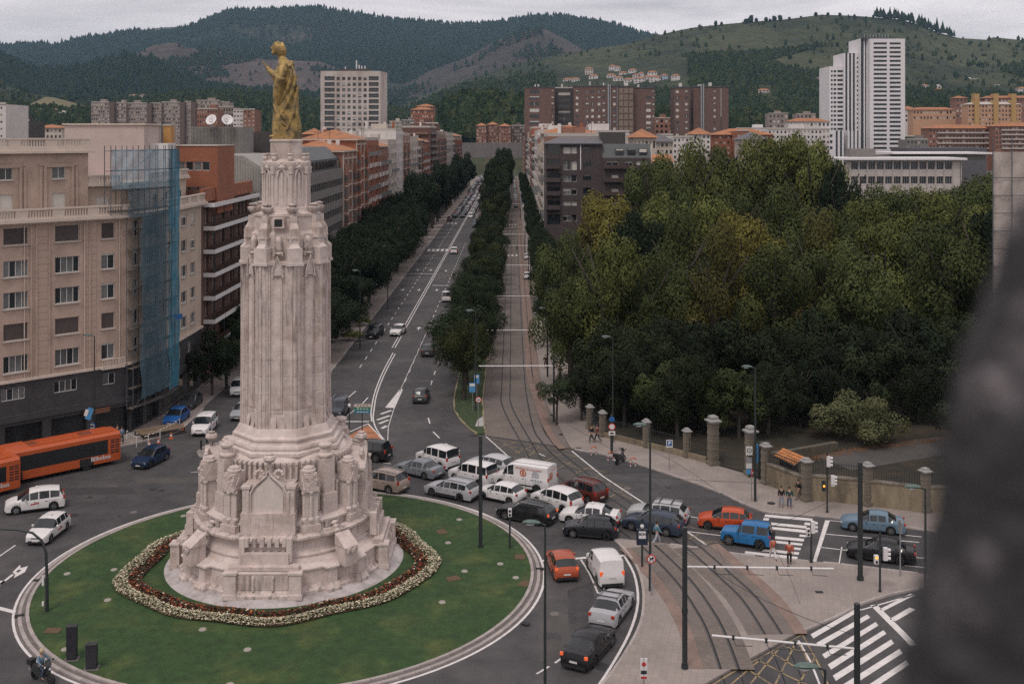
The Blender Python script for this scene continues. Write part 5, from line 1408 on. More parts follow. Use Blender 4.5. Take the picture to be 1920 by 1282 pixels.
RROW = [(262,290,29.5,M_BRICKR,'balc','flat','near brick building with small balconies on the right of the tram avenue'),
 (290.2,320,30.5,M_CREAMR,'cream','tile','cream building with orange roof on the right of the tram avenue'),
 (320.2,360,29.0,M_BRICKO,'balc','flat','orange brick building in the right row, behind the cream one'),
 (360.2,410,31.0,M_WHITER,'balc','flat','white building with dark openings in the right row'),
 (410.2,470,30.0,M_BRICKR,'cream','tile','red brick building with cream bands in the right row'),
 (470.2,540,33.0,M_BRICKO,'balc','flat','far orange brick building in the right row'),
 (540.2,640,31.0,M_CREAMR,'balc','flat','far cream building in the right row'),
 (640.2,790,29.0,M_BRICKR,'cream','tile','last red brick building of the right row')]
for i,(a,b,zt,m,acc,rf,lab) in enumerate(RROW):
 row_building(1,8.6,a,b,zt,m,acc,rf,lab,40 + i,depth=14)
# ---- dark brown building at the right of the avenue
M_DBR = brick_mat('dark_purple_brick',(0.070,0.050,0.048),(0.055,0.042,0.042),(0.05,0.04,0.04),0.5,0.16,0.012,axes='WALL',var=.15)
YD = 243.0
bD2 = Bld('dark_brick_building','dark brown brick building with white shutters and recessed balconies above the park trees',(PX(1122,YD),YD))
def rD(a,b,t,bo,**o): return (PX(a,YD) - PX(1024,YD),PX(b,YD) - PX(1024,YD),PZ(bo,YD),PZ(t,YD),o)
zz1 = lambda x: 960 + x / 3.204
zy1 = lambda y: 100 + y / 3.204
wd = []
for t,bo in ((555,610),(640,692),(725,775),(808,860),(890,945),(975,1030)):
 wd.append(rD(zz1(212),zz1(290),zy1(t - 5),zy1(bo),mull=1,sill=False,frame=M_DARKM))
for i,(t,bo) in enumerate(((563,603),(645,702),(730,772),(808,850),(888,915),(970,1010))):
 wd.append(rD(zz1(307),zz1(355),zy1(t),zy1(bo),mull=1,blind=(.95,.0,.1,.5,.9,.3)[i],sill=False,curt=True)); wd.append(rD(zz1(357),zz1(390),zy1(t),zy1(bo),mull=0,blind=(.97,.97,0,.3,.95,0)[i],sill=False))
 wd.append(rD(zz1(427),zz1(475),zy1(t),zy1(t + 36),mull=1,blind=(.1,.15,.2,0,.4,0)[i],sill=False,frame=M_DARKM))
for i,(t,h) in enumerate(((648,40),(728,36),(810,36),(890,36))):
 for a,b_,bl in ((565,638,.2),(678,724,.3),(745,782,.6),(784,818,.95)) if i == 0 else ((512,558,.55),(596,642,.6),(680,726,.3),(750,800,0)):
  wd.append(rD(zz1(a),zz1(b_),zy1(t),zy1(t + h),mull=1,blind=bl,sill=False,frame=M_FRAME if i == 0 else M_DARKM))
ZT = PZ(zy1(542),YD); ZM = PZ(zy1(628),YD)
wl = [w for w in wd if w[1] < PX(zz1(500),YD) - PX(1024,YD)]; wr_ = [w for w in wd if w not in wl]
WL = PX(zz1(543),YD) - PX(1024,YD) ; WT = PX(1221.5,YD) - PX(1024,YD)
Z0 = 3.0
wl = [w for w in wl if w[2] > Z0]; wr_ = [tuple([w[0] - 0,w[1] - 0] + list(w[2:])) for w in wr_ if w[0] > WL]
extra = [rD(zz1(512),zz1(540),zy1(728),zy1(764),mull=0,blind=.55,sill=False)]
bD2.face((PX(1024,YD),YD),(1,0),WL,0,ZT,wl,dep=.5)
bD2.face((PX(1024,YD) + WL,YD - .4),(1,0),WT - WL,0,ZM,[(w[0] - WL,w[1] - WL) + tuple(w[2:]) for w in wr_],dep=.4)
x0,x1 = PX(1024,YD),PX(1221.5,YD)
bD2.wall.add([(x0,YD + 16,0),(x0,YD,0),(x0,YD,ZT),(x0,YD + 16,ZT)],[(0,1,2,3)]); bD2.wall.add([(x1,YD - .4,0),(x1,YD + 16,0),(x1,YD + 16,ZM),(x1,YD - .4,ZM)],[(0,1,2,3)])
bD2.wall.add([(x0 + WL,YD - .4,0),(x0 + WL,YD,0),(x0 + WL,YD,ZM),(x0 + WL,YD - .4,ZM)],[(0,3,2,1)])
bD2.done(M_DBR)
M_SLATE = mat('grey_slate_roof',(0.095,0.09,0.10),.7,var=.15,vscale=.6)
mb = MB(); mb.add([(x0 - .4,YD - .5,ZT),(x0 + WL + .1,YD - .5,ZT),(x0 + WL + .1,YD + 8,ZT + 1.5),(x0 + 3.4,YD + 8,ZT + 1.5),(x0 - .4,YD + 16,ZT),(x0 + WL + .1,YD + 16,ZT)],[(0,1,2,3),(0,3,4),(3,2,5,4)]); bD2.put('roof',mb,M_SLATE)
mb = MB(); mb.bx(x0 - .4,x0 + WL + .1,YD - .55,YD - .3,ZT - .25,ZT - .01); bD2.put('eaves',mb,M_DKM)
xm = x0 + WL; ZM2 = PZ(zy1(545),YD)
mb = MB(); mb.add([(xm,YD - .4,ZM),(x1,YD - .4,ZM),(x1 - .3,YD + 1.6,ZM2),(xm,YD + 1.6,ZM2),(xm,YD + 16,ZM2),(x1 - .3,YD + 16,ZM2),(xm,YD - .4,ZM),(x1,YD + 16,ZM)],[(0,1,2,3),(3,2,5,4),(1,7,5,2),(0,3,4)]); bD2.put('mansard',mb,M_DKM)
for a,b_,bl in ((623,668,.2),(695,740,0),(765,808,.6)):
 xa,xb = PX(zz1(a),YD),PX(zz1(b_),YD); mb = MB(); mb.bx(xa - .1,xb + .1,YD - .1,YD + 1.5,ZM + .5,ZM + 2.1); bD2.put('dormer',mb,M_DKM); mb = MB(); mb.bx(xa,xb,YD - .14,YD - .1,ZM + .65,ZM + 1.95); mb.bx(xa,xb,YD - .17,YD - .14,ZM + 1.95 - bl - .1,ZM + 1.95,1); bD2.put('dormer_window',mb,[M_GLASS,M_SHUT])
mb = MB(); mb.bx(PX(zz1(540),YD),PX(zz1(690),YD),YD + 3,YD + 9,ZM2 - .2,PZ(zy1(475),YD + 3)); bD2.put('plant_room',mb,M_DARKC)
for t in (690,770,850,935):
 z = PZ(zy1(t),YD); mb = MB(); mb.bx(xm + .3,x1,YD - 1.4,YD - .45,z - .12,z + .05); bD2.put('balcony_slab',mb,M_DBR); mb = MB(); mb.bx(xm + .3,x1,YD - 1.42,YD - 1.36,z + .1,z + .75); bD2.put('balcony_rail',mb,mat('brown_metal_rail',(.06,.036,.032),.5))
 mb = MB(); mb.bx(x0,x0 + 3.1,YD - 1.2,YD - .05,z - .12,z + .8); bD2.put('balcony',mb,M_DBR)
mb = MB(); mb.bx(PX(zz1(409),YD),PX(zz1(415),YD),YD - .15,YD - .02,PZ(zy1(700),YD),ZT - .3); bD2.put('white_pipe',mb,M_WHITEP)
mb = MB(); mb.bx(x1 - .2,x1 - .05,YD - .6,YD - .42,3,ZM2); bD2.put('white_pipe',mb,M_WHITEP)
# orange house just behind its right end
bO = simple_block('orange_tiled_house','cream house with an orange tiled roof right of the dark brick building',PX(1222,262),PX(1262,262),262,275,0,PZ(301,262),None); bO.done(M_CREAMR)
mb = MB(); a,b_ = PX(1220,262),PX(1264,262); mb.add([(a,261,PZ(303,262)),(b_,261,PZ(303,262)),(b_,268,PZ(290,268)),(a,268,PZ(290,268))],[(0,1,2,3)]); bO.put('roof',mb,M_TILE)
for k in range(3):
 fixed_win(bO,(PX(1227 + 11 * k,262),262),(1,0),PZ(316,262),.9,1.2,mull=1,sill=False)
# ---------------------------------------------------------------- hills, woods and the far city
def hill_mat(name,base,mead,rock,msc=.0012,lo=.5,hi=.6,rlo=.62,rhi=.7):
 m = bpy.data.materials.new(name); m.use_nodes = True; nt = m.node_tree; b = nt.nodes['Principled BSDF']; L = nt.links.new
 b.inputs['Roughness'].default_value = .95; b.inputs['Specular IOR Level'].default_value = .1
 tcn = nt.nodes.new('ShaderNodeTexCoord')
 def noi(s,d=6,off=0):
  mp_ = nt.nodes.new('ShaderNodeMapping'); mp_.inputs['Location'].default_value = (off,off,0); mp_.inputs['Scale'].default_value = (1,.55,1.6); L(tcn.outputs['Object'],mp_.inputs[0])
  n = nt.nodes.new('ShaderNodeTexNoise'); n.inputs['Scale'].default_value = s; n.inputs['Detail'].default_value = d; n.inputs['Roughness'].default_value = .65; L(mp_.outputs[0],n.inputs['Vector']); return n.outputs['Fac']
 def ramp(f,a,c,t0=0,t1=1):
  r = nt.nodes.new('ShaderNodeMapRange'); r.inputs['From Min'].default_value = a; r.inputs['From Max'].default_value = c; r.inputs['To Min'].default_value = t0; r.inputs['To Max'].default_value = t1; L(f,r.inputs['Value']); return r.outputs[0]
 def mix(f,a,c):
  x = nt.nodes.new('ShaderNodeMix'); x.data_type = 'RGBA'; L(f,x.inputs['Factor'])
  if isinstance(a,tuple): x.inputs[6].default_value = (*a,1)
  else: L(a,x.inputs[6])
  if isinstance(c,tuple): x.inputs[7].default_value = (*c,1)
  else: L(c,x.inputs[7])
  return x.outputs[2]
 c = mix(ramp(noi(msc),lo,hi),base,mead)
 c = mix(ramp(noi(msc * 2.3,5,77.0),rlo,rhi),c,rock)
 vm = nt.nodes.new('ShaderNodeVectorMath'); vm.operation = 'SCALE'; L(c,vm.inputs[0]); L(ramp(noi(.03,6,13),.3,.7,.65,1.35),vm.inputs['Scale']); L(vm.outputs[0],b.inputs['Base Color'])
 return m
def interp(pts,x):
 P = np.array(pts,float); return float(np.interp(x,P[:,0],P[:,1]))
HILL = {}
def hill(name,sky_pts,Yc,Yf,base_py,m,px0,px1,nz=1.0,ncol=220,nrow=26,curve=.8):
 cols = np.linspace(px0,px1,ncol)
 def pos(px,t):
  top = interp(sky_pts,px); Y = Yf + (Yc - Yf) * t
  q = t ** curve
  py = base_py + (top - base_py) * q
  z = PZ(py,Y); x = PX(px,Y)
  a = nz * (1 - t) * min(1,t * 4)
  if a > 0: z += a * .02 * Yc * mnoise.noise(Vector((x * .0022,Y * .0022,3.3))) + a * .006 * Yc * mnoise.noise(Vector((x * .008,Y * .008,1.3)))
  return x,Y,z
 mb = MB(); vs = []; fs = []
 for j in range(nrow + 3):
  for px in cols:
   if j <= nrow: x,y,z = pos(px,j / nrow)
   else:
    x,y,z = pos(px,1.0); k = j - nrow; y += k * .12 * Yc; z -= k * (z - 20) * .22;
   if j == 0: z = min(z,-1.0)
   vs.append((x,y,z))
 for j in range(nrow + 2):
  for i in range(ncol - 1): a = j * ncol + i; fs.append((a,a + 1,a + ncol + 1,a + ncol))
 mb.add(vs,fs); HILL[name] = pos
 return struct(name,mb,m,smooth=180)
H_FOR = hill_mat('forested_slope',(.014,.026,.019),(.036,.040,.028),(.075,.060,.056),.0009,.5,.62,.60,.68)
H_GRN = hill_mat('meadow_slope',(.022,.030,.016),(.054,.060,.030),(.105,.080,.050),.0022,.44,.56,.68,.76)
H_BRN = hill_mat('heath_slope',(.042,.038,.034),(.075,.060,.056),(.022,.030,.020),.0016,.42,.58,.60,.68)
H_BARE = hill_mat('bare_summit',(.12,.11,.095),(.15,.13,.11),(.08,.085,.06))
SK_FAR = [(-120,92),(0,87),(50,84),(90,82),(97,88),(150,72),(200,67),(262,57),(300,60),(345,54),(380,40),(420,24),(440,18),(470,21),(520,17),(600,15),(660,25),(720,35),(780,40),(850,46),(900,46),(940,42),(1000,30),(1060,32),(1100,38),(1150,46),(1200,62),(1240,72),(1400,90),(2050,100)]
hill('far_bare_ridge',[(200,75),(265,58),(300,52),(345,50),(400,60),(700,70),(1080,50),(1110,42),(1150,48),(1200,62),(1260,80)],7200,6000,150,H_BARE,150,1300,ncol=160,nrow=8)
hill('mountain',SK_FAR,5200,3000,215,H_FOR,-150,1500)
hill('brown_foothill',[(640,190),(760,150),(880,106),(920,82),(980,57),(1020,54),(1060,74),(1100,98),(1160,120),(1250,150)],3700,2600,215,H_BRN,620,1260,ncol=120)
hill('rocky_foothill',[(150,165),(215,130),(255,102),(290,84),(330,80),(350,90),(400,92),(440,104),(500,112),(600,116),(660,138),(700,165),(760,190)],3300,2600,215,H_BRN,140,770,ncol=130)
hill('wooded_knoll',[(-80,95),(0,100),(40,122),(90,135),(160,125),(200,112),(240,104),(290,112),(320,132),(380,158),(470,172),(600,180),(720,190)],2550,2050,225,H_FOR,-100,730,ncol=140)
SK_R = [(700,232),(760,195),(800,176),(870,150),(940,128),(1000,112),(1060,100),(1110,92),(1170,84),(1225,69),(1260,60),(1300,52),(1345,47),(1400,42),(1480,36),(1540,28),(1600,30),(1680,36),(1720,45),(1760,62),(1800,72),(1850,75),(1862,70),(1920,76),(2060,82)]
hill('green_hill',SK_R,2700,1150,262,H_GRN,690,2060,ncol=300,nrow=34,curve=.9)
hill('lower_left_slopes',[(-120,165),(0,158),(60,176),(90,180),(130,190),(200,196),(330,180),(400,176),(520,178),(560,190),(700,205),(800,215),(880,232)],2000,1250,262,H_GRN,-120,890,ncol=170,nrow=16)
hill('grassy_mound',[(30,212),(55,196),(85,182),(105,184),(130,196),(150,212)],1700,1600,216,mat('dry_meadow',(.125,.105,.05),.95,var=.25,vscale=.01),30,150,nz=.1,ncol=40,nrow=6)
hill('quarry_hill',[(800,262),(820,205),(850,193),(905,183),(960,180),(1000,186),(1100,205),(1300,225),(1500,240)],1150,1000,262,H_GRN,790,1500,ncol=120,nrow=12)
# tree cover on the hills: one merged wood per hill
M_PINE = [mat('pine_a',(.012,.028,.023),.95,spec=.1),mat('pine_b',(.017,.034,.025),.95,spec=.1),mat('pine_c',(.024,.040,.024),.95,spec=.1)]
M_WOOD = [mat('wood_a',(.018,.034,.014),.95,spec=.1),mat('wood_b',(.028,.046,.018),.95,spec=.1),mat('wood_c',(.044,.056,.022),.95,spec=.1)]
def wood(name,hname,n,size,mats,px0,px1,dens,tall=1.0,label=None,t0=0.0,t1=1.0,seed=3):
 r = np.random.RandomState(seed); pos = HILL[hname]
 base = np.array([(1,0,.25),(.3,.95,.3),(-.8,.6,.2),(-.8,-.6,.28),(.3,-.95,.22),(0,0,1),(.15,.1,.75)])[:6]
 faces = [(0,1,5),(1,2,5),(2,3,5),(3,4,5),(4,0,5),(0,4,3,2,1)]
 if mats is M_WOOD:
  base = np.array([(.8,0,.1),(-.4,.7,.1),(-.4,-.7,.1),(1,.2,.5),(-.3,.95,.55),(-.7,-.7,.5),(.45,.15,.95),(-.3,.3,1.0),(-.1,-.4,.95)])
  faces = [(0,1,4,3),(1,2,5,4),(2,0,3,5),(3,4,7,6),(4,5,8,7),(5,3,6,8),(6,7,8)]
 V = []; F = []; M = []; o = 0; cnt = 0; tries = 0
 while cnt < n and tries < n * 6:
  tries += 1
  px = r.uniform(px0,px1); t = r.uniform(t0,t1)
  x,y,z = pos(px,t)
  q = HOR + (EYE - z) * FPX / y
  if hname == 'green_hill' and (1040 < px < 1292 and 108 < q < 172 or 1418 < px < 1450 and 160 < q < 186): continue
  d = dens(px,t,x,y)
  if r.rand() > d: continue
  s_ = size * r.uniform(.6,1.35); h = s_ * tall * r.uniform(.8,1.5); a = r.uniform(0,6.28); ca,sa = math.cos(a),math.sin(a)
  for bx_,by_,bz_ in base:
   j = r.uniform(.8,1.2); V.append((x + (bx_ * ca - by_ * sa) * s_ * .5 * j,y + (bx_ * sa + by_ * ca) * s_ * .5 * j,z - .5 + bz_ * h * j))
  F += [tuple(i + o for i in f) for f in faces]; M += [min(2,int(r.rand() * 3))] * len(faces); o += len(base); cnt += 1
 mb = MB(); mb.v = V; mb.f = F; mb.m = M
 return put(name,mb.mesh(name,mats),None,kind='stuff',label=label,cat='woodland')
nf = lambda x,y,s,o=0: mnoise.noise(Vector((x * s,y * s,o)))
wood('pine_forest','mountain',34000,12.5,M_PINE,-140,1260,lambda px,t,x,y: 1.0 if t > .9 or nf(x,y,.0016) > -.32 else .12,1.25,'dark pine forest covering the far mountain behind the city',t0=.25)
wood('knoll_wood','wooded_knoll',9000,10,M_PINE,-90,700,lambda px,t,x,y: .95 if t > .55 or nf(x,y,.003) > -.05 else .15,1.1,'dark wood on the left knoll below the mountain',seed=5)
wood('hillside_wood','green_hill',24000,8.0,M_WOOD,700,2050,lambda px,t,x,y: (1.0 if (nf(x * .6,y,.0032,2) > -.06 if t < .74 else nf(x,y,.004,2) > .38) or (t < .5 and nf(x,y,.005) > -.3) else .03) * (.25 if (1360 < px < 1560 and t > .8) else 1),1.0,'patchy woods and hedges on the green hill at the right',seed=6,t0=.05)
wood('hilltop_pines','green_hill',110,11,M_PINE,1640,1790,lambda px,t,x,y: 1,1.7,'thin line of pines on the crest of the green hill',t0=.985,seed=8)
wood('slope_wood','lower_left_slopes',9000,8,M_WOOD,-110,880,lambda px,t,x,y: 1 if nf(x,y,.004,5) > -.12 else .08,1.0,'woods on the lower slopes behind the left rooftops',seed=9)
wood('quarry_wood','quarry_hill',2200,8,M_WOOD,800,1500,lambda px,t,x,y: 1 if nf(x,y,.01,5) > -.1 else .1,1.0,'trees around the quarry at the end of the avenue',seed=10)
wood('rocky_scrub','rocky_foothill',2600,9,M_PINE,150,760,lambda px,t,x,y: .9 if nf(x,y,.004,9) > .12 else .03,1.1,'scrub and pines on the brown rocky foothill',seed=12)
wood('heath_scrub','brown_foothill',1200,12,M_PINE,640,1250,lambda px,t,x,y: .9 if nf(x,y,.004,9) > .15 else .03,1.1,'scattered trees on the brown heath hill',seed=13)
# single trees along the bare crest
def hill_at(name,px,py):
 f = HILL[name]; best = None
 for k in range(60):
  t = k / 59; x,y,z = f(px,t); q = HOR + (EYE - z) * FPX / y
  if q <= py: return y,z
 return y,z
t3 = MB(); t3.ell((0,0,6),(4.2,4.2,5),8,5); t3.ell((1.5,0,8.5),(2.8,2.8,3.2),7,4); t3.v = [(x + rnd.uniform(-.7,.7),y + rnd.uniform(-.7,.7),z + rnd.uniform(-.6,.6)) for x,y,z in t3.v]; t3.cyl(0,0,0,3,.5,n=5)
t3m = t3.mesh('hill_tree',M_PINE[1])
for i,(px,s_) in enumerate([(1246,.9),(1316,.6),(1342,1.1),(1353,.9),(1398,1.3),(1404,1.1),(1408,1.6),(1418,1.1),(1436,1.2),(1444,.9),(1452,1.4),(1463,1.5),(1480,.9),(1502,.8),(1530,1.2),(1552,1.0),(1575,1.1)]):
 x,y,z = HILL['green_hill'](px,.99); o = put('crest_tree',t3m,None,(x,y,z - 1.5),rnd.uniform(0,6),label='lone tree on the bare crest of the green hill, %s from the left' % ordn[i],cat='tree',group='lone trees on the hill crest'); o.scale = (s_,s_,s_ * rnd.uniform(.8,1.2))
# ---- masts
for px,Y,top,lab in ((446,5150,6,'thin lattice mast on the summit left of the statue'),(443,5100,10,'shorter mast beside the thin one on the summit')):
 x,y,z = HILL['mountain'](px,.99); m_ = thing('radio_mast',lab,'mast',(x,y,z)); h = PZ(top,y) - z; mb = MB(); mb.cyl(0,0,-8,h,1.6,.5,5); mk('mast_shaft',mb,M_GREYM,m_); mb = MB(); mb.bx(-2.4,2.4,-.5,.5,h * .6,h * .63); mk('mast_platform',mb,M_GREYM,m_)
# ---- towers
M_TOWW = mat('weathered_white_concrete',(.50,.44,.41),.85,var=.10,vscale=.25,col2=(.36,.30,.27),v2scale=.12,stretch=(1,1,.3))
YT = 570.0
def wpx(B_x0,Y,a,b,t,bo,o): return (PX(a,Y) - B_x0,PX(b,Y) - B_x0,PZ(bo,Y),PZ(t,Y),o)
T1 = Bld('white_tower_block','broad weathered white tower block with a grid of small square windows left of the avenue',(PX(655,YT),YT))
x0,x1 = PX(601,YT),PX(713,YT)
f6 = lambda x: 560 + x / 6.408
g6 = lambda y: 100 + y / 6.408
rects = []; mulls = []
r_ = random.Random(4); g = MB()
rows6 = [306,376,443,512,582,650,720,788,856,926,996,1066]
for j,cy in enumerate(rows6):
 for cx in (475,541,605,669,735,799):
  a,b_,zt_,zb_ = PX(f6(cx - 19),YT),PX(f6(cx + 19),YT),PZ(g6(cy - 20),YT),PZ(g6(cy + 20),YT); rects.append((a - x0,b_ - x0,zb_,zt_))
  q = r_.random(); g.bx(a,b_,YT + .35,YT + .4,zb_,zt_,0 if q < .55 else 1);
  if q > .4 and q < .8: g.bx(a,b_,YT + .28,YT + .34,zb_ + (zt_ - zb_) * r_.choice((.4,.7)),zt_,2)
 for a_,b2 in ((310,432),(842,962)):
  a,b_ = PX(f6(a_),YT),PX(f6(b2),YT); zt_,zb_ = PZ(g6(cy - 34),YT),PZ(g6(cy + 34),YT); rects.append((a - x0,b_ - x0,zb_ + .5,zt_ - .3))
facade(T1.wall,(x0,YT),(1,0),x1 - x0,0,PZ(133.5,YT),rects,.5)
T1.put('windows',g,[M_GLASS,M_CURT,M_SHUT],kind='stuff')
for a_,b2 in ((310,432),(842,962)):
 for cy in rows6:
  a,b_ = PX(f6(a_),YT),PX(f6(b2),YT); z = PZ(g6(cy + 34),YT); mb = MB(); mb.bx(a,b_,YT + .1,YT + .3,z + .5,z + 1.3); mb.bx(a,b_,YT + .3,YT + .4,z + .5,z + 3); T1.put('balcony_front',mb,[M_DKM])
  for k in range(3): mb = MB(); w = (b_ - a) / 3; mb.bx(a + w * k + .15,a + w * (k + 1) - .15,YT + .02,YT + .1,z + 1.3,z + 1.45); mb.bx(a + w * k,a + w * k + .12,YT + .02,YT + .1,z + .5,z + 2.6); T1.put('balcony_rail',mb,M_GREYC)
x2 = PX(726,YT + 15)
T1.wall.add([(x1,YT,0),(x2,YT + 15,0),(x2,YT + 15,PZ(137,YT + 15)),(x1,YT,PZ(133.5,YT))],[(0,1,2,3)]); zt_ = PZ(133.5,YT)
T1.wall.add([(x0,YT,zt_),(x1,YT,zt_),(x2,YT + 15,zt_),(x0,YT + 15,zt_)],[(0,1,2,3)]); T1.done(M_TOWW)
mb = MB(); mb.bx(PX(632,YT),PX(692,YT),YT + 4,YT + 12,zt_,zt_ + 1.4); T1.put('roof_plant',mb,M_DARKC)
for k,px in enumerate((645,666,671,676,682)):
 mb = MB(); mb.cyl(PX(px,YT),YT + 5,zt_,zt_ + (2.5,6,3.5,3,3)[k],.35,n=6); T1.put('antenna',mb,M_WHITEP)
# brown brick towers right of the avenue
YB = 600.0
M_BRT = brick_mat('tower_brick',(0.150,0.085,0.07),(0.125,0.072,0.06),(0.1,0.075,0.065),0.6,0.3,0.02,axes='WALL',var=.15)
def tower(name,label,px0,px1,ytop,Y,m,wins,side=None,base=0.0,depth=16,flues=(),joined=True,extra=None):
 B = Bld(name,label,(PX((px0 + px1) / 2,Y),Y)); a,b_ = PX(px0,Y),PX(px1,Y); zt = PZ(ytop,Y)
 rects = []; g = MB(); r = random.Random(int(px0))
 for (c,w,h,ys) in wins:
  for yy in ys:
   xa,xb = PX(c - w / 2,Y),PX(c + w / 2,Y); zb_,z1 = PZ(yy + h / 2,Y),PZ(yy - h / 2,Y)
   rects.append((xa - a,xb - a,zb_,z1)); g.bx(xa,xb,Y + .3,Y + .35,zb_,z1,0)
   if r.random() < .55: g.bx(xa,xb,Y + .22,Y + .29,z1 - (z1 - zb_) * r.choice((.4,.6,1)),z1,1)
   elif r.random() < .5: g.bx((xa + xb) / 2 - .1,(xa + xb) / 2 + .1,Y + .2,Y + .29,zb_,z1,2)
 facade(B.wall,(a,Y),(1,0),b_ - a,base,zt,rects,.45)
 B.wall.add([(a,Y,base),(a,Y + depth,base),(a,Y + depth,zt),(a,Y,zt)],[(0,1,2,3)]); B.wall.add([(b_,Y,base),(b_,Y + depth,base),(b_,Y + depth,zt),(b_,Y,zt)],[(0,1,2,3)])
 B.wall.add([(a,Y,zt),(b_,Y,zt),(b_,Y + depth,zt),(a,Y + depth,zt)],[(0,1,2,3)]); B.done(m)
 if g.v: B.put('windows',g,[M_GLASS,M_SHUT,M_FRAME],kind='stuff')
 for px,w,t in flues:
  mb = MB(); mb.bx(PX(px - w / 2,Y),PX(px + w / 2,Y),Y - .8,Y - .02,base + 8,PZ(t,Y)); B.put('flue',mb,M_GREYM)
 mb = MB(); mb.bx(a - .2,b_ + .2,Y - .25,Y + depth,zt,zt + .7); B.put('parapet',mb,M_DKM if m is M_BRT else M_SILL)
 r = random.Random(int(px1))
 for k in range(max(1,int((px1 - px0) / 26))):
  x = r.uniform(a + 2,b_ - 3); mb = MB(); w = r.uniform(.5,2.2); mb.bx(x,x + w,Y + 4,Y + 7,zt + .7,zt + r.uniform(1.6,3.4)); B.put('roof_hut',mb,(M_WHITER,M_SILL,M_DARKC)[k % 3])
 if extra: extra(B,a,b_,zt)
 return B
yr = [172 + 11.6 * k for k in range(9)]
tower('brown_brick_tower','brown brick tower wing nearest the avenue with white enclosed balconies',984,1040,165,YB,M_BRT,[(1002,18,7,yr),(1038 - 2,4,6,yr)])
tower('brown_brick_tower','dark tower recess between the two brown brick wings',1040,1076,166,YB + 9,M_DARKC,[(1058,22,6,[176 + 11.6 * k for k in range(8)])])  # set-back part in the dark cladding colour
tower('brown_brick_tower','wide brown brick tower with rows of square windows and twin silver flues',1076,1158,163,YB,M_BRT,[(1082,5,5.5,yr),(1101,5,5.5,yr),(1111,5,5.5,yr),(1123,5,5.5,yr),(1132,5,5.5,yr),(1152,5,5.5,yr)],flues=((1140.5,2.6,158),(1144,1.6,159)))
def panels(B,a,b_,zt):
 for i in range(3):
  for j in range(8):
   mb = MB(); w = (b_ - a) / 3.3; mb.bx(a + .8 + w * i * 1.04,a + .4 + w * (i + 1),YB - .35,YB - .16,zt - 3.6 - 3.6 * j,zt - .6 - 3.6 * j); B.put('concrete_panel',mb,mat('tan_panel',(.20,.155,.125),.85,var=.15,vscale=.3,rand=.1))
tower('brown_brick_tower','tan panelled windowless bay of the brown tower group',1158,1188,163.5,YB - .1,M_BRT,[],extra=panels,flues=((1157,1,164),))
tower('brown_brick_tower','blank brown brick wing with an open balcony strip at its right end',1188,1228,166,YB + 4,M_BRT,[(1216,9,6,yr[1:]),(1225,3,4,yr)])
tower('brown_brick_tower','narrow brown brick tower with two window columns standing apart at the right',1265,1292,165,YB,M_BRT,[(1270,6,5.5,yr),(1287,5,5.5,yr)])
tower('brown_brick_tower','taller right hand brown tower with silver flues and ribbed edges',1300,1366,164,YB + 6,M_BRT,[(1340,4,5,yr),(1352,1.5,90,[210])],flues=((1314.5,2.2,158),(1318.5,2.6,158)))
# white striped tower group
YW = 780.0
M_WST = mat('white_tower_panels',(.66,.63,.64),.6,var=.05,vscale=.1)
M_TGL = mat('dark_tower_glass',(.030,.040,.048),.35,var=.3,vscale=.2)
def striped(name,label,px0,px1,ytop,ybot,Y,rows_n,strips,verticals,depth=26):
 B = Bld(name,label,(PX((px0 + px1) / 2,Y),Y)); a,b_ = PX(px0,Y),PX(px1,Y); zt = PZ(ytop,Y); zb = 0
 p = (ybot - ytop - 4) / rows_n; rects = []
 for (s0,s1) in strips:
  for j in range(rows_n):
   yy = ytop + 7 + p * j; rects.append((PX(s0,Y) - a,PX(s1,Y) - a,PZ(yy + p * .5,Y),PZ(yy,Y)))
 for (s0,s1) in verticals: rects.append((PX(s0,Y) - a,PX(s1,Y) - a,3,zt - .01))
 facade(B.wall,(a,Y),(1,0),b_ - a,zb,zt,rects,.7)
 B.wall.add([(a,Y,0),(a,Y + depth,0),(a,Y + depth,zt),(a,Y,zt)],[(0,1,2,3)]); B.wall.add([(b_,Y,0),(b_,Y + depth,0),(b_,Y + depth,zt),(b_,Y,zt)],[(0,1,2,3)]); B.wall.add([(a,Y,zt),(b_,Y,zt),(b_,Y + depth,zt),(a,Y + depth,zt)],[(0,1,2,3)]); B.done(M_WST)
 for r in rects:
  mb = MB(); mb.bx(a + r[0],a + r[1],Y + .62,Y + .68,r[2],r[3])
  w = r[1] - r[0]
  if w > 4:
   for k in range(1,5): mb.bx(a + r[0] + w * k / 5 - .1,a + r[0] + w * k / 5 + .1,Y + .5,Y + .6,r[2],r[3])
  B.put('window',mb,M_TGL)
 return B
TW = striped('white_striped_tower','tallest white tower with dark horizontal window bands, right of the park',1631,1697,73,281,YW,25,[(1638,1663),(1668,1689)],[])
mb = MB(); mb.bx(PX(1622,YW),PX(1672,YW),YW + 4,YW + 20,PZ(73,YW) - .5,PZ(68,YW)); TW.put('roof_plant',mb,M_DKM)
for k in range(9): mb = MB(); x = PX(1624 + 5.6 * k,YW); mb.cyl(x,YW + 4,PZ(70,YW),PZ(64 - (k % 3),YW),.25,n=5); TW.put('antenna',mb,M_GREYM)
striped('white_striped_tower','white tower face with tall vertical dark glass stripes beside the tallest tower',1612,1631,73,281,YW + 6,1,[],[(1614,1619.5),(1622,1624.5),(1627,1630)])
striped('white_striped_tower','middle stepped white tower with vertical dark stripes',1582,1612,100,278,YW + 10,20,[(1606.5,1611)],[(1585,1589),(1592,1596),(1599,1603)])
striped('white_striped_tower','lowest white tower on the left of the striped group with small square windows',1555,1582,125,262,YW + 12,16,[(1558,1561.5),(1563,1568),(1570,1581)],[])
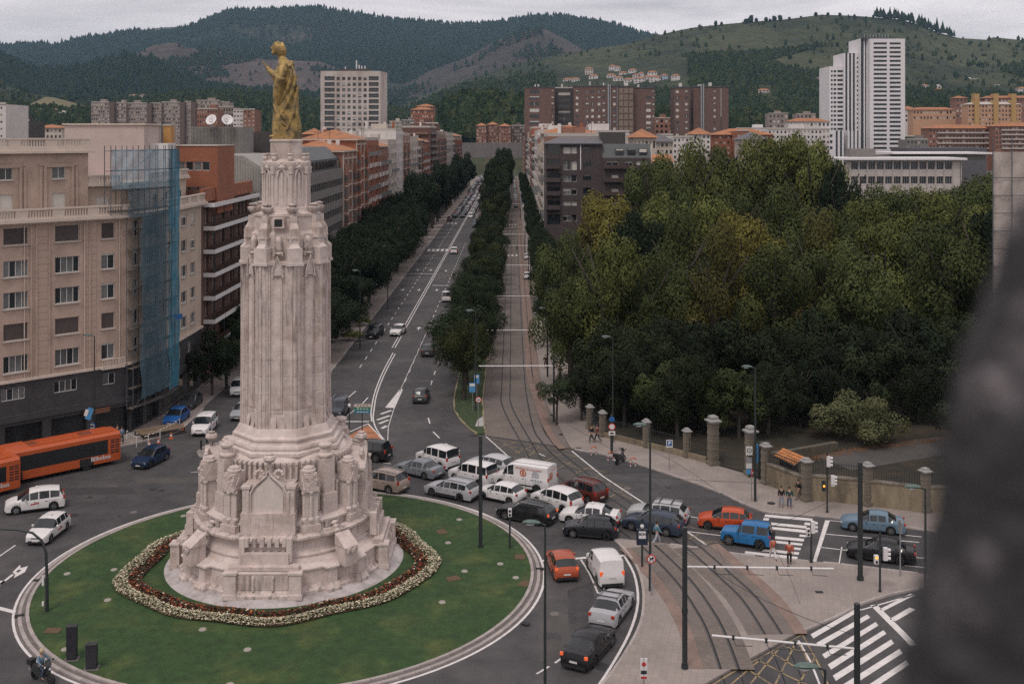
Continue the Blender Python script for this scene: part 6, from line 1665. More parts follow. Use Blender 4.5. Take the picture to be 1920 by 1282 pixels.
striped('white_striped_tower','low white striped annex at the foot of the tall white tower',1552,1582,245,283,YW - 30,3,[(1554,1561)],[(1567,1571),(1575,1579)])
striped('white_striped_tower','low white annex with three dark stripes right of the first annex',1590,1612,245,283,YW - 30,1,[],[(1593,1596),(1600,1603),(1607,1610)])
# generic far block
def far_block(name,label,px0,px1,ytop,ybot,Y,m,cols,rows_n,roof=None,depth=14,ww=.5,wh=.5,balc=False,group=None,light=.35,cat='building',wmat=None,rh=2.5,on=None):
 ext = 14
 if on: Y,_z = hill_at(on,(px0 + px1) / 2,ybot); ext = 3.5
 a,b_ = PX(px0,Y),PX(px1,Y); zt,zb = PZ(ytop,Y),PZ(ybot,Y); base = min(zb,zt - 4)
 B = Bld(name,label,((a + b_) / 2,Y,0),cat,group)
 p = (b_ - a) / cols; q = (zt - base) / rows_n; rects = []; g = MB(); r = random.Random(int(px0 * 3 + ytop))
 for i in range(cols):
  for j in range(rows_n):
   xa = a + p * (i + .5 - ww / 2); z = base + q * (j + .5 - wh / 2); rects.append((xa - a,xa - a + p * ww,z,z + q * wh))
   g.bx(xa,xa + p * ww,Y + .3,Y + .35,z,z + q * wh,1 if r.random() < light else 0)
 facade(B.wall,(a,Y),(1,0),b_ - a,base - ext,zt,rects,.45)
 B.wall.add([(a,Y,base - ext),(a,Y + depth,base - ext),(a,Y + depth,zt),(a,Y,zt)],[(0,1,2,3)]); B.wall.add([(b_,Y,base - ext),(b_,Y + depth,base - ext),(b_,Y + depth,zt),(b_,Y,zt)],[(0,1,2,3)]); B.wall.add([(a,Y,zt),(b_,Y,zt),(b_,Y + depth,zt),(a,Y + depth,zt)],[(0,1,2,3)]); B.done(m)
 B.put('windows',g,wmat or [M_GLASS,M_SHUT],kind='stuff')
 if roof:
  mb = MB(); e = .8; rr = min(depth,b_ - a) / 2
  mb.add([(a - e,Y - e,zt),(b_ + e,Y - e,zt),(b_ + e,Y + depth + e,zt),(a - e,Y + depth + e,zt),(a + rr,Y + depth / 2,zt + rh),(b_ - rr,Y + depth / 2,zt + rh)],[(0,1,5,4),(1,2,5),(2,3,4,5),(3,0,4)]); B.put('roof',mb,roof)
 else:
  mb = MB(); mb.bx(a,b_,Y - .2,Y + .2,zt,zt + .6); B.put('parapet',mb,M_SILL)
  if b_ - a > 9:
   mb = MB(); c = a + (b_ - a) * r.uniform(.3,.6); mb.bx(c,c + min(6,(b_ - a) * .3),Y + 3,Y + 8,zt,zt + 2.6); B.put('roof_hut',mb,m)
 if balc:
  for j in range(rows_n):
   z = base + q * j; mb = MB(); mb.bx(a + (b_ - a) * .12,b_ - (b_ - a) * .06,Y - 1.1,Y - .02,z + .1,z + 1.0); B.put('balcony_band',mb,M_SILL)
 return B
M_SLAB = mat('mottled_tan_slab',(.26,.21,.185),.85,var=.25,vscale=.15)
M_SLABD = mat('brown_party_wall',(.115,.08,.07),.85,var=.1)
for i,(a,b_,t,lab) in enumerate(((171,205,192,'leftmost pale slab block of the far housing estate'),(214,236,193,'second pale slab of the far housing estate'),(237,275,194,'third slab of the far housing estate, with brown side walls'),(282,302,194,'fourth slab of the far housing estate'),(303,337,192,'fifth slab of the far housing estate'),(346,358,191,'sixth narrow slab of the far housing estate'),(368,412,189,'seventh long slab of the far housing estate'),(412,430,192,'last slab at the right of the far housing estate'))):
 B = far_block('slab_block',lab,a,b_,t,262,900 + i * 4,M_SLAB,max(3,int((b_ - a) / 4)),10,ww=.66,wh=.45,light=.55)
 if i in (0,2,4,5):
  x = PX(b_,900 + i * 4); mb = MB(); mb.bx(x,x + PX(960 + 9,900),900 + i * 4,914 + i * 4,10,PZ(t - 1,900)); B.put('party_wall',mb,M_SLABD)
far_block('apartment_block','red brick block behind the left satellite dish',369,408,205,262,620,M_BRICKR,8,6,light=.4)
far_block('apartment_block','cream and brown block behind the right satellite dish',408,438,201,262,640,M_SLAB,6,6)
far_block('apartment_block','white fronted block right of the satellite dishes',437,456,206,262,560,M_WHITER,3,7,ww=.7,wh=.3,light=.1)
far_block('apartment_block','red brick block with cream shutters beside the white fronted block',456,478,206,262,556,M_BRICKR,3,7,light=.8)  # most windows get the cream shutter colour
far_block('white_block','plain white block cut by the left edge of the photo',-40,11,196,262,300,M_WHITER,3,5,ww=.2,wh=.3)
far_block('low_hall','low dark roofed hall behind the left parapet',11,55,227,262,420,M_DARKC,3,1,ww=.2)
far_block('terrace_house','small cream terrace with orange roof behind the left parapet',55,116,240,262,480,M_CREAMR,8,2,M_TILE,light=.2,rh=1.6)
for i,(a,b_,t) in enumerate(((50,62,212),(62,74,210),(75,90,205),(92,104,206),(105,122,211),(123,140,209))):
 far_block('village_house',('small white house, %s of six below the dry grassy mound' % ('first','second','third','fourth','fifth','last')[i]),a,b_,t,t + 12,1300 + 20 * i,M_WHITER,3,2,M_TILE if i % 2 else None,rh=2,on='lower_left_slopes')
for i,(a,b_,t,Y) in enumerate(((242,256,178,1700),(262,276,178,1710),(293,306,179,1700),(382,416,176,1720),(426,440,173,1730),(455,466,179,1700))):
 far_block('farmhouse',('pale %s on the slope above the far housing estate' % ('farmhouse at the far left','farmhouse, second from left','farmhouse, third from left','long low shed','roofed shed right of the long one','tiny farmhouse at the right')[i]),a,b_,t,t + 6,Y,M_WHITER,3,1,M_TILE if i < 3 else None,rh=1.5,on='lower_left_slopes')
# behind the left row
far_block('apartment_block','orange brick block between the statue and the white tower',566,600,252,262,430,M_BRICKO,6,2,M_TILE)
far_block('apartment_block','pale house on the slope right of the white tower',730,752,228,262,900,M_CREAMR,6,5)
far_block('apartment_block','grey block on the slope beside the pale house',753,775,226,262,880,M_GREYC,6,5)
far_block('apartment_block','long orange brick terrace climbing the slope',770,812,206,262,980,M_BRICKO,10,7,M_TILE)
far_block('apartment_block','upper orange brick terrace at the top of the slope',780,815,200,215,1040,M_BRICKR,9,2,M_TILE)
far_block('apartment_block','brown tall block over the left row roofs',770,822,232,262,560,M_BRICKB,8,4,light=.2)
# retaining wall and the blocks above it at the avenue's end
vb = MB(); vb.bx(PX(866,835),PX(984,835),835,845,-2,PZ(268,835)); viaduct = mk('retaining_wall',vb,mat('ribbed_concrete',(.145,.132,.125),.85,var=.2,vscale=.2,stretch=(1,1,.1)),None,label='long grey concrete retaining wall closing the end of the avenue',cat='wall')
eb = MB(); eb.add([(-42,805,0),(14,805,0),(16,834.9,PZ(296,835)),(-42,834.9,PZ(296,835))],[(0,1,2,3)]); struct('embankment',eb,mat('scrub_bank',(.075,.062,.035),.95,var=.5,vscale=.12,col2=(.03,.04,.018),v2scale=.06,v2=(.42,.55)))
far_block('brick_terrace_block','left red brick block above the retaining wall with white balconies',893,912,236,268,880,M_BRICKR,4,5,M_TILE,light=.6)
far_block('brick_terrace_block','middle red brick block above the retaining wall',913,934,234,268,884,M_BRICKR,5,5,M_TILE,light=.4)
far_block('brick_terrace_block','third red brick block above the retaining wall',935,958,237,268,880,M_BRICKR,5,5,M_TILE,light=.5)
far_block('brick_terrace_block','darker block above the right end of the retaining wall',959,984,236,268,886,M_SLABD,5,5,light=.6)
# roofs behind the dark brick building
for i,(a,b_,t,bo,Y,m,rf,lab) in enumerate(((1040,1180,248,262,330,M_WHITER,None,'long white roof storey behind the dark brick building'),(1100,1122,238,262,345,M_GREYM,None,'grey plant room on the long white roof storey'),(1188,1230,258,266,300,M_CREAMR,M_TILE,'orange hipped roof beside the dark plant room'),
 (1222,1262,266,290,320,M_CREAMR,M_SLATE,'cream house with dark hipped roof above the park trees'),(1232,1262,254,266,380,M_WHITER,None,'white gable blocks behind the dark hipped roof'),(1262,1300,258,300,360,M_WHITER,None,'white rendered block among the roofs above the trees'),
 (1300,1332,252,300,400,M_WHITER,M_TILE,'white block with low tiled roof above the trees'),(1340,1450,253,300,430,M_BRICKO,M_TILE,'long orange tiled roof right of the white blocks'),(1382,1405,246,262,420,M_BRICKO,None,'square orange brick roof hut'),(1380,1470,241,262,700,M_WHITEP,None,'bright white low hall behind the orange roofs'),
 (1395,1440,262,300,330,M_CREAMR,M_SLATE,'pale villa with a brown hipped roof half hidden by trees'),(1441,1478,213,262,1000,M_SLAB,None,'left grey concrete block in front of the green hill'),(1493,1530,214,262,1000,M_SLAB,None,'right grey concrete block in front of the green hill'),
 (1480,1556,228,262,760,M_WHITER,M_TILE,'long orange roofed building left of the white towers'),(1228,1262,222,262,700,M_BRICKR,None,'dark low brick block between the brown towers'),(1440,1556,243,300,500,M_WHITER,None,'white long low hall with ribbon windows behind the trees'))):
 far_block('rooftop_block',lab,a,b_,t,bo,Y,m,max(2,int((b_ - a) / 7)),max(1,int((bo - t) / 9)),rf)
# right-hand quarter
for i,(a,b_,t,bo,Y,m,rf,bc,lab) in enumerate(((1690,1722,205,230,1080,M_WHITER,M_TILE,0,'white house row beside the tallest white tower'),(1700,1712,203,222,1120,M_BRICKO,M_TILE,0,'orange house just right of the tallest tower'),
 (1712,1792,206,226,1010,mat('apricot_render',(.47,.27,.165),.85,var=.1),M_TILE,0,'apricot apartment block with pink hipped roofs'),(1792,1814,184,222,1080,M_BRICKR,M_TILE,0,'brick block with white windows behind the apricot block'),(1815,1915,196,236,980,MATS['apricot_render'],M_SILL,0,'wide apricot block with yellow stair towers'),
 (1846,1960,184,222,1090,M_BRICKR,M_TILE,0,'long brick block with orange roof behind the yellow stair towers'),(1742,1866,241,280,700,M_BRICKR,M_TILE,1,'long brick apartment block with balcony bands and orange roof'),(1866,1960,237,280,690,M_BRICKR,M_TILE,1,'brick apartment block with orange roof at the right edge'),
 (1700,1740,262,282,640,M_GREYC,None,0,'grey low building between the tallest tower and the brick block'),(1722,1770,171,178,1350,M_WHITER,M_TILE,0,'white terrace houses above the apricot block'),(1730,1742,160,168,1450,M_WHITER,M_TILE,0,'white gabled house on the lower hill'),(1750,1765,161,168,1450,M_WHITER,None,0,'white flat house on the lower hill'),
 (1756,1768,168,184,1300,M_BRICKO,M_TILE,0,'square orange church tower above the roofs'),(1806,1836,148,152,1600,M_WHITER,None,0,'thin white farm building on the right hill'),(1866,1874,159,164,1500,M_WHITER,None,0,'tiny white cube house on the right hill'),(1910,1930,166,176,1400,M_WHITER,M_TILE,0,'white farmhouse at the right edge of the hill'),(1526,1556,146,158,1500,M_SLAB,None,0,'grey modern house on the hill left of the white towers'))):
 B = far_block('apartment_block',lab,a,b_,t,bo,Y,m,max(2,int((b_ - a) / 6)),max(1,int((bo - t) / 8)),rf,balc=bool(bc),light=.3,on='green_hill' if t < 180 and Y > 1200 else None)
 if 'stair towers' in lab:
  for px in (1826,1862,1895): mb = MB(); mb.bx(PX(px,Y),PX(px + 9,Y),Y - 2,Y + 6,PZ(bo,Y),PZ(t - 8,Y)); B.put('stair_tower',mb,mat('yellow_render',(.42,.26,.10),.85))
# hamlet of white houses on the green hill
h4 = lambda x: 1000 + x / 3.204
HM = [(210,487,62,22),(255,483,48,20),(335,432,48,44),(362,465,54,24),(476,412,40,34),(506,416,34,28),(468,460,54,20),(510,478,60,26),(540,448,50,22),(596,436,48,34),(575,486,60,20),(620,462,44,24),(648,455,34,34),(640,484,66,30),(716,448,56,32),(690,470,46,22),(735,478,72,34),(788,468,44,34),(856,474,50,44),(1386,556,68,30)]
for i,(x,y,w,h) in enumerate(HM):
 px,py = h4(x),y / 3.204; wp = w / 3.204 / 2; hp = h / 3.204; Y = 1500 + (470 - y) * 1.2
 m = M_CREAMR if i == 2 else (mat('pale_blue_render',(.36,.42,.48),.85) if i == 17 else M_WHITER)
 lab = 'lone white house among trees right of the hillside hamlet' if i == 19 else ('pale blue house near the right end of the hillside hamlet' if i == 17 else 'white house with orange roof, %s from the left in the hillside hamlet' % ordn[i])
 if i == 2: lab = 'tall cream house with a terrace at the left of the hillside hamlet'
 far_block('hillside_house',lab,px - wp,px + wp,py - hp * .45,py + hp * .5,Y,m,3,2 if hp > 9 else 1,M_TILE,depth=9,on='green_hill',cat='house',light=.05,rh=2.6,ww=.35)
# low modern white building above the park trees
YL = 420.0
lm = Bld('low_modern_building','low white modernist building with flat roofs and ribbon windows behind the park trees',(PX(1720,YL),YL))
x0,x1 = PX(1585,YL),PX(1800,YL)
wl = [(PX(1596 + 16 * k,YL) - x0,PX(1609 + 16 * k,YL) - x0,PZ(318,YL),PZ(303,YL),dict(mull=2,sill=False)) for k in range(12)] + [(PX(1596 + 16 * k,YL) - x0,PX(1609 + 16 * k,YL) - x0,PZ(345,YL),PZ(331,YL),dict(mull=2,sill=False)) for k in range(12)]
lm.face((x0,YL),(1,0),x1 - x0,5,PZ(300,YL),wl,dep=.5); lm.wall.add([(x1,YL,5),(x1,YL + 20,5),(x1,YL + 20,PZ(300,YL)),(x1,YL,PZ(300,YL))],[(0,1,2,3)]); lm.done(mat('dirty_white_concrete',(.42,.38,.36),.85,var=.15,vscale=.3))
mb = MB(); mb.bx(x0 - 3,x1 + 2,YL - 2,YL + 20,PZ(300,YL),PZ(296,YL)); lm.put('flat_roof',mb,M_WST)
mb = MB(); mb.bx(PX(1610,YL + 25),PX(1848,YL + 25),YL + 25,YL + 45,PZ(300,YL + 25),PZ(291,YL + 25)); lm.put('rear_wing',mb,M_GREYC)
mb = MB(); mb.bx(PX(1672,YL + 23),PX(1862,YL + 23),YL + 22,YL + 48,PZ(289,YL + 23),PZ(286,YL + 23)); lm.put('rear_roof',mb,M_WST)
mb = MB(); mb.bx(PX(1592,YL + 15),PX(1640,YL + 15),YL + 14,YL + 20,PZ(297,YL + 15),PZ(279,YL + 15)); lm.put('roof_block',mb,M_GREYC)
mb = MB(); mb.bx(PX(1700,480),PX(1850,480),480,500,0,PZ(277,480)); lm.put('grey_roof',mb,M_SLATE)
for k in range(14):
 mb = MB(); x = PX(1594 + 16 * k,YL); mb.bx(x - .15,x + .15,YL - .3,YL - .02,5,PZ(300,YL)); lm.put('facade_rib',mb,M_SILL)
# wrapped building at the right edge
YS = 125.0
ws_ = thing('wrapped_building','building wrapped in pale sheeting over scaffold at the right edge','building',(PX(1885,YS),YS,0))
bx0,bx1 = PX(1862,YS) - PX(1885,YS),14.0
mb = MB(); mb.bx(bx0 + 4.6,bx1,1.0,9,0,PZ(288,YS)); mk('wall',mb,M_CREAMR,ws_)
M_SHEET = mat('pale_scaffold_sheeting',(.37,.32,.295),.8,var=.16,vscale=.7,stretch=(1,1,.4),bump=.6,bscale=2.5,bdist=.2)
rings = []
for j in range(40):
 z = 1 + (PZ(285,YS) - 1) * j / 39; row = []
 for i in range(34):
  if i < 8: x,y = bx0 + .02 + (8 - i) * .47,8 - i
  else: x,y = bx0 + (i - 8) * .58,0
  w = .16 * math.sin(i * 1.3) * math.sin(z * 1.6 + i * .4); row.append((x + (w if i < 8 else 0),y + w,z))
 rings.append(row)
mb = MB(); mb.loft(rings,cap=False,closed=False); mk('sheeting',mb,M_SHEET,ws_,smooth=180)
for i in range(6):
 for y in (-.18,):
  mb = MB(); x = bx0 - .1 + i * 2.2; mb.cyl(x,y,0,PZ(285 - 28,YS),.05,n=6); mk('standard',mb,M_TUBE,ws_)
for k in range(12):
 z = 2.2 + k * 2.05; mb = MB(); mb.tube([(bx0 + 3.6,8,z),(bx0 - .15,-.22,z),(bx1,-.22,z)],.04,6); mk('ledger',mb,M_TUBE,ws_)
# ---- far haze: the air itself
hz = MB(); hz.bx(-6900,6900,-150,8700,-1.2,900)
M_HAZE = bpy.data.materials.new('haze_air'); M_HAZE.use_nodes = True; nt = M_HAZE.node_tree
for n in list(nt.nodes):
 if n.type != 'OUTPUT_MATERIAL': nt.nodes.remove(n)
pv = nt.nodes.new('ShaderNodeVolumePrincipled'); pv.inputs['Color'].default_value = (.42,.62,.85,1); pv.inputs['Density'].default_value = 0.00005; pv.inputs['Anisotropy'].default_value = 0.0
nt.links.new(pv.outputs[0],[n for n in nt.nodes if n.type == 'OUTPUT_MATERIAL'][0].inputs['Volume'])
put('haze',hz.mesh('haze',M_HAZE),None,kind='stuff',label='thin bluish haze over the city and hills',cat='haze')
# ---------------------------------------------------------------- trees
def leafmat(name,col2,lo,hi,sc=.35):
 m = mat(name,(1,1,1),.75,objcol=True,var=.38,vscale=1.1,col2=col2,v2scale=sc,v2=(lo,hi),spec=.08)
 return m
M_LEAF = leafmat('green_leaves',(.10,.085,.022),.62,.80)
M_LEAFY = leafmat('turning_leaves',(.150,.118,.028),.55,.75,.5)
def crown_mesh(name,seed,nclump,nleaf,lsz,m,flat=.85,low=-.75,jit=.35):
 r = np.random.RandomState(seed); C = []
 for k in range(nclump):
  while True:
   p = r.uniform(-1,1,3); d = np.linalg.norm(p)
   if .45 < d < .88 and p[2] > low: break
  C.append((p * np.array([1,1,flat]),r.uniform(.16,.34)))
 C.append((np.array([0,0,.05]),.42));
 V = np.zeros((nleaf * 4,3)); w = np.array([c[1] ** 2 for c in C]); w /= w.sum(); idx = r.choice(len(C),nleaf,p=w)
 for i in range(nleaf):
  c,cr_ = C[idx[i]]; n = r.normal(size=3); n[2] = n[2] * .8 + .25; n /= np.linalg.norm(n)
  p = c + n * cr_ * r.uniform(.72,1.12)
  t = np.cross(n,r.normal(size=3)); t /= np.linalg.norm(t) + 1e-9; n2 = n + r.normal(size=3) * jit; t = t - n2 * t.dot(n2) / n2.dot(n2); t /= np.linalg.norm(t); b_ = np.cross(n2,t); b_ /= np.linalg.norm(b_) + 1e-9
  s_ = lsz * r.uniform(.6,1.3)
  V[i * 4] = p - t * s_; V[i * 4 + 1] = p - b_ * s_ * .55; V[i * 4 + 2] = p + t * s_; V[i * 4 + 3] = p + b_ * s_ * .55
 me = bpy.data.meshes.new(name); me.vertices.add(nleaf * 4); me.vertices.foreach_set('co',V.ravel()); me.loops.add(nleaf * 4); me.loops.foreach_set('vertex_index',np.arange(nleaf * 4,dtype=np.int32))
 me.polygons.add(nleaf); me.polygons.foreach_set('loop_start',np.arange(0,nleaf * 4,4,dtype=np.int32)); me.polygons.foreach_set('loop_total',np.full(nleaf,4,dtype=np.int32)); me.materials.append(m); me.update(calc_edges=True); me.validate()
 return me
CROWN = {'g': [crown_mesh('crown',20 + k,(24,30,38)[k],16000,.029,M_LEAF,flat=(.85,.95,.8)[k]) for k in range(3)],'y': [crown_mesh('crown',30 + k,28,16000,.029,M_LEAFY,flat=.9) for k in range(2)],
  's': [crown_mesh('crown',40 + k,20,7000,.046,M_LEAF,flat=.9) for k in range(3)],'b': [crown_mesh('foliage',50,26,9000,.034,M_LEAFY,flat=.8,low=-.3)]}
def trunk_mesh(seed):
 r = random.Random(seed); mb = MB(); mb.tube([(0,0,-.05),(.02,.01,.25),(-.02,.02,.5),(.03,-.02,.72)],[.05,.04,.034,.022],8)
 for k in range(6):
  a = k * 1.05 + r.uniform(-.3,.3); z = r.uniform(.42,.6); l = r.uniform(.28,.42)
  mb.tube([(0,0,z),(math.cos(a) * l * .5,math.sin(a) * l * .5,z + .12),(math.cos(a) * l,math.sin(a) * l,z + .3)],[.02,.014,.006],6)
 return mb.mesh('trunk',M_BARK,60)
TR = [trunk_mesh(k) for k in range(3)]
rt = random.Random(77)
def tree(name,label,x,y,h,r,kind='g',col=(.05,.07,.025),group=None,hfrac=.5,cat='tree',z0=0.0,trunk=True,cbase=None,rfix=None):
 """h total height, r crown radius, hfrac: crown half-height as share of h"""
 t = thing(name,label,cat,(x,y,z0),rt.uniform(0,6.28) if rfix is None else rfix,group)
 ch = h * hfrac
 c = put('foliage' if kind == 'b' else 'crown',rt.choice(CROWN[kind]),t,(0,0,h - ch)); c.scale = (r,r,ch); v = rt.uniform(.85,1.15); c.color = (col[0] * v,col[1] * v,col[2] * v,1)
 if trunk:
  k = put('trunk',rt.choice(TR),t,(0,0,0)); k.scale = (h * .55,h * .55,h * .95)
 return t
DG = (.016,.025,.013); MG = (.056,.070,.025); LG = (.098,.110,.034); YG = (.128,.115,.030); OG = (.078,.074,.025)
nth = lambda k: ordn[k]
# left tree strip of the avenue
k = 0; y = 141.0
while y < 640:
 lab = 'dark street tree, %s from the roundabout in the left kerbside row of the avenue' % nth(k)
 h = 10.5 if k < 3 else (13 if y < 300 else 19)
 tree('street_tree',lab,-26.0 + rt.uniform(-.6,.6),y,h * rt.uniform(.8,1.15),rt.uniform(.8,1.12) * (5.2 if y < 300 else 5.6),'s' if y > 300 else 'g',DG,'left kerbside trees of the avenue',.42); y += 8.5 if y < 300 else 14; k += 1
k = 0; y = 139.0
while y < 480:
 lab = 'dark street tree, %s in the row along the left facades' % nth(k)
 tree('street_tree',lab,-32.6 + rt.uniform(-.5,.5),y,(9 if y < 155 else 13) + rt.uniform(-1,1),4.6,'s' if y > 300 else 'g',DG,'trees along the left facades',.42); y += 9.5 if y < 300 else 13; k += 1
for i,(px,py,h,r) in enumerate(((398,742,6.5,2.6),(425,728,8,3.2),(350,735,5,2.0))):
 x,yy = G(px,py); tree('street_tree',('bushy dark tree at the corner by the parked cars, %s of three' % ('nearest','middle','leftmost')[i]),x,yy,h,r,'s',DG,'corner trees',.42)
for i,(px,py) in enumerate(((690,640),(705,612))):
 x,yy = G(px,py); tree('bush',('light green roadside bush by the left kerb, %s one' % ('nearer','farther')[i]),x - 2.2,yy,1.8,1.6,'b',LG,None,.5,'bush',trunk=False)
# median row
k = 0; y = 121.0
while y < 780:
 lab = 'dark median tree, %s from the tip of the median strip' % nth(k)
 far = y > 420
 tree('median_tree',lab,-5.3 + rt.uniform(-.3,.3),y,(9.5 if y < 300 else (15 if y < 380 else 21)) * rt.uniform(.85,1.12),(4.0 if y < 330 else 5.4) * (.85 if k == 0 else rt.uniform(.78,1.15)),'g' if y < 260 else 's',(.020,.030,.014) if k % 4 else (.034,.042,.016),'trees on the median strip',.40); y += 7.6 if y < 300 else 12; k += 1
# right kerbside row
k = 0
x,yy = G(1044,797); tree('street_tree','small young tree standing alone on the tram side pavement',x,yy,5.2,1.9,'s',(.03,.042,.022),None,.32)
y = 148.0
while y < 640:
 lab = 'dark tree, %s from the park gate in the row beside the tram line' % nth(k)
 tree('street_tree',lab,6.4 + rt.uniform(-.3,.3),y,(9.5 if y > 180 else 10.5) + rt.uniform(-.8,.8),2.6 if y > 230 else 3.2,'s' if y > 260 else 'g',(.022,.033,.017),'trees beside the tram line',.40); y += 8 if y < 300 else 13; k += 1
# the park
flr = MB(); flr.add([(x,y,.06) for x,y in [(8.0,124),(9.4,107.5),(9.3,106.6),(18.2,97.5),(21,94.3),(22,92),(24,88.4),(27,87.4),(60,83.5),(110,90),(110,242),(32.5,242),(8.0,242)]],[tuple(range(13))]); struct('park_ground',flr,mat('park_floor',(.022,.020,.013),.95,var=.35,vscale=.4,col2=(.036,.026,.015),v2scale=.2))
PARK = [(1130,416,127,5.6,'g',LG),(1068,500,126,4.4,'g',MG),(1212,452,131,5.2,'g',MG),(1060,418,152,5.0,'g',MG),(1275,398,141,5.6,'y',MG),(1338,432,130,5.6,'y',OG),(1402,388,142,6.0,'y',YG),
 (1455,432,131,6.0,'g',MG),(1528,402,141,6.2,'y',OG),(1592,428,130,6.0,'g',MG),(1655,398,137,6.4,'g',LG),(1722,388,141,6.4,'g',MG),(1782,396,133,6.2,'g',MG),(1845,372,138,6.6,'g',DG),
 (1125,352,161,6.6,'y',YG),(1182,372,157,6.0,'g',DG),(1238,340,171,6.8,'g',LG),(1306,350,166,7.0,'g',LG),(1372,336,171,7.0,'g',MG),(1452,350,166,7.2,'y',MG),(1530,362,163,6.4,'g',MG),(1612,352,166,7.2,'g',LG),(1695,340,171,7.2,'g',MG),(1768,334,167,7.0,'g',LG),(1838,322,171,7.8,'g',MG),
 (1228,298,201,6.6,'g',MG),(1288,264,209,8.0,'g',LG),(1352,270,216,8.0,'g',MG),(1408,254,214,8.6,'g',LG),(1468,258,216,8.6,'g',LG),(1524,262,209,8.0,'y',LG),(1574,310,205,4.6,'s',DG),(1640,352,200,7.0,'g',MG),(1700,352,204,7.2,'g',LG),(1790,330,195,7.0,'g',MG),(1858,300,190,8.2,'g',MG),(1900,330,160,7,'g',DG)]
desc = {'LG': 'light green','MG': 'mid green','DG': 'very dark','YG': 'yellowing','OG': 'orange brown'}
def cn(c): return {LG: 'light green',MG: 'mid green',DG: 'very dark green',YG: 'yellowing',OG: 'orange tinged'}[c]
FR = sorted([p for p in PARK if p[2] < 153],key=lambda p: p[0]); MD = sorted([p for p in PARK if 153 <= p[2] < 180],key=lambda p: p[0]); BK = sorted([p for p in PARK if p[2] >= 180],key=lambda p: p[0])
for rowname,L_ in (('front',FR),('middle',MD),('rear',BK)):
 for i,(px,tp,Y,r,kd,c) in enumerate(L_):
  h = PZ(tp,Y) + (2.4 if Y > 195 else 0); tree('park_tree','big %s park tree, %s from the left in the %s rank' % (cn(c),ordn[i],rowname),PX(px,Y),Y,h,r,kd,c,'big park trees',.46 if rowname != 'front' else .47)
r2 = random.Random(9); k = 0
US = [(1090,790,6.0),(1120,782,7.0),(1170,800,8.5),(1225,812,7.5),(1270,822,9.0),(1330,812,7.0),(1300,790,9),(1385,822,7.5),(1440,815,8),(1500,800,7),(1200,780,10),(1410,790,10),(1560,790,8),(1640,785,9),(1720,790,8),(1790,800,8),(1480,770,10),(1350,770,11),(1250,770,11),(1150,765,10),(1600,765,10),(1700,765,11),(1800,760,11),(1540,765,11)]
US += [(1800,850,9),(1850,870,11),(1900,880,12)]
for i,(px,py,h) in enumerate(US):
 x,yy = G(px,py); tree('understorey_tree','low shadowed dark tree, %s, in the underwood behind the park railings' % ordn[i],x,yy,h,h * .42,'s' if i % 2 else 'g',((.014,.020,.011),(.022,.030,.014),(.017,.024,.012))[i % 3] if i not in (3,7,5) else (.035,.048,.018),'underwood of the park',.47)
x,yy = G(1625,842); t = tree('pale_bush','large rounded bush with pale leaves in the park above the stone wall',x,yy + 3,5.4,4.5,'b',(.085,.09,.045),None,.62,'bush',trunk=False)  # whole bush in a paler leaf colour than its neighbours
# park road, low walls and leaf litter behind the railings
prd = MB(); P = catmull([G(1560,868),G(1600,862),G(1660,852),G(1720,843),G(1800,832),G(1900,820)],1.0); ribbon(prd,P,5.0,.075); struct('park_path',prd,M_ASPH2)
lw_ = MB(); P = catmull([G(1440,868),G(1500,858),G(1555,848),G(1568,846)],1.0); solid_ribbon(lw_,P,.5,0,.9); mk('low_stone_wall',lw_,mat('mossy_stone',(.085,.075,.055),.9,var=.3,vscale=1.5),None,label='low mossy stone wall inside the park beside the curved path',cat='wall')
lf = MB(); r3 = random.Random(4)
P = catmull([G(1500,866),G(1560,853),G(1600,846),G(1660,838),G(1740,828),G(1820,820)],.5)
for p in P:
 for q in range(26):
  a = r3.uniform(0,6.28); s_ = .07; x,y = p.x + r3.gauss(0,.35),p.y + r3.gauss(0,.4); lf.add([(x + s_ * math.cos(a + j * 1.57),y + s_ * math.sin(a + j * 1.57),.09 + .02 * (j % 2)) for j in range(4)],[(0,1,2,3)])
mk('fallen_leaves',lf,mat('fallen_leaves',(.20,.09,.035),.9,var=.4,vscale=3),None,kind='stuff',label='band of orange fallen leaves along the park path',cat='leaves')
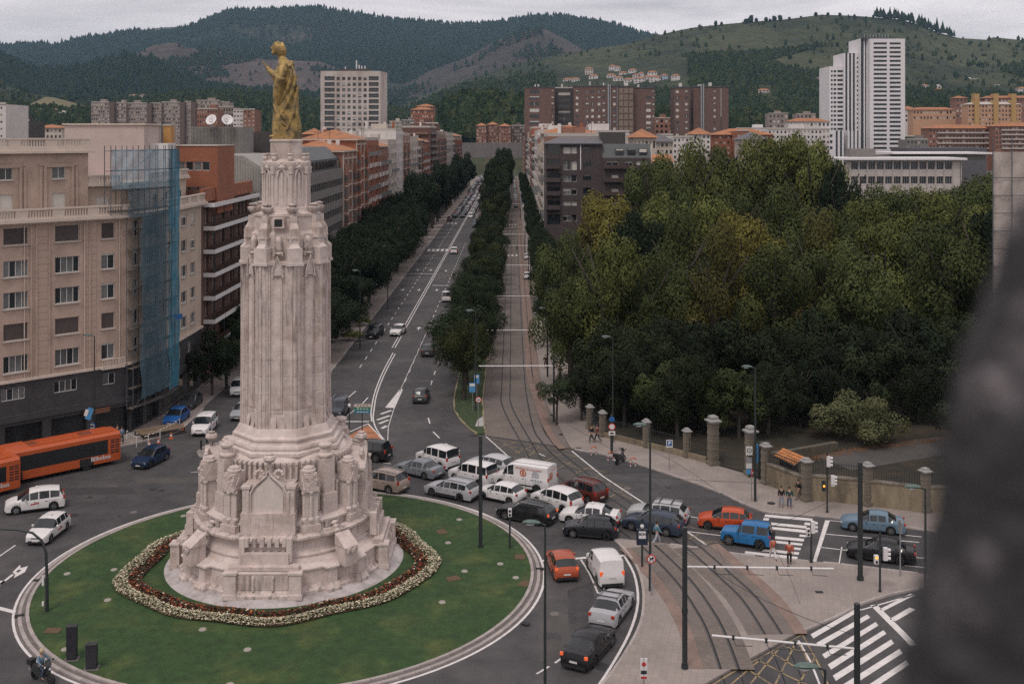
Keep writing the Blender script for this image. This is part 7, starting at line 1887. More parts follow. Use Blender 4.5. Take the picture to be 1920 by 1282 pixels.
# ---------------------------------------------------------------- vehicles
M_PAINT = mat('car_paint',(1,1,1),.30,objcol=True,coat=.08,spec=.28,var=.03,vscale=2)
M_CGLASS = mat('car_glass',(.012,.015,.018),.06,spec=.8)
M_TRIM = mat('black_trim',(.015,.015,.016),.6)
M_TYRE = mat('tyre',(.012,.012,.012),.85)
M_RIM = mat('alloy_rim',(.30,.30,.31),.35,metal=.7)
M_RIMD = mat('dark_wheel_trim',(.10,.10,.105),.45,metal=.5)
M_HEAD = mat('headlight_glass',(.45,.46,.48),.15)
M_TAIL = mat('tail_light',(.36,.03,.015),.25)
M_TAILLIT = mat('lit_tail_light',(.62,.10,.03),.3,emit=.5)
M_AMBER = mat('amber_light',(.75,.28,.04),.3)
M_PLATE = mat('number_plate',(.55,.55,.53),.5)
WH = {}
def wheel_me(r,w,rim):
 k = (round(r,3),round(w,3),rim.name)
 if k in WH: return WH[k]
 t = MB()
 prof = [(r * .62,-w / 2),(r * .92,-w / 2),(r,-w * .32),(r,w * .32),(r * .92,w / 2),(r * .62,w / 2)]
 n = 20; vs = []
 for (rr,y) in prof:
  for i in range(n): a = 2 * math.pi * i / n; vs.append((rr * math.cos(a),y,rr * math.sin(a)))
 fs = [(j * n + i,j * n + (i + 1) % n,(j + 1) * n + (i + 1) % n,(j + 1) * n + i) for j in range(5) for i in range(n)]
 t.add(vs,fs); tm = t.mesh('tyre',M_TYRE,50)
 m = MB()
 for s_ in (-1,1):
  y = s_ * w * .36; vs = [(0,y + s_ * .015,0)] + [(r * .63 * math.cos(2 * math.pi * i / 20),y,r * .63 * math.sin(2 * math.pi * i / 20)) for i in range(20)]
  m.add(vs,[(0,1 + i,1 + (i + 1) % 20) if s_ < 0 else (0,1 + (i + 1) % 20,1 + i) for i in range(20)],1)
  for k_ in range(5):
   a = 2 * math.pi * k_ / 5; c,s2 = math.cos(a),math.sin(a); q = .07
   m.add([(c * r * .1 - s2 * q * .7,y + s_ * .03,s2 * r * .1 + c * q * .7),(c * r * .6 - s2 * q,y + s_ * .02,s2 * r * .6 + c * q),(c * r * .6 + s2 * q,y + s_ * .02,s2 * r * .6 - c * q),(c * r * .1 + s2 * q * .7,y + s_ * .03,s2 * r * .1 - c * q * .7)],[(0,1,2,3),(3,2,1,0)],0)
 WH[k] = (tm,m.mesh('rim',[rim,M_RIMD])); return WH[k]
# body types: length, width, wheel radius, front axle x, rear axle x, side profile, glazing
# top: list of (x from front, z of the top line, kind) kind: h hood/deck, c cabin ; belt: z of the belt line
TYPES = {
 'hatch': dict(L=4.0,W=1.72,r=.30,fa=.78,ra=3.28,belt=(.86,.98),roofw=.68,top=[(0,.62,'h'),(.12,.74,'h'),(.5,.84,'h'),(1.05,.95,'h'),(1.8,1.38,'c'),(1.86,1.39,'c'),(2.35,1.45,'c'),(2.42,1.45,'c'),(3.05,1.43,'c'),(3.12,1.42,'c'),(3.42,1.37,'c'),(3.78,.99,'h'),(3.92,.88,'h'),(4.0,.62,'h')],side=[(5,6),(7,8),(9,10)]),
 'estate': dict(L=4.65,W=1.80,r=.32,fa=.88,ra=3.62,belt=(.88,.98),roofw=.70,top=[(0,.60,'h'),(.14,.74,'h'),(.6,.86,'h'),(1.25,.96,'h'),(2.0,1.38,'c'),(2.06,1.39,'c'),(2.6,1.47,'c'),(2.67,1.47,'c'),(3.35,1.46,'c'),(3.43,1.45,'c'),(4.1,1.38,'c'),(4.45,1.02,'h'),(4.58,.9,'h'),(4.65,.6,'h')],side=[(5,6),(7,8),(9,10)]),
 'sedan': dict(L=4.6,W=1.78,r=.31,fa=.85,ra=3.55,belt=(.86,.96),roofw=.66,top=[(0,.58,'h'),(.14,.72,'h'),(.6,.83,'h'),(1.25,.93,'h'),(2.05,1.36,'c'),(2.11,1.37,'c'),(2.6,1.43,'c'),(2.67,1.43,'c'),(3.2,1.38,'c'),(3.26,1.37,'c'),(3.38,1.34,'c'),(3.95,1.02,'h'),(4.45,.98,'h'),(4.6,.62,'h')],side=[(5,6),(7,8)]),
 'suv': dict(L=4.6,W=1.84,r=.36,fa=.86,ra=3.62,belt=(1.05,1.14),roofw=.74,top=[(0,.75,'h'),(.1,.95,'h'),(.5,1.05,'h'),(1.2,1.12,'h'),(1.85,1.62,'c'),(1.91,1.64,'c'),(2.5,1.73,'c'),(2.58,1.73,'c'),(3.3,1.72,'c'),(3.38,1.72,'c'),(4.2,1.66,'c'),(4.45,1.12,'h'),(4.54,1.0,'h'),(4.6,.75,'h')],side=[(5,6),(7,8),(9,10)]),
 'mpv': dict(L=4.35,W=1.80,r=.32,fa=.82,ra=3.52,belt=(.96,1.04),roofw=.74,top=[(0,.66,'h'),(.12,.82,'h'),(.45,.94,'h'),(.9,1.04,'h'),(1.75,1.55,'c'),(1.81,1.57,'c'),(2.4,1.66,'c'),(2.48,1.66,'c'),(3.2,1.65,'c'),(3.28,1.64,'c'),(3.95,1.55,'c'),(4.2,1.06,'h'),(4.28,.95,'h'),(4.35,.66,'h')],side=[(5,6),(7,8),(9,10)]),
 'van': dict(L=4.35,W=1.78,r=.31,fa=.82,ra=3.5,belt=(1.02,1.10),roofw=.80,top=[(0,.68,'h'),(.1,.84,'h'),(.5,.98,'h'),(.95,1.06,'h'),(1.6,1.66,'c'),(1.66,1.68,'c'),(2.25,1.80,'c'),(2.35,1.80,'c'),(3.15,1.82,'c'),(3.3,1.82,'c'),(4.2,1.80,'c'),(4.28,1.08,'h'),(4.32,.95,'h'),(4.35,.66,'h')],side=[(5,6),(7,8),(9,10)]),
 'jeep': dict(L=3.6,W=1.60,r=.35,fa=.62,ra=2.85,belt=(1.05,1.08),roofw=.70,top=[(0,.78,'h'),(.08,.98,'h'),(.45,1.02,'h'),(1.15,1.08,'h'),(1.52,1.60,'c'),(1.58,1.62,'c'),(1.95,1.66,'c'),(2.45,1.68,'c'),(2.62,1.68,'c'),(2.7,1.68,'c'),(3.4,1.66,'c'),(3.52,1.05,'h'),(3.56,.9,'h'),(3.6,.75,'h')],side=[(5,7),(8,10)]),
 'bigvan': dict(L=5.4,W=1.98,r=.35,fa=.95,ra=4.3,belt=(1.25,1.35),roofw=.86,top=[(0,.75,'h'),(.1,.98,'h'),(.5,1.12,'h'),(.95,1.25,'h'),(1.55,2.02,'c'),(1.62,2.06,'c'),(2.15,2.22,'c'),(2.25,2.22,'c'),(3.3,2.25,'c'),(3.4,2.25,'c'),(5.25,2.24,'c'),(5.34,1.3,'h'),(5.37,1.0,'h'),(5.4,.7,'h')],side=[(5,6)]),
}
CARM = {}
def car_meshes(kind,rearglass=True,sides=None,twobody=False):
 key = (kind,rearglass,sides,twobody)
 if key in CARM: return CARM[key]
 T = TYPES[kind]; L,W,r = T['L'],T['W'],T['r']; w2 = W / 2
 top = T['top']; xs = [(x,z,k,None) for x,z,k in top]
 # side glass bands as (x start, x end)
 bands = [(top[a][0],top[b][0]) for a,b in T['side']]
 if sides is not None: bands = bands[:sides]
 # extra stations for the wheel arches
 R_ = r * 1.18; ex = []
 for c in (T['fa'],T['ra']):
  for d in (-R_ - .001,-R_ * .98,-R_ * .72,-R_ * .35,0,R_ * .35,R_ * .72,R_ * .98,R_ + .001): ex.append(c + d)
 tx = [t[0] for t in top]; X = sorted(set([round(v,4) for v in tx + ex if 0 <= v <= L]))
 def topz(x): return float(np.interp(x,tx,[t[1] for t in top]))
 cab0 = top[3][0]; cabr = top[4][0]; cabe = top[10][0]; cabd = top[11][0]
 def beltz(x): return float(np.interp(x,[0,L],T['belt']))
 def wid(x): return w2 * float(np.interp(x,[0,.12,.5,1.2,L - .9,L - .3,L - .08,L],[.78,.88,.97,1.0,1.0,.97,.93,.86]))
 zb = .19 if kind not in ('suv','jeep','bigvan') else .28
 rows = []
 for x in X:
  low = zb + (.12 if x < .02 or x > L - .02 else 0)
  for c in (T['fa'],T['ra']):
   if abs(x - c) < R_: low = max(low,r + math.sqrt(max(0,R_ ** 2 - (x - c) ** 2)) * .97)
  tz = topz(x); w = wid(x); bz = min(beltz(x),tz - .03)
  cabin = max(0.0,min(1.0,(tz - beltz(x)) / .35))
  rw = w * (.86 - (.86 - T['roofw'] / .86 * .86) * cabin) if cabin > 0 else w * .86
  rw = w * (.84 * (1 - cabin) + (T['roofw'] + .10) * cabin)
  mid = max(low + .02,zb + .33)
  rows.append([(0,low),(w * .90,low),(w * .985,low + .03),(w,max(mid,low + .05)),(w * .995,max(bz - .10,low + .06)),(w * .95,bz),(rw,tz - (.07 if cabin > .5 else .02)),(rw * .82,tz - .005),(0,tz + .02 * cabin + .012)])
 V = []; P = 9
 for x,row in zip(X,rows):
  for (y,z) in row: V.append((L / 2 - x,y,z))
 n = len(X) * P
 idx = {}
 V2 = list(V)
 for i,(x,y,z) in enumerate(V):
  if i % P in (0,8): idx[i] = i
  else: idx[i] = len(V2); V2.append((x,-y,z))
 body,glass,trim = MB(),{},[]
 F = {'body': [],'windscreen': [],'rear_window': [],'side_window': [],'floor': []}
 def quad(i,j):  # station i, row j
  a,b_,c,d = i * P + j,i * P + j + 1,(i + 1) * P + j + 1,(i + 1) * P + j
  return (a,b_,c,d)
 for i in range(len(X) - 1):
  xm = (X[i] + X[i + 1]) / 2
  for j in range(P - 1):
   q = quad(i,j); k = 'body'
   if j >= 6 and cab0 < xm < cabr: k = 'windscreen'
   elif j >= 6 and cabe < xm < cabd and rearglass: k = 'rear_window'
   elif j == 5 and any(a < xm < b_ for a,b_ in bands): k = 'side_window'
   elif j == 5 and cab0 + (cabr - cab0) * .45 < xm < cabr: k = 'side_window'
   elif j == 5 and kind not in ('van','bigvan') and cabe < xm < cabe + (cabd - cabe) * .5: k = 'side_window'
   if k == 'side_window':
    bi = next((n_ for n_,(a,b_) in enumerate(bands) if a < xm < b_),8 if xm < cabr else 9)
    F.setdefault('side_window|%d|1' % bi,[]).append(q); F.setdefault('side_window|%d|0' % bi,[]).append(tuple(idx[v] for v in reversed(q)))
   else: F[k].append(q); F[k].append(tuple(idx[v] for v in reversed(q)))
 for s_,i in ((0,0),(1,len(X) - 1)):
  ring = [i * P + j for j in range(P)]; f = ring + [idx[v] for v in reversed(ring) if idx[v] != v]
  F['body'].append(tuple(reversed(f)) if s_ == 0 else tuple(f))
 out = {}
 for k,fs in F.items():
  if not fs: continue
  used = sorted({v for f in fs for v in f}); mp_ = {v: i for i,v in enumerate(used)}
  mb = MB(); mb.add([V2[v] for v in used],[tuple(mp_[v] for v in f) for f in fs])
  if k == 'body':
   # black lower sill and bumper strips
   me = mb.mesh('body',[M_PAINT,M_TRIM],38)
  else: me = mb.mesh(k.split('|')[0],M_CGLASS,0)
  out[k] = me
 CARM[key] = out
 return out
def car(label,kind,col,pos,head,cat='car',name='car',group=None,lit=False,rim=None,rack=False,taxi=False,spare=False,rearglass=True,sides=None,plate=True,cladding=False,low=False,lenf=1.0,tall=None):
 T = TYPES[kind]; L,W,r = T['L'],T['W'],T['r']; M = car_meshes(kind,rearglass,sides)
 t = thing(name,label,cat,(pos[0],pos[1],.006),head,group)
 parts = {}
 for k,me in M.items():
  o = put(k.split('|')[0],me,t); o.color = (*col,1)
 for i,(ax,s_) in enumerate(((T['fa'],1),(T['fa'],-1),(T['ra'],1),(T['ra'],-1))):
  tm,rm = wheel_me(r,.2,rim or M_RIM)
  w = put('wheel',tm,t,(L / 2 - ax,s_ * (W / 2 - .115),r)); put('rim',rm,w)
 if low: return t
 key = ('det',kind,lit,cladding)
 if key not in CARM:
  d = {}
  for s_,nm in ((1,'l'),(-1,'r')):
   b = MB(); z0 = T['top'][1][1] - .16; b.box((L / 2 - .13,s_ * W / 2 * .66,z0),(.16,W * .17,.14),rz=-s_ * .35); d['headlight' + nm] = ('headlight',b.mesh('headlight',M_HEAD))
   b = MB(); zt_ = T['belt'][1] - .10; hh = .2 if kind not in ('van','bigvan','mpv','suv') else .34
   b.box((-L / 2 + .085,s_ * W / 2 * .82,zt_),(.13,W * .10,hh * .8),rz=s_ * .25); d['tail' + nm] = ('tail_light',b.mesh('tail_light',M_TAILLIT if lit else M_TAIL))
   b = MB(); b.box((L / 2 - T['top'][4][0] + .25,s_ * (W / 2 + .07),T['belt'][0] + .10),(.10,.17,.12)); d['mir' + nm] = ('mirror',b.mesh('mirror',M_PAINT if kind != 'bigvan' else M_TRIM))
  b = MB(); b.box((L / 2 - .015,0,.32),(.06,W * .62,.13)); d['grille'] = ('grille',b.mesh('grille',M_TRIM))
  b = MB(); b.box((L / 2 - .03,0,T['top'][1][1] - .17),(.08,W * .34,.08)); d['grille2'] = ('grille',b.mesh('grille',M_TRIM))
  b = MB(); b.box((-L / 2 + .04,0,.30),(.12,W * .80,.16)); b.box((L / 2 - .06,0,.24),(.12,W * .76,.08)); d['bumper'] = ('bumper',b.mesh('bumper',M_TRIM))
  b = MB(); b.box((-L / 2 - .01,0,.55 if kind not in ('van',) else .75),(.03,.46,.10)); d['plate'] = ('number_plate',b.mesh('number_plate',M_PLATE))
  b = MB(); b.box((L / 2 + .012,0,.38),(.02,.44,.09)); d['plate2'] = ('number_plate',b.mesh('number_plate',M_PLATE))
  for s_ in (-1,1):
   b = MB(); x0 = L / 2 - T['fa'] - r * 1.25; x1 = L / 2 - T['ra'] + r * 1.25; b.bx(x1,x0,s_ * (W / 2 - .06),s_ * (W / 2 + .004),.19 if kind not in ('suv','jeep') else .28,.30 if not cladding else .42)
   d['sill%d' % s_] = ('sill',b.mesh('sill',M_TRIM))
  b = MB(); xm = L / 2 - T['top'][6][0]
  for s_ in (-1,1):
   for x in (xm,L / 2 - T['top'][8][0],L / 2 - T['top'][3][0] - .18):
    b.bx(x - .008,x + .008,s_ * (W / 2 - .03),s_ * (W / 2 + .002),.32,T['belt'][0] - .04)
   for x in (xm + .22,L / 2 - T['top'][8][0] + .22): b.bx(x - .09,x + .09,s_ * (W / 2 - .01),s_ * (W / 2 + .02),T['belt'][0] - .16,T['belt'][0] - .13)
  d['seam'] = ('door_seam',b.mesh('door_seam',M_TRIM))
  CARM[key] = d
 for k,(nm,me) in CARM[key].items():
  o = put(nm,me,t); o.color = (*col,1)
 if rack:
  b = MB(); zt_ = T['top'][7][1]
  for s_ in (-1,1): b = MB(); b.bx(L / 2 - T['top'][10][0],L / 2 - T['top'][5][0],s_ * W * .32 - .02,s_ * W * .32 + .02,zt_ + .0,zt_ + .06); mk('roof_rail',b,M_GREYM,t)
  if rack == 2:
   for x in (T['top'][6][0] - .1,T['top'][9][0]): b = MB(); b.bx(L / 2 - x - .03,L / 2 - x + .03,-W * .36,W * .36,zt_ + .05,zt_ + .10); mk('roof_bar',b,M_TRIM,t)
 if taxi:
  b = MB(); zt_ = T['top'][6][1]; b.box((L / 2 - T['top'][6][0] + .1,0,zt_ + .07),(.14,.34,.12)); mk('taxi_light',b,M_WHITEP,t)
  for s_ in (-1,1): b = MB(); b.box((L / 2 - T['top'][6][0] + .25,s_ * (W / 2 + .004),T['belt'][0] - .26),(.62,.02,.09),ry=.12); mk('taxi_stripe',b,M_TRED,t)
 if spare:
  b = MB(); b.tube([(-L / 2 + .02,0,.92),(-L / 2 - .16,0,.92)],[.33,.31],18); mk('spare_wheel',b,M_TYRE,t)
 return t
def by_wheels(kind,f,r_,side=None):
 """near-side wheel contacts in photo pixels -> position, heading"""
 T = TYPES[kind]; F_,R_ = Vector(G(*f)),Vector(G(*r_)); d = (F_ - R_).normalized(); n = Vector((-d.y,d.x)); mid = (F_ + R_) / 2
 if n.dot(mid) < 0: n = -n          # away from the camera
 c = mid + n * (T['W'] / 2); off = (T['fa'] + T['ra']) / 2 - T['L'] / 2
 c = c + d * off
 return (c.x,c.y),math.atan2(d.y,d.x)
def by_end(kind,l,r_,front=False,skew=0.0):
 """left and right wheel contacts of the end that faces the camera"""
 T = TYPES[kind]; a,b_ = Vector(G(*l)),Vector(G(*r_)); m = (a + b_) / 2; t = (b_ - a).normalized(); away = Vector((-t.y,t.x))
 if skew: away = Matrix.Rotation(skew,2) @ away
 if front: d = -away; c = m - d * (T['L'] / 2 - T['fa'])
 else: d = away; c = m + d * (T['ra'] - T['L'] / 2) if False else m + d * (T['L'] / 2 - (T['L'] - T['ra']))
 return (c.x,c.y),math.atan2(d.y,d.x)
SIL = (.34,.34,.36); WHT = (.62,.60,.60); BLK = (.012,.012,.014); DGR = (.045,.047,.05)
S = by_wheels; E_ = by_end
LIST = [
 ('black off-roader half hidden behind the monument at the queue head','suv',(.014,.014,.016),S('suv',(648,862),(707,868)),{}),
 ('beige gold off-roader just right of the monument','suv',(.30,.235,.20),S('suv',(672,916),(734,929)),dict(rack=1)),
 ('dark silver saloon between the beige off-roader and the white minivan','sedan',(.17,.185,.205),S('sedan',(749,889),(796,900)),{}),
 ('white glazed minivan at the rear of the queue nearest the orange island','van',WHT,S('van',(784,868),(828,882)),{}),
 ('silver estate car with roof rails beside the lawn edge','estate',SIL,S('estate',(808,930),(862,941)),dict(rack=1,cladding=True)),
 ('white small van partly behind the black pole in the queue','van',WHT,S('van',(850,902),(898,914)),{}),
 ('silver estate car behind the white small van','estate',(.42,.42,.44),S('estate',(882,880),(936,893)),{}),
 ('small old white hatchback between the silver estate and the black estate','hatch',WHT,S('hatch',(906,937),(953,947)),dict(rim=M_RIMD)),
 ('dark maroon people carrier behind the big white van','mpv',(.085,.018,.014),S('mpv',(1052,930),(1103,946)),dict(rim=M_RIM,rack=1)),
 ('white compact car with a sunroof behind the black estate','mpv',WHT,S('mpv',(1006,948),(1054,963)),{}),
 ('black estate car with roof rails beside the small traffic light','estate',BLK,S('estate',(947,975),(1004,986)),dict(rack=1,lit=True)),
 ('white taxi saloon behind the black hatchback','sedan',WHT,S('sedan',(1066,983),(1133,990)),dict(taxi=True)),
 ('black hatchback at the tip of the tram island','hatch',(.016,.018,.022),S('hatch',(1074,1009),(1137,1014)),{}),
 ('silver estate with roof bars behind the dark blue hatchback','estate',(.38,.38,.39),S('estate',(1200,978),(1256,985)),dict(rack=2)),
 ('dark blue grey hatchback crossing the tram rails','estate',(.03,.042,.065),S('estate',(1187,996),(1244,1006)),dict(lenf=.9)),
 ('orange red hatchback waiting behind the blue off-roader','hatch',(.42,.06,.018),S('hatch',(1331,993),(1387,998)),{}),
 ('small bright blue off-roader with a spare wheel on its back door','jeep',(.02,.13,.31),S('jeep',(1369,1023),(1421,1031)),dict(spare=True)),
 ('blue grey saloon on the far lane behind the zebra crossing','sedan',(.11,.17,.225),S('sedan',(1600,997),(1669,1004)),{}),
 ('black saloon with an open window behind the zebra crossing','sedan',BLK,S('sedan',(1612,1051),(1686,1060)),{}),
 ('red brown hatchback seen from behind beside the lawn edge','hatch',(.34,.07,.03),E_('hatch',(1043,1085),(1077,1084),skew=.06),dict(lit=True)),
 ('white panel van seen from behind at the stop line of the island','van',WHT,E_('van',(1124,1095),(1161,1094),skew=.10),dict(rearglass=False,sides=1,lit=True)),
 ('silver saloon with two roof bars seen from behind','sedan',SIL,E_('sedan',(1116,1166),(1157,1170),skew=-.18),dict(rack=2)),
 ('black saloon with lit tail lights nearest the bottom edge','sedan',BLK,S('sedan',(1149,1213),(1117,1250)),dict(lit=True)),
 ('white minivan driving away on the avenue, farthest of the moving group','van',WHT,E_('van',(829.5,566),(845.5,566)),{}),
 ('dark saloon driving away behind the white minivan','sedan',DGR,E_('sedan',(830,597),(845,597)),{}),
 ('dark saloon driving away in the centre lane','sedan',(.03,.03,.033),E_('sedan',(792,667),(811,667)),{}),
 ('dark green grey hatchback driving away near the painted wedge','hatch',(.04,.045,.045),E_('hatch',(776,755),(800,755)),{}),
 ('white hatchback driving towards the roundabout','hatch',WHT,E_('hatch',(734,629),(750,630),True,.15),{}),
 ('black car driving towards the roundabout in the kerb lane','suv',BLK,E_('suv',(689,634),(707,635),True,.15),{}),
 ('dark off-roader with roof rails emerging right of the column','suv',(.035,.04,.055),E_('suv',(616,784),(640,786),True,.25),dict(rack=1)),
 ('white taxi people carrier entering past the corner works','mpv',WHT,S('mpv',(394,815),(407,801)),dict(taxi=True)),
 ('dark navy hatchback entering the roundabout beside the orange bus','hatch',(.012,.025,.06),S('hatch',(285,877),(312,863)),{}),
 ('white taxi people carrier nearest the left edge','mpv',WHT,S('mpv',(34,965),(97,957)),dict(taxi=True)),
 ('white taxi hatchback turning beside the curved lamp post','hatch',WHT,S('hatch',(96,1018),(128,993)),dict(taxi=True)),
 ('blue parked car beside the works barrier','hatch',(.015,.08,.26),S('hatch',(340,796),(352,787)),{}),
 ('dark parked car behind the white taxi at the corner','hatch',DGR,S('hatch',(366,768),(378,758)),{}),
 ('silver car nose half hidden by the left side of the column','sedan',(.28,.29,.31),E_('sedan',(437,786),(460,787),True,.1),{}),
 ('white car roof above the silver one left of the column','mpv',(.45,.45,.46),E_('mpv',(436,742),(456,742),True,.1),{}),
 ('dark maroon car coming down the avenue past the crossing','hatch',(.10,.03,.03),E_('hatch',(838,414),(847,414),True),{}),
 ('white car stopped under the median trees','mpv',WHT,E_('mpv',(846,476),(856,476)),dict(lit=True)),
 ('white car parked on the tram side beneath the trees','hatch',WHT,E_('hatch',(984,524),(995,524)),{}),
 ('silver car glimpsed through the median trees','sedan',SIL,E_('sedan',(872,540),(884,540)),{}),
 ('small white car parked near the tram crossing','hatch',WHT,E_('hatch',(985,487),(993,487)),{}),
]
for lab,kind,col,(pos,head),o in LIST:
 car(lab,kind,col,pos,head,cat='van' if kind in ('van','bigvan') else 'car',name='van' if kind == 'van' else 'car',**o)
# lettering helper
FONTM = {}
def text_part(parent,s_,size,loc,rot,m,name='lettering',bold=0.0,ext=.004):
 cu = bpy.data.curves.new('t','FONT'); cu.body = s_; cu.size = size; cu.extrude = ext; cu.offset = bold; cu.align_x = 'CENTER'; cu.align_y = 'CENTER'; cu.resolution_u = 3
 o = bpy.data.objects.new('t',cu); COL.objects.link(o); dg = bpy.context.evaluated_depsgraph_get(); me = bpy.data.meshes.new_from_object(o.evaluated_get(dg)); bpy.data.objects.remove(o); me.name = name; me.materials.clear(); me.materials.append(m)
 q = put(name,me,parent,loc); q.rotation_euler = rot
 return q
# the big white lettered van
pos,head = S('bigvan',(940,915),(1004,926))
bv = car('big white delivery van with orange lettering and a round emblem on its side','bigvan',WHT,pos,head,cat='van',name='delivery_van',rearglass=False,sides=1,lit=False)
M_ORL = mat('orange_lettering',(.50,.13,.05),.5); M_BLL = mat('blue_lettering',(.06,.09,.22),.5)
yl_ = .97; rs = (R(84),0,0)
def side_txt(s_,size,x,z,m): text_part(bv,s_,size,(x,1.0 + (-.032 if z > 1.3 else .0),z),(R(90),0,R(180)),m)
side_txt('REFORMAS EN ALQUILERES',.20,-.85,1.92,M_ORL)
side_txt('Pintura\nAlbañilería\nFontanería\nCarpintería',.15,-1.5,1.56,M_BLL); side_txt('944 75 16 36',.2,-1.6,1.08,M_BLL)
for loc,rot in (((-.35,.975,1.55),(R(90),0,R(180))),((-2.72,.45,1.5),(R(90),0,R(-90)))):
 b = MB(); n = 18
 for k in range(n):
  a,c = 2 * math.pi * k / n,2 * math.pi * (k + 1) / n; b.add([(.2 * math.cos(a),.2 * math.sin(a),0),(.3 * math.cos(a),.3 * math.sin(a),0),(.3 * math.cos(c),.3 * math.sin(c),0),(.2 * math.cos(c),.2 * math.sin(c),0)],[(0,1,2,3)])
 b.add([(-.1,-.12,.0),(.1,-.12,.0),(.1,.08,.0),(0,.16,0),(-.1,.08,.0)],[(0,1,2,3,4)])
 o = mk('emblem',b,M_ORL,bv); o.location = loc; o.rotation_euler = rot
text_part(bv,'REFORMAS',.16,(-2.73,0,1.95),(R(90),0,R(-90)),M_ORL)
for s_ in (-1,1): b = MB(); b.bx(-1.9,1.9,s_ * .985,s_ * 1.0,.52,.62); mk('side_moulding',b,M_TRIM,bv)
# ---- orange city buses
M_BUSO = mat('bus_orange',(.44,.085,.022),.4,coat=.3,var=.04,vscale=1); M_BUSD = mat('bus_dark_glass',(.018,.02,.022),.15,spec=.7)
def bus(label,rear_near,front_near,side_text=True):
 a,b_ = Vector(G(*rear_near)),Vector(G(*front_near)); d = (b_ - a).normalized(); n = Vector((-d.y,d.x))
 if n.dot(a) < 0: n = -n
 W,H,L = 2.5,2.95,12.0
 t = thing('city_bus',label,'bus',(0,0,.006),math.atan2(d.y,d.x)); c = a + d * (6.0 - 2.9) + n * (W / 2); t.location = (c.x,c.y,.006)
 sd = -1 if (Matrix.Rotation(-t.rotation_euler.z,2) @ (-n)).y < 0 else 1
 mb = MB(); rings = []
 for x,s_ in ((-6,.93),(-5.93,.98),(-5.6,1),(5.5,1),(5.9,.97),(6,.9)):
  w = W / 2 * s_; h = H - (1 - s_) * .6
  rings.append([(x,-w,.38),(x,w,.38),(x,w,1.1),(x,w,h - .25),(x,w - .16,h - .04),(x,w - .4,h),(x,-w + .4,h),(x,-w + .16,h - .04),(x,-w,h - .25),(x,-w,1.1)])
 mb.loft(rings); mk('body',mb,M_BUSO,t,smooth=35)
 for s_ in (-1,1):
  mb = MB(); y = s_ * (W / 2 + .006)
  mb.bx(-4.8,5.6,min(y,y - s_ * .02),max(y,y - s_ * .02),1.12,2.38); mk('window_band',mb,M_BUSD,t)
  for k in range(7):
   x = -3.4 + k * 1.4; mb = MB(); mb.bx(x - .03,x + .03,s_ * (W / 2 + .004) - .01,s_ * (W / 2 + .012) + .005,1.14,2.36); mk('window_post',mb,M_TRIM,t)
  for ax in (-2.9,3.2):
   tm,rm = wheel_me(.48,.3,M_RIMD); w = put('wheel',tm,t,(ax,s_ * (W / 2 - .17),.48)); put('rim',rm,w)
   mb = MB(); mb.bx(ax - .62,ax + .62,s_ * (W / 2 + .004) - .005,s_ * (W / 2 + .008),.38,1.06); mk('wheel_arch',mb,M_TRIM,t)
  for r_ in range(3):
   for q in range(2):
    mb = MB(); x = -5.65 + q * .42; z = 1.15 + r_ * .45 ; mb.box((x,s_ * (W / 2 + .006),z),(.34,.02,.1)); mb.box((x,s_ * (W / 2 + .006),z + .2),(.34,.02,.1)); mk('vent_louvre',mb,M_TRIM,t)
  text_part(t,'Bilbobus',.52,(-4.15,s_ * (W / 2 + .02),.86),(R(90),0,R(180) if s_ > 0 else 0),M_WHITEP,bold=.008)
 mb = MB(); mb.bx(-6.015,-5.98,-1.0,1.0,1.5,2.5); mk('rear_window',mb,M_BUSD,t); mb = MB(); mb.bx(5.985,6.01,-1.05,1.05,.9,2.4); mk('windscreen',mb,M_BUSD,t)
 for x,l in ((-3.2,1.1),(1.5,1.0),(4.6,.9)): mb = MB(); mb.box((x,0,H + .05),(l,.9,.1),taper=.9); mk('roof_hatch',mb,mat('bus_hatch',(.20,.05,.02),.5),t)
 mb = MB(); mb.box((2.9,.1,H + .12),(2.0,1.5,.24),taper=.85); mk('roof_unit',mb,M_BUSO,t)
 for s_ in (-1,1): mb = MB(); mb.bx(-5.4,1.8,s_ * .85 - .05,s_ * .85 + .05,H,H + .06); mk('roof_rail',mb,M_BUSO,t)
 for s_ in (-1,1): mb = MB(); mb.box((-6.0,s_ * 1.02,.95),(.05,.16,.4)); mk('tail_light',mb,M_TAIL,t)
 return t
bus('long orange city bus standing at the stop by the shops',(167,881),(45,907))
bus('orange city bus cut by the left edge, only its tail showing',(-28,938),(-150,968))
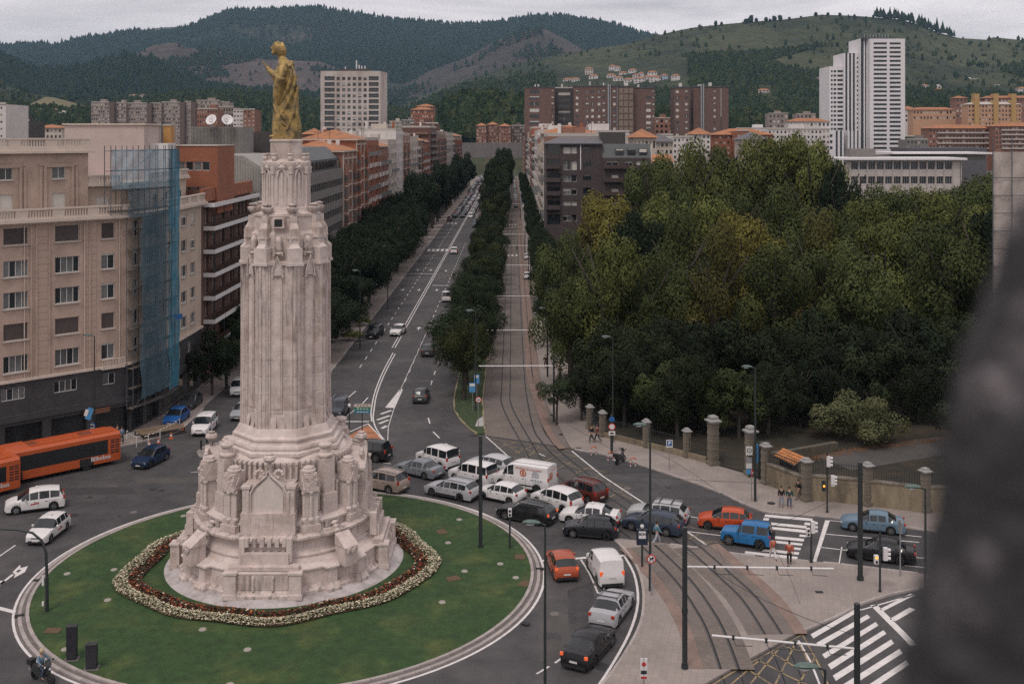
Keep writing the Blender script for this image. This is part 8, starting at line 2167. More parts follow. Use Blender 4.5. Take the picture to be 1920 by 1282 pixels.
# ---- parked motorcycles and the rider
def scooter(name,label,pos,head,col):
 t = thing(name,label,'motorcycle',(pos[0],pos[1],.01),head)
 for x in (-.62,.66):
  tm,rm = wheel_me(.29,.13,M_RIM); w = put('wheel',tm,t,(x,0,.29)); put('rim',rm,w)
 mb = MB(); mb.loft([[(x,-w,z0),(x,w,z0),(x,w * .8,z1),(x,-w * .8,z1)] for x,w,z0,z1 in ((-.95,.05,.62,.74),(-.7,.14,.5,.80),(-.3,.17,.32,.78),(.0,.16,.28,.60),(.28,.13,.34,.82),(.45,.10,.55,.95),(.6,.05,.62,.85))]); mk('body',mb,col,t,40)
 mb = MB(); mb.loft([[(x,-w,z0),(x,w,z0),(x,w * .8,z1),(x,-w * .8,z1)] for x,w,z0,z1 in ((-.9,.09,.76,.84),(-.5,.15,.78,.88),(-.1,.14,.76,.82),(.02,.1,.72,.78))]); mk('seat',mb,M_TRIM,t,40)
 mb = MB(); mb.tube([(.66,0,.29),(.5,0,.75),(.42,0,1.0)],.04,6); mb.tube([(.36,-.33,1.02),(.44,0,1.0),(.36,.33,1.02)],.02,6); mk('handlebar',mb,M_DARKM,t)
 for s_ in (-1,1): mb = MB(); mb.tube([(.42,s_ * .2,1.02),(.42,s_ * .3,1.18)],.012,5); mb.box((.42,s_ * .33,1.2),(.03,.13,.08)); mk('mirror',mb,M_DARKM,t)
 mb = MB(); mb.box((-.9,0,.93),(.34,.36,.28)); mk('top_box',mb,M_TRIM,t); mb = MB(); mb.box((-1.0,0,.52),(.02,.16,.14)); mk('number_plate',mb,M_PLATE,t)
 mb = MB(); mb.add([(.48,-.2,.95),(.48,.2,.95),(.36,.16,1.3),(.36,-.16,1.3)],[(0,1,2,3),(3,2,1,0)]); mk('windshield',mb,M_CURT,t); mb = MB(); mb.ell((.58,0,.82),(.06,.08,.07),8,5); mk('headlight',mb,M_HEAD,t)
 return t
scooter('parked_motorcycle','dark motorcycle parked at the kerb between striped posts',G(1163,868),R(55),M_DARKM)
RIDE = G(80,1278); scooter('ridden_motorcycle','dark motorcycle ridden along the roundabout at the bottom left corner',RIDE,R(-28),M_DARKM)
# ---- the distant jam
rj = random.Random(21)
JC = [('white',WHT),('silver',SIL),('dark',DGR),('black',BLK),('red',(.2,.03,.02)),('blue',(.03,.07,.16)),('white',WHT),('silver',SIL)]
spots = [(x,y + rj.uniform(-1.5,1.5),R(90)) for x in (-12,-9) for y in np.arange(352,560,7.2)] + [(x,y + rj.uniform(-1.5,1.5),R(-90)) for x in (-20.8,-18,-15) for y in np.arange(392,560,7.2)]
spots += [(x + rj.uniform(-.4,.4),y + rj.uniform(-2,2),R(rj.choice((90,-90,80)))) for x in (-22,-19,-15.5,-12,-9) for y in np.arange(566,800,8)] + [(x,y + rj.uniform(-2,2),R(90)) for x in (-1.5,1.6,5) for y in np.arange(450,790,14)]
protos = {}
for x,y,h in spots:
 if rj.random() < .16: continue
 cn_,c = rj.choice(JC); kd = rj.choice(('hatch','hatch','estate','mpv','van')); key = (kd,cn_)
 lab = '%s %s in the distant traffic at the far end of the avenue' % (cn_,{'hatch': 'hatchback','estate': 'estate car','mpv': 'people carrier','van': 'small van'}[kd])
 if key not in protos: protos[key] = car(lab,kd,c,(x,y),h,low=True,group='distant cars at the end of the avenue'); cache_kids(protos[key])
 else: dup(protos[key],(x,y,.006),h)
# ---------------------------------------------------------------- street furniture
def base(px,py): x,y = G(px,py); return x,y
M_POLE = mat('dark_green_pole',(.020,.027,.026),.5,var=.1)
def simple_pole(name,label,px,py,h,r=.12,cat='pole',m=None,cap=True):
 x,y = base(px,py); t = thing(name,label,cat,(x,y,.01)); mb = MB(); mb.cyl(0,0,0,h,r,r * .92,12); mk('shaft',mb,m or M_DARKM,t,40); mb = MB(); mb.cyl(0,0,0,.35,r * 1.35,r * 1.3,12); mk('collar',mb,m or M_DARKM,t,40)
 if h > 6: mb = MB(); mb.cyl(0,0,h * .4,h * .43,r * 1.15,r * 1.1,12); mk('joint',mb,m or M_DARKM,t,40)
 return t
simple_pole('pole','thick black pole without arm standing on the lawn by the queue',901,1030,8.1,.14)
simple_pole('pole','thick black pole between the two saloons right of the zebra',1613,1090,7.9,.17)
def arm(t,x0,y0,z0,x1,y1,z1,m=M_WHITEP):
 b = t.location; mb = MB(); P = [(x0 - b.x,y0 - b.y,z0),(x1 - b.x,y1 - b.y,z1)]; mb.tube(P,.055,8); mk('cross_arm',mb,m,t)
 for k in (.2,.42,.62,.85):
  x,y,z = [P[0][i] + (P[1][i] - P[0][i]) * k for i in range(3)]; mb = MB(); mb.cyl(x,y,z - .1,z + .1,.075,n=8); mb.tube([(x,y,z - .08),(x + .12,y,z - .38),(x + .9,y,z - .42)],.018,5); mk('insulator',mb,M_DARKM,t)
t = simple_pole('tram_pole','thick dark tram pole in the island carrying a long white arm',1284,1256,7.9,.15); x1,y1 = G(1563,1066,5.72); arm(t,t.location.x,t.location.y,5.72,x1,y1,5.72)
t = simple_pole('tram_pole','dark tram pole cut by the bottom edge with a white arm to the left',1607,1451,7.9,.15); x1,y1 = G(1335,1191,5.8); arm(t,t.location.x,t.location.y,5.8,x1,y1,5.8)
for i,(l,r_,Y) in enumerate(((898,1033,111.7),(909,1022,132.3),(919,1006,160.5),(922,992,199),(926,988,234.8),(934,982,261.6),(943,974,381),(944,972,434))):
 x0,x1 = PX(l,Y),PX(r_,Y) + .3; t = thing('tram_gantry','pale horizontal tram wire bar over the avenue tracks, %s from the roundabout' % ordn[i],'gantry',(x1,Y,.1)); mb = MB(); mb.cyl(0,0,0,6.6,.11,.10,10); mk('shaft',mb,M_DARKM,t)
 mb = MB(); mb.tube([(x0 - x1,0,5.7),(0,0,5.72)],.055,8); mk('cross_arm',mb,M_WHITEP,t)
for i,c in enumerate((cL,cR)):
 mb = MB(); Q = c[::3]; mb.tube([(p.x,p.y,5.45) for p in Q],.012,4); mk('contact_wire',mb,M_DARKM,None,label='thin contact wire above the %s tram track' % ('left','right')[i],cat='wire')
for i,(a,b_) in enumerate((((1284,1006),(1720,880)),((1284,1010),(1380,1240)),((901,940),(1613,905)))):
 pa = G(a[0],a[1] if False else 1256 if a[0] == 1284 else 1030); A = Vector((*pa,6.6)); pb = G(1613,1090) if b_[0] in (1720,1613) else G(1607,1451); B_ = Vector((*pb,6.4))
 pts = [A.lerp(B_,k / 12) - Vector((0,0,.5 * math.sin(math.pi * k / 12))) for k in range(13)]; mb = MB(); mb.tube(pts,.014,4); mk('span_wire',mb,M_DARKM,None,label=('sagging span wire between the island pole and the right black pole','sagging span wire between the two island tram poles','long span wire from the lawn pole to the right black pole')[i],cat='wire')
# lamps
def lamp(label,px,py,h=10.8,side=-1,head_rot=0.0,r=.085,m=None,group=None):
 x,y = base(px,py); t = thing('street_lamp',label,'street lamp',(x,y,.01),head_rot,group); m = m or M_POLE
 mb = MB(); mb.tube([(0,0,0),(0,0,h * .5),(0,0,h - .05)],[r,r * .8,r * .55],10); mk('shaft',mb,m,t,40); mb = MB(); mb.tube([(0,0,h - .08),(side * .25,0,h)],.04,6); mk('bracket',mb,m,t)
 mb = MB(); rings = []
 for u,w,z in ((.2,.05,0),(.3,.13,.02),(.55,.19,.06),(.85,.18,.07),(1.05,.10,.04),(1.12,.03,.01)):
  rings.append([(side * u,w * math.cos(a),h + z * .0 + .02 + .09 * math.sin(a) * (w / .19) + (z)) for a in [2 * math.pi * k / 10 for k in range(10)]])
 mb.loft(rings); mk('lamp_head',mb,mat('green_lamp_head',(.075,.12,.105),.5),t,60); mb = MB(); mb.ell((side * .72,0,h - .03),(.24,.13,.06),10,5); mk('lamp_glass',mb,M_HEAD,t)
 return t
lamp('tall slim lamp on the right of the lawn edge, its base below the frame',1022,1406,10.9)
lamp('tall lamp rising from the tram island left of the thick pole',1219,1110,10.8,r=.1)
lamp('tall lamp before the dark trees at the parking bay',1149,831,10.2)
lamp('tall lamp at the park gate beside the no entry sign',1416,942,10.9,r=.11)
lamp('lamp at the right by the blurred foreground',1735,1300,10.9)
lamp('lamp head poking up from the bottom edge at the yellow hatching',1547,1835,10.9)
lamp('tall slim lamp in front of the beige corner building',177,845,10.8,side=-1)
lamp('lamp among the left avenue trees, nearer one',675,653,10.8); lamp('lamp among the left avenue trees, farther one',727,580,10.8); lamp('lamp head among the median trees',892,772,10.8)
lamp('lamp beside the tram line near the standing people',1026,690,7.6,side=-1)
# curved signal mast on the left lawn
x,y = base(88,1150); t = thing('signal_mast','black curved mast arching left from the lawn edge','mast',(x,y,.15)); mb = MB(); mb.tube([(0,0,0),(0,0,2.0),(-.05,0,3.6),(-.3,0,4.35),(-.9,0,4.85),(-1.8,0,5.05),(-3.2,0,5.1),(-4.6,0,5.05)],[.12,.10,.085,.08,.075,.07,.06,.05],10); mk('mast_shaft',mb,M_DARKM,t,60)
mb = MB(); mb.bx(-.3,-.18,-.05,.05,1.6,2.2); mb.bx(-.3,-.18,-.05,.05,.35,.6); mk('small_box',mb,M_WHITEP,t)
for (px,py,h,w,lab) in ((135,1240,1.85,.52,'taller dark rectangular monolith on the lawn'),(172,1257,1.32,.56,'shorter dark rectangular monolith on the lawn')):
 x,y = base(px,py); t = thing('monolith',lab,'cabinet',(x,y,.16),.1); mb = MB(); mb.bx(-w / 2,w / 2,-.2,.2,0,h); mk('casing',mb,mat('monolith_metal',(.025,.025,.032),.4,var=.2,vscale=1),t); mb = MB(); mb.bx(-w / 2 - .02,w / 2 + .02,-.22,.22,h,h + .04); mk('lid',mb,M_DARKM,t); mb = MB(); mb.bx(-w / 2 - .12,w / 2 + .12,-.3,.3,-.02,.02); mk('plinth',mb,M_GRAND,t)
# traffic lights
M_LAMP = {'r': mat('dark_red_lens',(.12,.01,.01),.3),'a': mat('lit_amber_lens',(1.0,.38,.05),.4,emit=1.2),'g': mat('dark_green_lens',(.01,.08,.04),.3),'x': mat('unlit_lens',(.03,.03,.03),.3)}
def tl(label,px,py,h,heads,m=M_DARKM):
 x,y = base(px,py); t = thing('traffic_light',label,'traffic light',(x,y,.01)); mb = MB(); mb.cyl(0,0,0,h,.07,.06,10); mk('shaft',mb,m,t,40); mb = MB(); mb.cyl(0,0,0,.2,.12,.11,10); mk('foot',mb,m,t)
 for dx,z,n,side,white,lit in heads:
  b = MB(); b.box((dx,-.02,z),(.26,.22,.27 * n)); o = mk('signal_head',b,M_WHITEP if white else M_DARKM,t)
  for k in range(n):
   zz = z + (.27 * n) / 2 - .135 - .27 * k; b = MB(); n_ = 10
   if side: b.tube([(dx + .1 * side,-.02,zz),(dx + .32 * side,-.02,zz - .03)],[.115,.10],10); mk('visor',b,M_WHITEP if white else M_DARKM,o)
   else: b.tube([(dx,-.13,zz),(dx,-.15,zz)],.09,10); mk('lens',b,M_LAMP['a' if lit == k else 'x'],o)
 return t
tl('small traffic light on the lawn edge facing the queue',956,1030,2.9,[(0,2.65,2,0,1,-1)])
tl('tall traffic light with three white heads before the park wall',1551,963,4.9,[(.08,4.1,3,1,1,-1),(.42,2.6,3,1,1,-1),(-.28,2.2,3,0,0,1)])
tl('traffic light on the island beside the zebra crossing',1521,1057,2.9,[(.1,2.55,3,1,1,-1),(-.22,2.2,2,0,1,-1)])
tl('traffic light with a lit amber pedestrian signal near the right edge',1650,1112,3.9,[(.34,2.55,3,1,1,-1),(-.25,2.2,2,0,1,0)])
# signs
def disc(parent,x,z,r,ring,inner,y=-.06,name='sign_face'):
 mb = MB(); mb.tube([(x,y,z),(x,y - .02,z)],r,24); o = mk(name,mb,ring,parent); mb = MB(); mb.tube([(x,y - .021,z),(x,y - .03,z)],r * .74,24); mk('sign_field',mb,inner,o); return o
def signpost(label,px,py,h,cat='sign',m=None,r=.035,rz=0.0,name='sign',z0=.12):
 x,y = base(px,py); t = thing(name,label,cat,(x,y,z0),rz); mb = MB(); mb.cyl(0,0,0,h,r,n=8); mk('post',mb,m or M_GREYM,t); return t
t = signpost('round red ringed no right turn sign on the tram island',1221,1119,2.65); disc(t,0,2.35,.30,M_TRED,M_WHITEP)
mb = MB(); mb.tube([(-.1,-.1,2.22),(-.06,-.1,2.38),(.06,-.1,2.42)],.03,5); mb.add([(.05,-.11,2.52),(.05,-.11,2.32),(.18,-.11,2.42)],[(0,1,2),(2,1,0)]); mb.tube([(-.17,-.1,2.52),(.17,-.1,2.18)],.02,5); mk('arrow_symbol',mb,M_BLACK,t)
t = signpost('dark blue information panel with white square on the tram island tip',1204,1065,2.9,r=.07,m=M_DARKM); mb = MB(); mb.bx(-.38,.38,-.1,.1,1.5,2.55); mk('panel',mb,mat('navy_panel',(.012,.022,.04),.4),t); mb = MB(); mb.bx(-.24,.24,-.115,-.1,1.95,2.45); mk('white_square',mb,M_WHITEP,t); text_part(t,'BCN',.22,(0,-.13,2.25),(R(90),0,0),M_BLACK,bold=.006); mb = MB(); mb.ell((0,0,2.75),(.14,.14,.16),10,6); mk('beacon',mb,M_PLATE,t)
t = signpost('narrow information sign at the bottom edge of the island pavement',1207,1345,2.95,m=M_GREYM); mb = MB(); mb.bx(-.18,.18,-.03,.03,1.85,2.9); mk('panel',mb,M_WHITEP,t); mb = MB(); mb.bx(-.15,.15,-.045,-.03,1.88,2.0); mk('red_strip',mb,M_TRED,t); mb = MB(); mb.bx(-.15,.15,-.045,-.03,2.12,2.3); mk('grey_strip',mb,M_DARKM,t); mb = MB(); mb.tube([(0,-.03,2.62),(0,-.05,2.62)],.11,12); mk('symbol',mb,M_TRED,t)
t = signpost('black post with blue disc, red ringed disc and white plate by the bay',1147,852,3.6,r=.13,m=M_DARKM); disc(t,0,3.2,.26,M_BLUE,M_BLUE,y=-.14); disc(t,0,2.5,.33,M_TRED,M_WHITEP,y=-.14); mb = MB(); mb.bx(-.3,.3,-.18,-.14,1.72,2.1); mk('plate',mb,M_WHITEP,t); mb = MB(); mb.bx(-.16,.16,-.2,-.18,1.85,1.98); mk('truck_symbol',mb,M_BLACK,t)
t = signpost('white and blue parking sign in front of the park railings',1255,883,2.7); mb = MB(); mb.bx(-.28,.28,-.07,-.04,2.0,2.65); mk('panel',mb,M_WHITEP,t); mb = MB(); mb.bx(-.22,.22,-.085,-.07,2.12,2.60); mk('blue_field',mb,M_BLUE,t); text_part(t,'P',.46,(0,-.10,2.36),(R(90),0,0),M_WHITEP,bold=.012)
t = signpost('red no entry disc seen slantwise beside the gate lamp',1409,942,2.6,rz=R(60)); disc(t,0,2.3,.3,M_TRED,M_TRED); mb = MB(); mb.bx(-.2,.2,-.11,-.09,2.25,2.35); mk('bar',mb,M_WHITEP,t)
t = signpost('round red ringed sign at the tip of the median strip',897,806,3.2); disc(t,0,2.95,.3,M_TRED,M_WHITEP); mb = MB(); mb.bx(-.12,.12,-.11,-.09,2.9,3.0); mk('symbol',mb,M_BLACK,t)
x,y = base(898,803); t = thing('marker_block','white wedge marker block at the tip of the median strip','bollard',(x,y + .5,.13)); mb = MB(); mb.add([(-.4,-.12,0),(.45,-.12,0),(.45,.12,0),(-.4,.12,0),(-.15,-.1,.6),(.42,-.1,.95),(.42,.1,.95),(-.15,.1,.6)],[(0,3,2,1),(4,5,6,7),(0,1,5,4),(1,2,6,5),(2,3,7,6),(3,0,4,7)]); mk('block',mb,M_WHITEP,t)
t = signpost('direction sign with cream, green and blue arrow plates on the orange island',679,820,3.0,r=.05,m=M_DARKM,z0=.1)
for k,(w,c,z) in enumerate(((1.7,M_CREAM,3.05),(1.7,mat('sign_green',(.02,.16,.10),.5),2.72),(1.6,mat('sign_teal',(.03,.17,.26),.5),2.42))):
 mb = MB(); mb.add([(x,y,z + zz) for y in (-.05,-.02) for x,zz in ((-w / 2,0),(-w / 2 + .14,.13),(w / 2,.13),(w / 2,-.13),(-w / 2 + .14,-.13))],[(4,3,2,1,0),(5,6,7,8,9),(0,1,6,5),(1,2,7,6),(2,3,8,7),(3,4,9,8),(4,0,5,9)]); o = mk('arrow_plate',mb,c,t)
 for q in range(4): mb = MB(); mb.bx(-.5 + q * .3,-.3 + q * .3,-.06,-.055,z - .03,z + .04); mk('word_bar',mb,M_WHITEP if k else M_BLACK,o)
t = signpost('slim black post with a white head left of the direction sign',655,818,2.8,r=.05,m=M_DARKM,name='camera_post',z0=.1); mb = MB(); mb.ell((0,0,2.95),(.16,.16,.2),10,6); mk('white_head',mb,M_WHITEP,t)
M_BAN = mat('blue_banner',(.06,.22,.42),.6,var=.3,vscale=1.5)
for px,py,w,z,lab in ((886,772,.7,3.0,'pale blue banner sign, left one, under the first median tree'),(894,766,.55,3.6,'tall blue banner sign, right one, under the first median tree')):
 t = signpost(lab,px,py,z); mb = MB(); mb.bx(-w / 2,w / 2,-.06,-.03,z - 1.0,z); mk('banner',mb,M_BAN,t); mb = MB(); mb.bx(-w / 2 + .05,w / 2 - .1,-.07,-.06,z - .35,z - .08); mk('white_print',mb,M_WHITEP,t)
t = signpost('tilted blue advertising banner above the bus at the stop',168,850,4.3,r=.06,m=M_DARKM); mb = MB(); mb.box((.0,-.08,3.6),(.55,.06,1.1),ry=.3); mk('banner',mb,M_BAN,t); mb = MB(); mb.box((-.25,-.12,3.7),(.3,.05,.6),ry=.3); mk('white_print',mb,M_WHITEP,t)
t = signpost('blue and white bus stop sign behind the orange bus',173,847,2.7,r=.05); mb = MB(); mb.bx(-.3,.3,-.06,-.02,1.75,2.6); mk('panel',mb,M_BLUE,t); mb = MB(); mb.bx(-.22,.22,-.08,-.06,2.1,2.5); mk('white_field',mb,M_WHITEP,t); mb = MB(); mb.bx(-.15,.15,-.09,-.08,2.22,2.38); mk('bus_symbol',mb,M_BLACK,t)
t = signpost('grey post with an edge-on sign at the right island corner',1688,1083,3.8,r=.05); mb = MB(); mb.bx(-.04,.04,-.3,.3,2.9,3.7); mk('panel',mb,M_GREYM,t)
t = signpost('white panel sign standing before the left avenue trees',701,590,6.0); mb = MB(); mb.bx(-.5,.5,-.06,-.02,4.8,5.8); mk('panel',mb,M_PLATE,t)
# small bollards, hoops, cones
for i,(px,py) in enumerate(((377,845),(388,832),(436,836),(472,832))):
 x,y = base(px,py); t = thing('bollard',('short black bollard on the left traffic island, %s from the left' % ordn[i]),'bollard',(x,y,.12),group='bollards on the left island'); mb = MB(); mb.lathe([(.10,0),(.10,.75),(.12,.8),(.12,.88),(.05,.95)],n=10); mk('post',mb,M_DARKM,t,40)
for i,(px,py) in enumerate(((1113,853),(1145,863),(1187,874))):
 x,y = base(px,py); t = thing('hoop_barrier',('low white and orange hoop barrier %s' % ('at the left end of the parking bay','just left of the parked motorcycle','right of the parked motorcycle')[i]),'barrier',(x,y,.01),.3)
 for s_ in (-1,1): mb = MB(); mb.cyl(s_ * .25,0,0,.55,.05,n=8); mk('leg',mb,M_WHITEP,t); mb = MB(); mb.cyl(s_ * .25,0,.18,.34,.053,n=8); mk('band',mb,M_TRED,t)
 mb = MB(); mb.tube([(-.25,0,.52),(-.2,0,.72),(0,0,.78),(.2,0,.72),(.25,0,.52)],.05,8); mk('top_bar',mb,mat('cone_orange',(.45,.10,.03),.6),t)
for i,(px,py) in enumerate(((280,838),(297,833),(321,822),(343,806))):
 x,y = base(px,py); t = thing('traffic_cone','orange traffic cone by the works barrier, %s from the left' % ordn[i],'traffic cone',(x,y,.01)); mb = MB(); mb.lathe([(.16,.03),(.03,.62)],n=12); mk('cone',mb,MATS['cone_orange'],t,50); mb = MB(); mb.bx(-.22,.22,-.22,.22,0,.04); mk('foot',mb,MATS['cone_orange'],t); mb = MB(); mb.lathe([(.118,.26),(.085,.40)],n=12); mk('band',mb,M_WHITEP,t)
t = thing('works_barrier','black and white tape barrier on posts round the corner works','barrier',(*base(290,832),.01)); bp = [base(*p) for p in ((238,826),(256,838),(278,834),(300,824),(337,803))]; bx_,by_ = t.location.x,t.location.y
for x,y in bp: mb = MB(); mb.cyl(x - bx_,y - by_,0,1.0,.04,n=6); mk('post',mb,M_WHITEP,t)
for (a,b_) in zip(bp[:-1],bp[1:]):
 n = max(3,int((Vector(a) - Vector(b_)).length / .3))
 for k in range(n):
  if k % 2: continue
  p,q = Vector(a).lerp(Vector(b_),k / n),Vector(a).lerp(Vector(b_),(k + 1) / n); mb = MB(); mb.tube([(p.x - bx_,p.y - by_,.95 - .1 * math.sin(math.pi * k / n)),(q.x - bx_,q.y - by_,.95 - .1 * math.sin(math.pi * k / n))],.035,5); mk('tape_segment',mb,M_WHITEP,t)
x,y = base(300,815); t = thing('works_platform','brown timber works platform behind the cones at the corner','platform',(x,y,.12),.72)
for k in range(9): mb = MB(); mb.bx(-2.2,2.2,-1.1 + k * .25,-.88 + k * .25,.45,.5); mk('plank',mb,mat('works_timber',(.16,.115,.075),.8,var=.25,rand=.2),t)
for sx in (-2.1,0,2.1):
 for sy in (-1,1): mb = MB(); mb.cyl(sx,sy,0,.45,.06,n=6); mk('leg',mb,M_DARKM,t)
# ---- park wall, railings, pillars, gate
M_WALLS = mat('lichen_stone_wall',(.215,.175,.12),.9,var=.25,vscale=1.2,bump=.9,bscale=5,bdist=.05,col2=(.11,.088,.06),v2scale=.5,v2=(.5,.7),stretch=(1,1,.35))
M_PIL = mat('park_pillar_stone',(.19,.163,.13),.9,var=.25,vscale=2,bump=.6,bscale=8,col2=(.10,.085,.068),v2scale=.9)
def vwall(label,P,h,ztop_rail,wth=.4):
 t = thing('park_wall',label,'wall',(P[0][0],P[0][1],.1)); Q = [Vector(p) - Vector(P[0]) for p in P]
 mb = MB(); solid_ribbon(mb,Q,wth,-.1,h); mk('stone_wall',mb,M_WALLS,t); mb = MB(); solid_ribbon(mb,Q,wth + .14,h,h + .12); mk('coping',mb,M_PIL,t)
 railings(t,Q,h + .12,ztop_rail); return t
bar_me = {}
def railings(t,Q,z0,z1,step=.19):
 key = round(z1 - z0,2)
 if key not in bar_me:
  mb = MB(); mb.tube([(0,0,0),(0,0,z1 - z0 - .12),(0,0,z1 - z0)],[.018,.018,.004],5); bar_me[key] = mb.mesh('railing_bar',M_DARKM)
 for a,b_ in zip(Q[:-1],Q[1:]):
  n = int((b_ - a).length / step)
  for k in range(n): p = a.lerp(b_,(k + .5) / n); put('railing_bar',bar_me[key],t,(p.x,p.y,z0))
 for z in (z0 + .12,z1 - .2): mb = MB(); solid_ribbon(mb,Q,.04,z,z + .04); mk('rail',mb,M_DARKM,t)
def pillar(label,px,py,h,w=.62,big=False,pos=None):
 x,y = pos or base(px,py); t = thing('stone_pillar',label,'pillar',(x,y,.1),.35); n = int(h / .34); z = .3
 mb = MB(); mb.bx(-w * .62,w * .62,-w * .62,w * .62,0,.3); mk('plinth',mb,M_PIL,t)
 me = {}
 for k in range(n):
  ww = w * (1.0 if k % 2 else .93) / 2; hh = (h - .3) / n - .015; key = (round(ww,3),round(hh,3))
  if key not in me: mb = MB(); mb.bx(-ww,ww,-ww,ww,0,hh); me[key] = mb.mesh('stone_block',M_PIL)
  put('stone_block',me[key],t,(0,0,z)); z += (h - .3) / n
 mb = MB(); mb.lathe([(w * .75,0),(w * .95,.08),(w * .95,.16),(w * .6,.24),(w * .55,.34),(w * .2,.42)] if not big else [(w * .7,0),(w * .75,.12),(w * 1.05,.2),(w * 1.05,.32),(w * .62,.42),(w * .66,.58),(w * .5,.7),(w * .2,.76)],(0,0,z),4,ph=R(45)); mk('cap',mb,mat('grey_cap_stone',(.24,.235,.23),.85,var=.2,vscale=2),t,20); return t
pillar('tall banded stone gate pillar with a flat grey cap, left one',1337,873,3.7,.78,True); pillar('tall stone gate pillar with posters pasted on it, right one',1407,893,3.6,.72,True)
for i,(px,py,h) in enumerate(((1130,820,2.2),(1212,840,2.3),(1288,859,2.3),(1106,806,2.1))): pillar('plain stone fence pillar left of the gate, %s' % ('second from the avenue','third from the avenue','nearest the gate','first by the avenue')[i],px,py,h,.55)
fl_ = [G(1108,806),G(1130,820),G(1212,840),G(1288,859),G(1325,869)]
t = thing('park_railing','dark iron railing on a low kerb left of the park gate','railing',(fl_[0][0],fl_[0][1],.1)); Q = [Vector(p) - Vector(fl_[0]) for p in fl_]; mb = MB(); solid_ribbon(mb,Q,.35,-.1,.5); mk('stone_base',mb,M_WALLS,t); railings(t,Q,.5,1.9)
W1 = [G(1434,908),G(1460,918),G(1508,938)]; W2 = [G(1508,938),G(1580,944),G(1722,961),(60,81.5)]
vwall('old streaked stone wall with dark railings between the gate and the corner pillar',W1,1.75,3.0); vwall('long tan stone wall with iron railings behind the zebra crossing',W2,1.95,3.2)
for px,py,lab in ((1512,941,'corner stone pillar of the park wall'),(1627,950,'middle stone pillar of the long park wall'),(1735,962,'right stone pillar of the long park wall'),(1436,909,'dark stone pillar beside the blue poster')): pillar(lab,px,py,3.1,.62)
mb = MB(); mb.bx(-.1,.1,-.3,.3,1.7,2.6); x,y = base(1403,896)
t = thing('poster','round symbol poster pasted on the right gate pillar','poster',(x,y - .35,.1)); mb = MB(); mb.bx(-.28,.28,-.03,0,2.0,2.75); mk('sheet',mb,M_PLATE,t); mb = MB(); mb.tube([(0,-.035,2.4),(0,-.045,2.4)],.2,16); mk('black_ring',mb,M_BLACK,t); mb = MB(); mb.tube([(0,-.047,2.4),(0,-.055,2.4)],.14,16); mk('white_disc',mb,M_PLATE,t); text_part(t,'?',.2,(0,-.07,2.4),(R(90),0,0),M_BLACK)
for k in range(3): mb = MB(); mb.bx(-.26,.24,-.03,0,.35 + k * .5,.8 + k * .5); mk('torn_bill',mb,(M_BAN,M_PLATE,M_GREYM)[k],t)
x,y = base(1424,893); t = thing('advertising_board','blue backlit poster panel on a post beside the gate','poster panel',(x,y,.1),-.2); mb = MB(); mb.bx(-.35,.35,-.08,.08,1.1,2.7); mk('panel',mb,M_BAN,t); mb = MB(); mb.cyl(0,0,0,1.1,.07,n=8); mk('post',mb,M_DARKM,t)
x,y = base(1438,905); t = thing('notice_cabinet','black notice cabinet with a small white sign beside the blue poster','cabinet',(x,y + .8,.1)); mb = MB(); mb.bx(-.45,.45,-.4,.4,0,3.1); mk('casing',mb,M_DARKM,t); mb = MB(); mb.bx(-.25,.02,-.43,-.4,2.0,2.5); mk('white_sign',mb,M_PLATE,t)
# tiled kiosk behind the wall
KZ = 2.55; k4 = [G(1451,855,KZ),G(1490,872.5,KZ),G(1511,862,KZ + .35),G(1469,844.5,KZ + .35)]
t = thing('park_kiosk','small dark kiosk with an orange tiled roof behind the park wall','kiosk',(k4[0][0],k4[0][1],0)); o = Vector(k4[0]); Kp = [Vector(p) - o for p in k4]
mb = MB(); n = 4; c = sum(Kp,Vector((0,0))) / 4; mb.prism([tuple(c + (p - c) * .6 + Vector((.15,.75))) for p in Kp],0,KZ + .2); mk('body',mb,M_DARKC,t)
for i in range(7):
 for j in range(4):
  def P(u,v): a = Kp[0].lerp(Kp[1],u); b_ = Kp[3].lerp(Kp[2],u); q = a.lerp(b_,v); return (q.x,q.y,KZ + .55 * v)
  u0,u1,v0,v1 = i / 7 + .006,(i + 1) / 7 - .006,j / 4,(j + 1) / 4 - .03; a,b_,c_,d = P(u0,v0),P(u1,v0),P(u1,v1),P(u0,v1); up = lambda p,k: (p[0],p[1],p[2] + k)
  mb = MB(); mb.add([a,b_,c_,d,up(a,.10),up(b_,.10),up(c_,.05),up(d,.05)],[(0,3,2,1),(4,5,6,7),(0,1,5,4),(1,2,6,5),(2,3,7,6),(3,0,4,7)]); mk('roof_tile',mb,mat('kiosk_tiles',(.42,.17,.06),.8,var=.2,vscale=3,rand=.15),t)
mb = MB(); mb.tube([(*Kp[0],KZ - .02),(*Kp[1],KZ - .02),(*Kp[2],KZ + .5)],.06,6); mk('gutter',mb,M_DARKM,t)
x,y = base(1446,946); t = thing('manhole','round dark manhole cover in the park side pavement','manhole',(x,y,.125)); mb = MB(); mb.cyl(0,0,0,.012,.33,n=20); mk('cover',mb,M_BLACK,t)
for i,(px,py,w) in enumerate(((888,817,.7),(690,1,0),(1536,1113,.5),(1085,842,.45),(1052,816,.4),(1035,780,.4))):
 if not w: continue
 x,y = base(px,py); t = thing('drain_cover',('small dark drain cover %s' % ('on the road before the median tip','','on the island near the black pole','at the end of the pink strip','in the pink strip','higher up in the pink strip')[i]),'drain cover',(x,y,.004 if i == 0 else .13)); mb = MB(); mb.bx(-w / 2,w / 2,-w / 3,w / 3,0,.008); mk('cover',mb,M_BLACK,t)
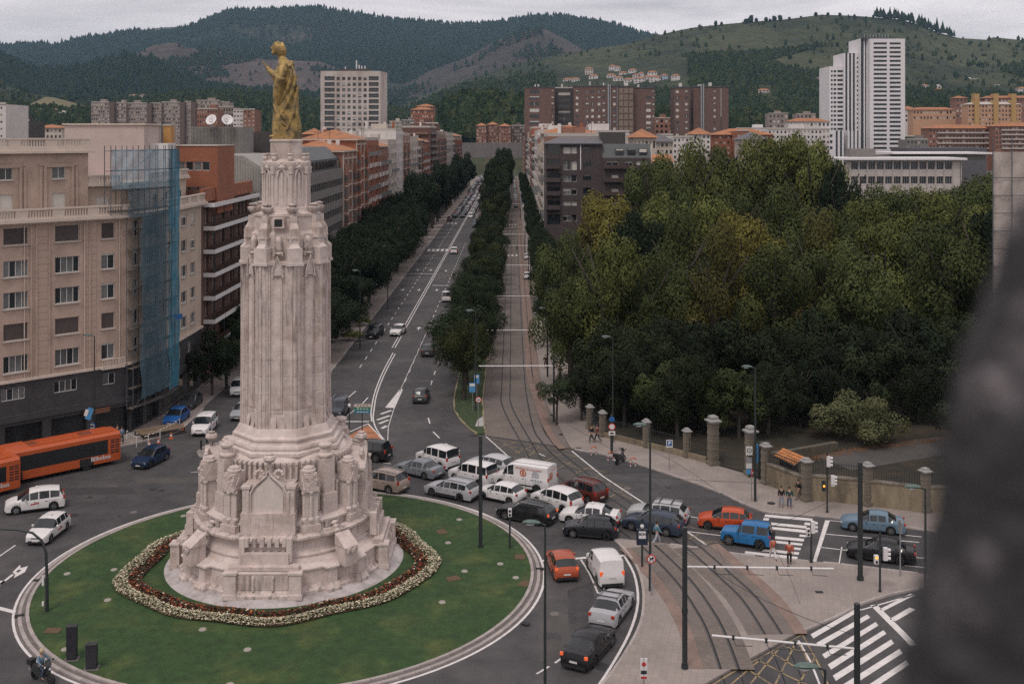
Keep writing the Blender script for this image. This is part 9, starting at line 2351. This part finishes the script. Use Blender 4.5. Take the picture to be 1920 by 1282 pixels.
# ---- out-of-focus carved stone close to the camera at the right edge
def blurpt(px,py,d): return Vector(((px - 960) / FPX * d,d,EYE - (py - HOR) / FPX * d))
edge = [(1955,380),(1915,470),(1892,560),(1862,640),(1838,720),(1812,800),(1800,900),(1788,1000),(1766,1090),(1745,1200),(1728,1300),(1715,1420)]
mb = MB(); rings = []
for j in range(61):
 u = j / 60 * (len(edge) - 1); i = min(int(u),len(edge) - 2); f = u - i; px = edge[i][0] + (edge[i + 1][0] - edge[i][0]) * f; py = edge[i][1] + (edge[i + 1][1] - edge[i][1]) * f
 L_ = blurpt(px,py,.78); rr = .05 + .03 * (j / 60); ring = []
 for k in range(36):
  a = 2 * math.pi * k / 36; p = Vector((L_.x + rr + rr * -math.cos(a),L_.y + .03 + rr * .8 * math.sin(a),L_.z)); nn = mnoise.noise(p * 45) * .006 + mnoise.noise(p * 110) * .004; p.x += -math.cos(a) * nn; p.y += math.sin(a) * nn * 2; ring.append(tuple(p))
 rings.append(ring)
mb.loft(rings); t = thing('carved_stone_ornament','dark mottled stone ornament out of focus at the right edge close to the camera','stone ornament',tuple(blurpt(1692,1420,.8)))
mb.v = [tuple(Vector(v) - t.location) for v in mb.v]
mk('weathered_stone',mb,mat('mottled_dark_stone',(.028,.027,.031),.9,var=.4,vscale=26,bump=.8,bscale=60,bdist=.01,col2=(.26,.23,.245),v2scale=20,v2=(.53,.72)),t,180)
# ---------------------------------------------------------------- people
M_SKIN = mat('skin',(.36,.21,.15),.6); M_CLOTH = mat('cloth',(1,1,1),.85,objcol=True,var=.1,vscale=6); M_HAIR = mat('dark_hair',(.025,.018,.014),.7); M_SHOE = mat('shoe',(.03,.03,.03),.6)
def skin(name,chains,m,sub=1):
 """chains: list of [(point, radius), ...]; chains sharing a first point are joined"""
 V,E2,Rr = [],[],[]; key = {}
 for ch in chains:
  prev = None
  for p,r in ch:
   k = tuple(round(c,4) for c in p)
   if k not in key: key[k] = len(V); V.append(p); Rr.append(r)
   if prev is not None: E2.append((prev,key[k]))
   prev = key[k]
 me = bpy.data.meshes.new('s'); me.from_pydata(V,E2,[]); o = bpy.data.objects.new('s',me); COL.objects.link(o)
 md = o.modifiers.new('k','SKIN'); md.use_smooth_shade = True
 for i,r in enumerate(Rr):
  r = r if isinstance(r,tuple) else (r,r); me.skin_vertices[0].data[i].radius = r; me.skin_vertices[0].data[i].use_root = (i == 0)
 if sub: sb_ = o.modifiers.new('b','SUBSURF'); sb_.levels = sub; sb_.render_levels = sub
 dg = bpy.context.evaluated_depsgraph_get(); r = bpy.data.meshes.new_from_object(o.evaluated_get(dg)); bpy.data.objects.remove(o); r.name = name; r.materials.clear(); r.materials.append(m); r.polygons.foreach_set('use_smooth',[True] * len(r.polygons)); return r
def pose(stride,arm,hand_up=0.0,sit=False):
 pel = (0,0,.95); ch = (0,0,1.25); sh = (.0,0,1.42); nk = (.01,0,1.52); hd = (.03,0,1.62); J = {}
 legs,arms = [],[]
 for s_ in (-1,1):
  st = stride * s_; hip = (0,s_ * .10,.90)
  if sit: kn,an,to = (.42,s_ * .22,.82),(.34,s_ * .24,.38),(.5,s_ * .26,.33)
  else: kn,an,to = (st * .5 + (.06 if st > 0 else 0),s_ * .11,.50),(st - (.12 if st < 0 else 0),s_ * .11,.09 + (.10 if st < -.05 else 0)),(st + .15 - (.12 if st < 0 else 0),s_ * .13,.045)
  legs.append((pel,hip,kn,an,to)); so = (-.01,s_ * .19,1.40); sw = -arm * s_
  if sit: el,wr = (.2,s_ * .32,1.16),(.48,s_ * .28,1.08)
  else: el,wr = (sw * .5 - .02,s_ * .25,1.14),(sw + .06,s_ * .24,.93)
  if hand_up and s_ > 0: el,wr = (.12,.27,1.12),(.28,.12,1.28)
  arms.append((ch,so,el,wr))
 return pel,ch,sh,nk,hd,legs,arms
def person_meshes(k,**kw):
 pel,ch,sh,nk,hd,legs,arms = pose(**kw); D = {}
 body = [[(pel,(.15,.12)),(ch,(.16,.11)),(sh,(.10,.09)),(nk,.052),(hd,(.075,.085)),((hd[0] + .01,0,hd[2] + .08),(.07,.075))]]
 for (a,h,kn,an,to) in legs: body.append([(a,(.15,.12)),(h,.09),(kn,.058),(an,.038),(to,.032)])
 for (c,so,el,wr) in arms: hx = Vector(wr) + (Vector(wr) - Vector(el)).normalized() * .10; body.append([(c,(.16,.11)),(so,.062),(el,.043),(wr,.030),(tuple(hx),.028)])
 D['body'] = skin('body',body,M_SKIN)
 g = 1.22; top = [[((0,0,.93),(.17,.14)),(ch,(.185,.135)),(sh,(.12,.10))]]
 for (c,so,el,wr) in arms: top.append([(ch,(.185,.135)),(so,.082),(el,.060),(tuple(Vector(el).lerp(Vector(wr),.9)),.048)])
 D['jacket'] = skin('jacket',top,M_CLOTH); tr = [[((0,0,1.0),(.15,.13)),((0,0,.92),(.165,.135))]]
 for (a,h,kn,an,to) in legs: tr.append([((0,0,.92),(.165,.135)),(h,.105),(kn,.075),(tuple(Vector(kn).lerp(Vector(an),.92)),.060)])
 D['trousers'] = skin('trousers',tr,M_CLOTH)
 for i,(a,h,kn,an,to) in enumerate(legs): D['shoe%d' % i] = skin('shoe',[[(tuple(Vector(an) - Vector((.05,0,.03))),.045),(to,.042)]],M_SHOE)
 mb = MB(); mb.ell((hd[0] - .02,0,hd[2] + .05),(.098,.088,.105),12,8); mb.ell((hd[0] - .055,0,hd[2] - .03),(.06,.08,.10),10,6); D['hair'] = mb.mesh('hair',M_HAIR,180)
 mb = MB(); mb.add([(hd[0] + .075,-.015,hd[2] + .02),(hd[0] + .075,.015,hd[2] + .02),(hd[0] + .11,0,hd[2] - .02),(hd[0] + .075,0,hd[2] + .055)],[(0,1,2),(0,2,3),(1,3,2)]); D['nose'] = mb.mesh('nose',M_SKIN)
 return D
PM = {'stand': person_meshes(0,stride=.03,arm=.02),'walk': person_meshes(1,stride=.26,arm=.22),'walk2': person_meshes(2,stride=-.24,arm=-.2),'hold': person_meshes(3,stride=.08,arm=.04,hand_up=1),'ride': person_meshes(4,stride=0,arm=0,sit=True)}
def person(label,px,py,ps,head,jac,tro,h=1.0,bag=None,z0=.12,pos=None,shoe=None):
 x,y = pos or G(px,py,z0); t = thing('person',label,'person',(x,y,z0),R(head)); t.scale = (h,h,h)
 for k,me in PM[ps].items():
  nm = 'shoe' if k.startswith('shoe') else k
  o = put(nm,me,t)
  if k == 'jacket': o.color = (*jac,1)
  if k == 'trousers': o.color = (*tro,1)
 if bag: mb = MB(); mb.box((-.2,.0,1.18),(.16,.28,.4)); o = mk('backpack',mb,M_CLOTH,t); o.color = (*bag,1)
 return t
NV = (.02,.03,.045); BK = (.012,.012,.014); WT = (.55,.53,.52); RD = (.32,.05,.035); DN = (.07,.09,.14)
person('woman in an orange red top and white trousers walking over the crossing',1449,1050,'walk',100,(.38,.10,.06),WT,.96,z0=.006)
person('person in a red top and dark dungarees stepping off the island',1480,1060,'walk2',80,(.34,.07,.04),BK,1.0)
person('man in a dark jacket and pale jeans, left of the pair by the kerb',1465,951,'stand',-80,BK,(.22,.24,.30),1.0)
person('person in a teal jacket and dark jeans, right of the pair by the kerb',1480,953,'stand',-95,(.015,.045,.05),DN,1.0)
person('person in black holding something orange against the stone wall',1468,918,'hold',-120,BK,BK,.98)
person('woman in black with a shoulder bag walking along the stone wall',1497,936,'walk',190,BK,(.20,.15,.12),.95,bag=BK)
person('person in black walking along the park railing, left of two',1109,829,'walk',200,BK,BK,.98)
person('person in a dark red jacket walking along the park railing',1120,829,'walk2',190,(.12,.02,.025),NV,.98)
person('pedestrian in a pale blue top half hidden behind the island lamp',1232,1021,'walk',10,(.12,.24,.30),(.35,.38,.45),1.0,z0=.006)
person('person in a blue shirt waiting beside the bus tail at the shops',228,833,'stand',-40,(.12,.20,.30),NV)
person('person in dark clothes waiting behind the blue shirted one',220,829,'stand',-80,BK,BK)
person('person in black on the tram pavement below the second gantry',1023,690,'stand',-90,BK,BK)
person('person in navy farther up the tram pavement',1034,655,'walk',90,NV,BK)
person('person half hidden by the small tree on the tram pavement',1050,712,'stand',-90,(.05,.05,.06),BK)
person('person crossing the tram rails near the second bar, walking alone',969,471,'walk',0,BK,BK,z0=.05)
for i,px in enumerate((956,959)): person('person in dark clothes on the far tram crossing, %s of two' % ('left','right')[i],px,421,'walk',0,BK,NV,z0=.05)
person('person in pale clothes at the left end of the avenue crossing',799,470,'stand',0,WT,DN)
for i,px in enumerate((738,743)): person('person in dark clothes beside the far left crossing, %s of two' % ('left','right')[i],812 + 6 * i,422,'walk',20,(BK,(.2,.05,.05))[i],BK)
rd = person('motorcycle rider in a denim jacket and tan helmet at the bottom left',0,0,'ride',-28,(.10,.17,.24),(.03,.05,.09),1.0,z0=.0,pos=(RIDE[0] - .1,RIDE[1] + .05))
mb = MB(); mb.ell((.03,0,1.67),(.15,.13,.15),12,8); mk('helmet',mb,mat('tan_helmet',(.38,.30,.20),.4),rd,180)
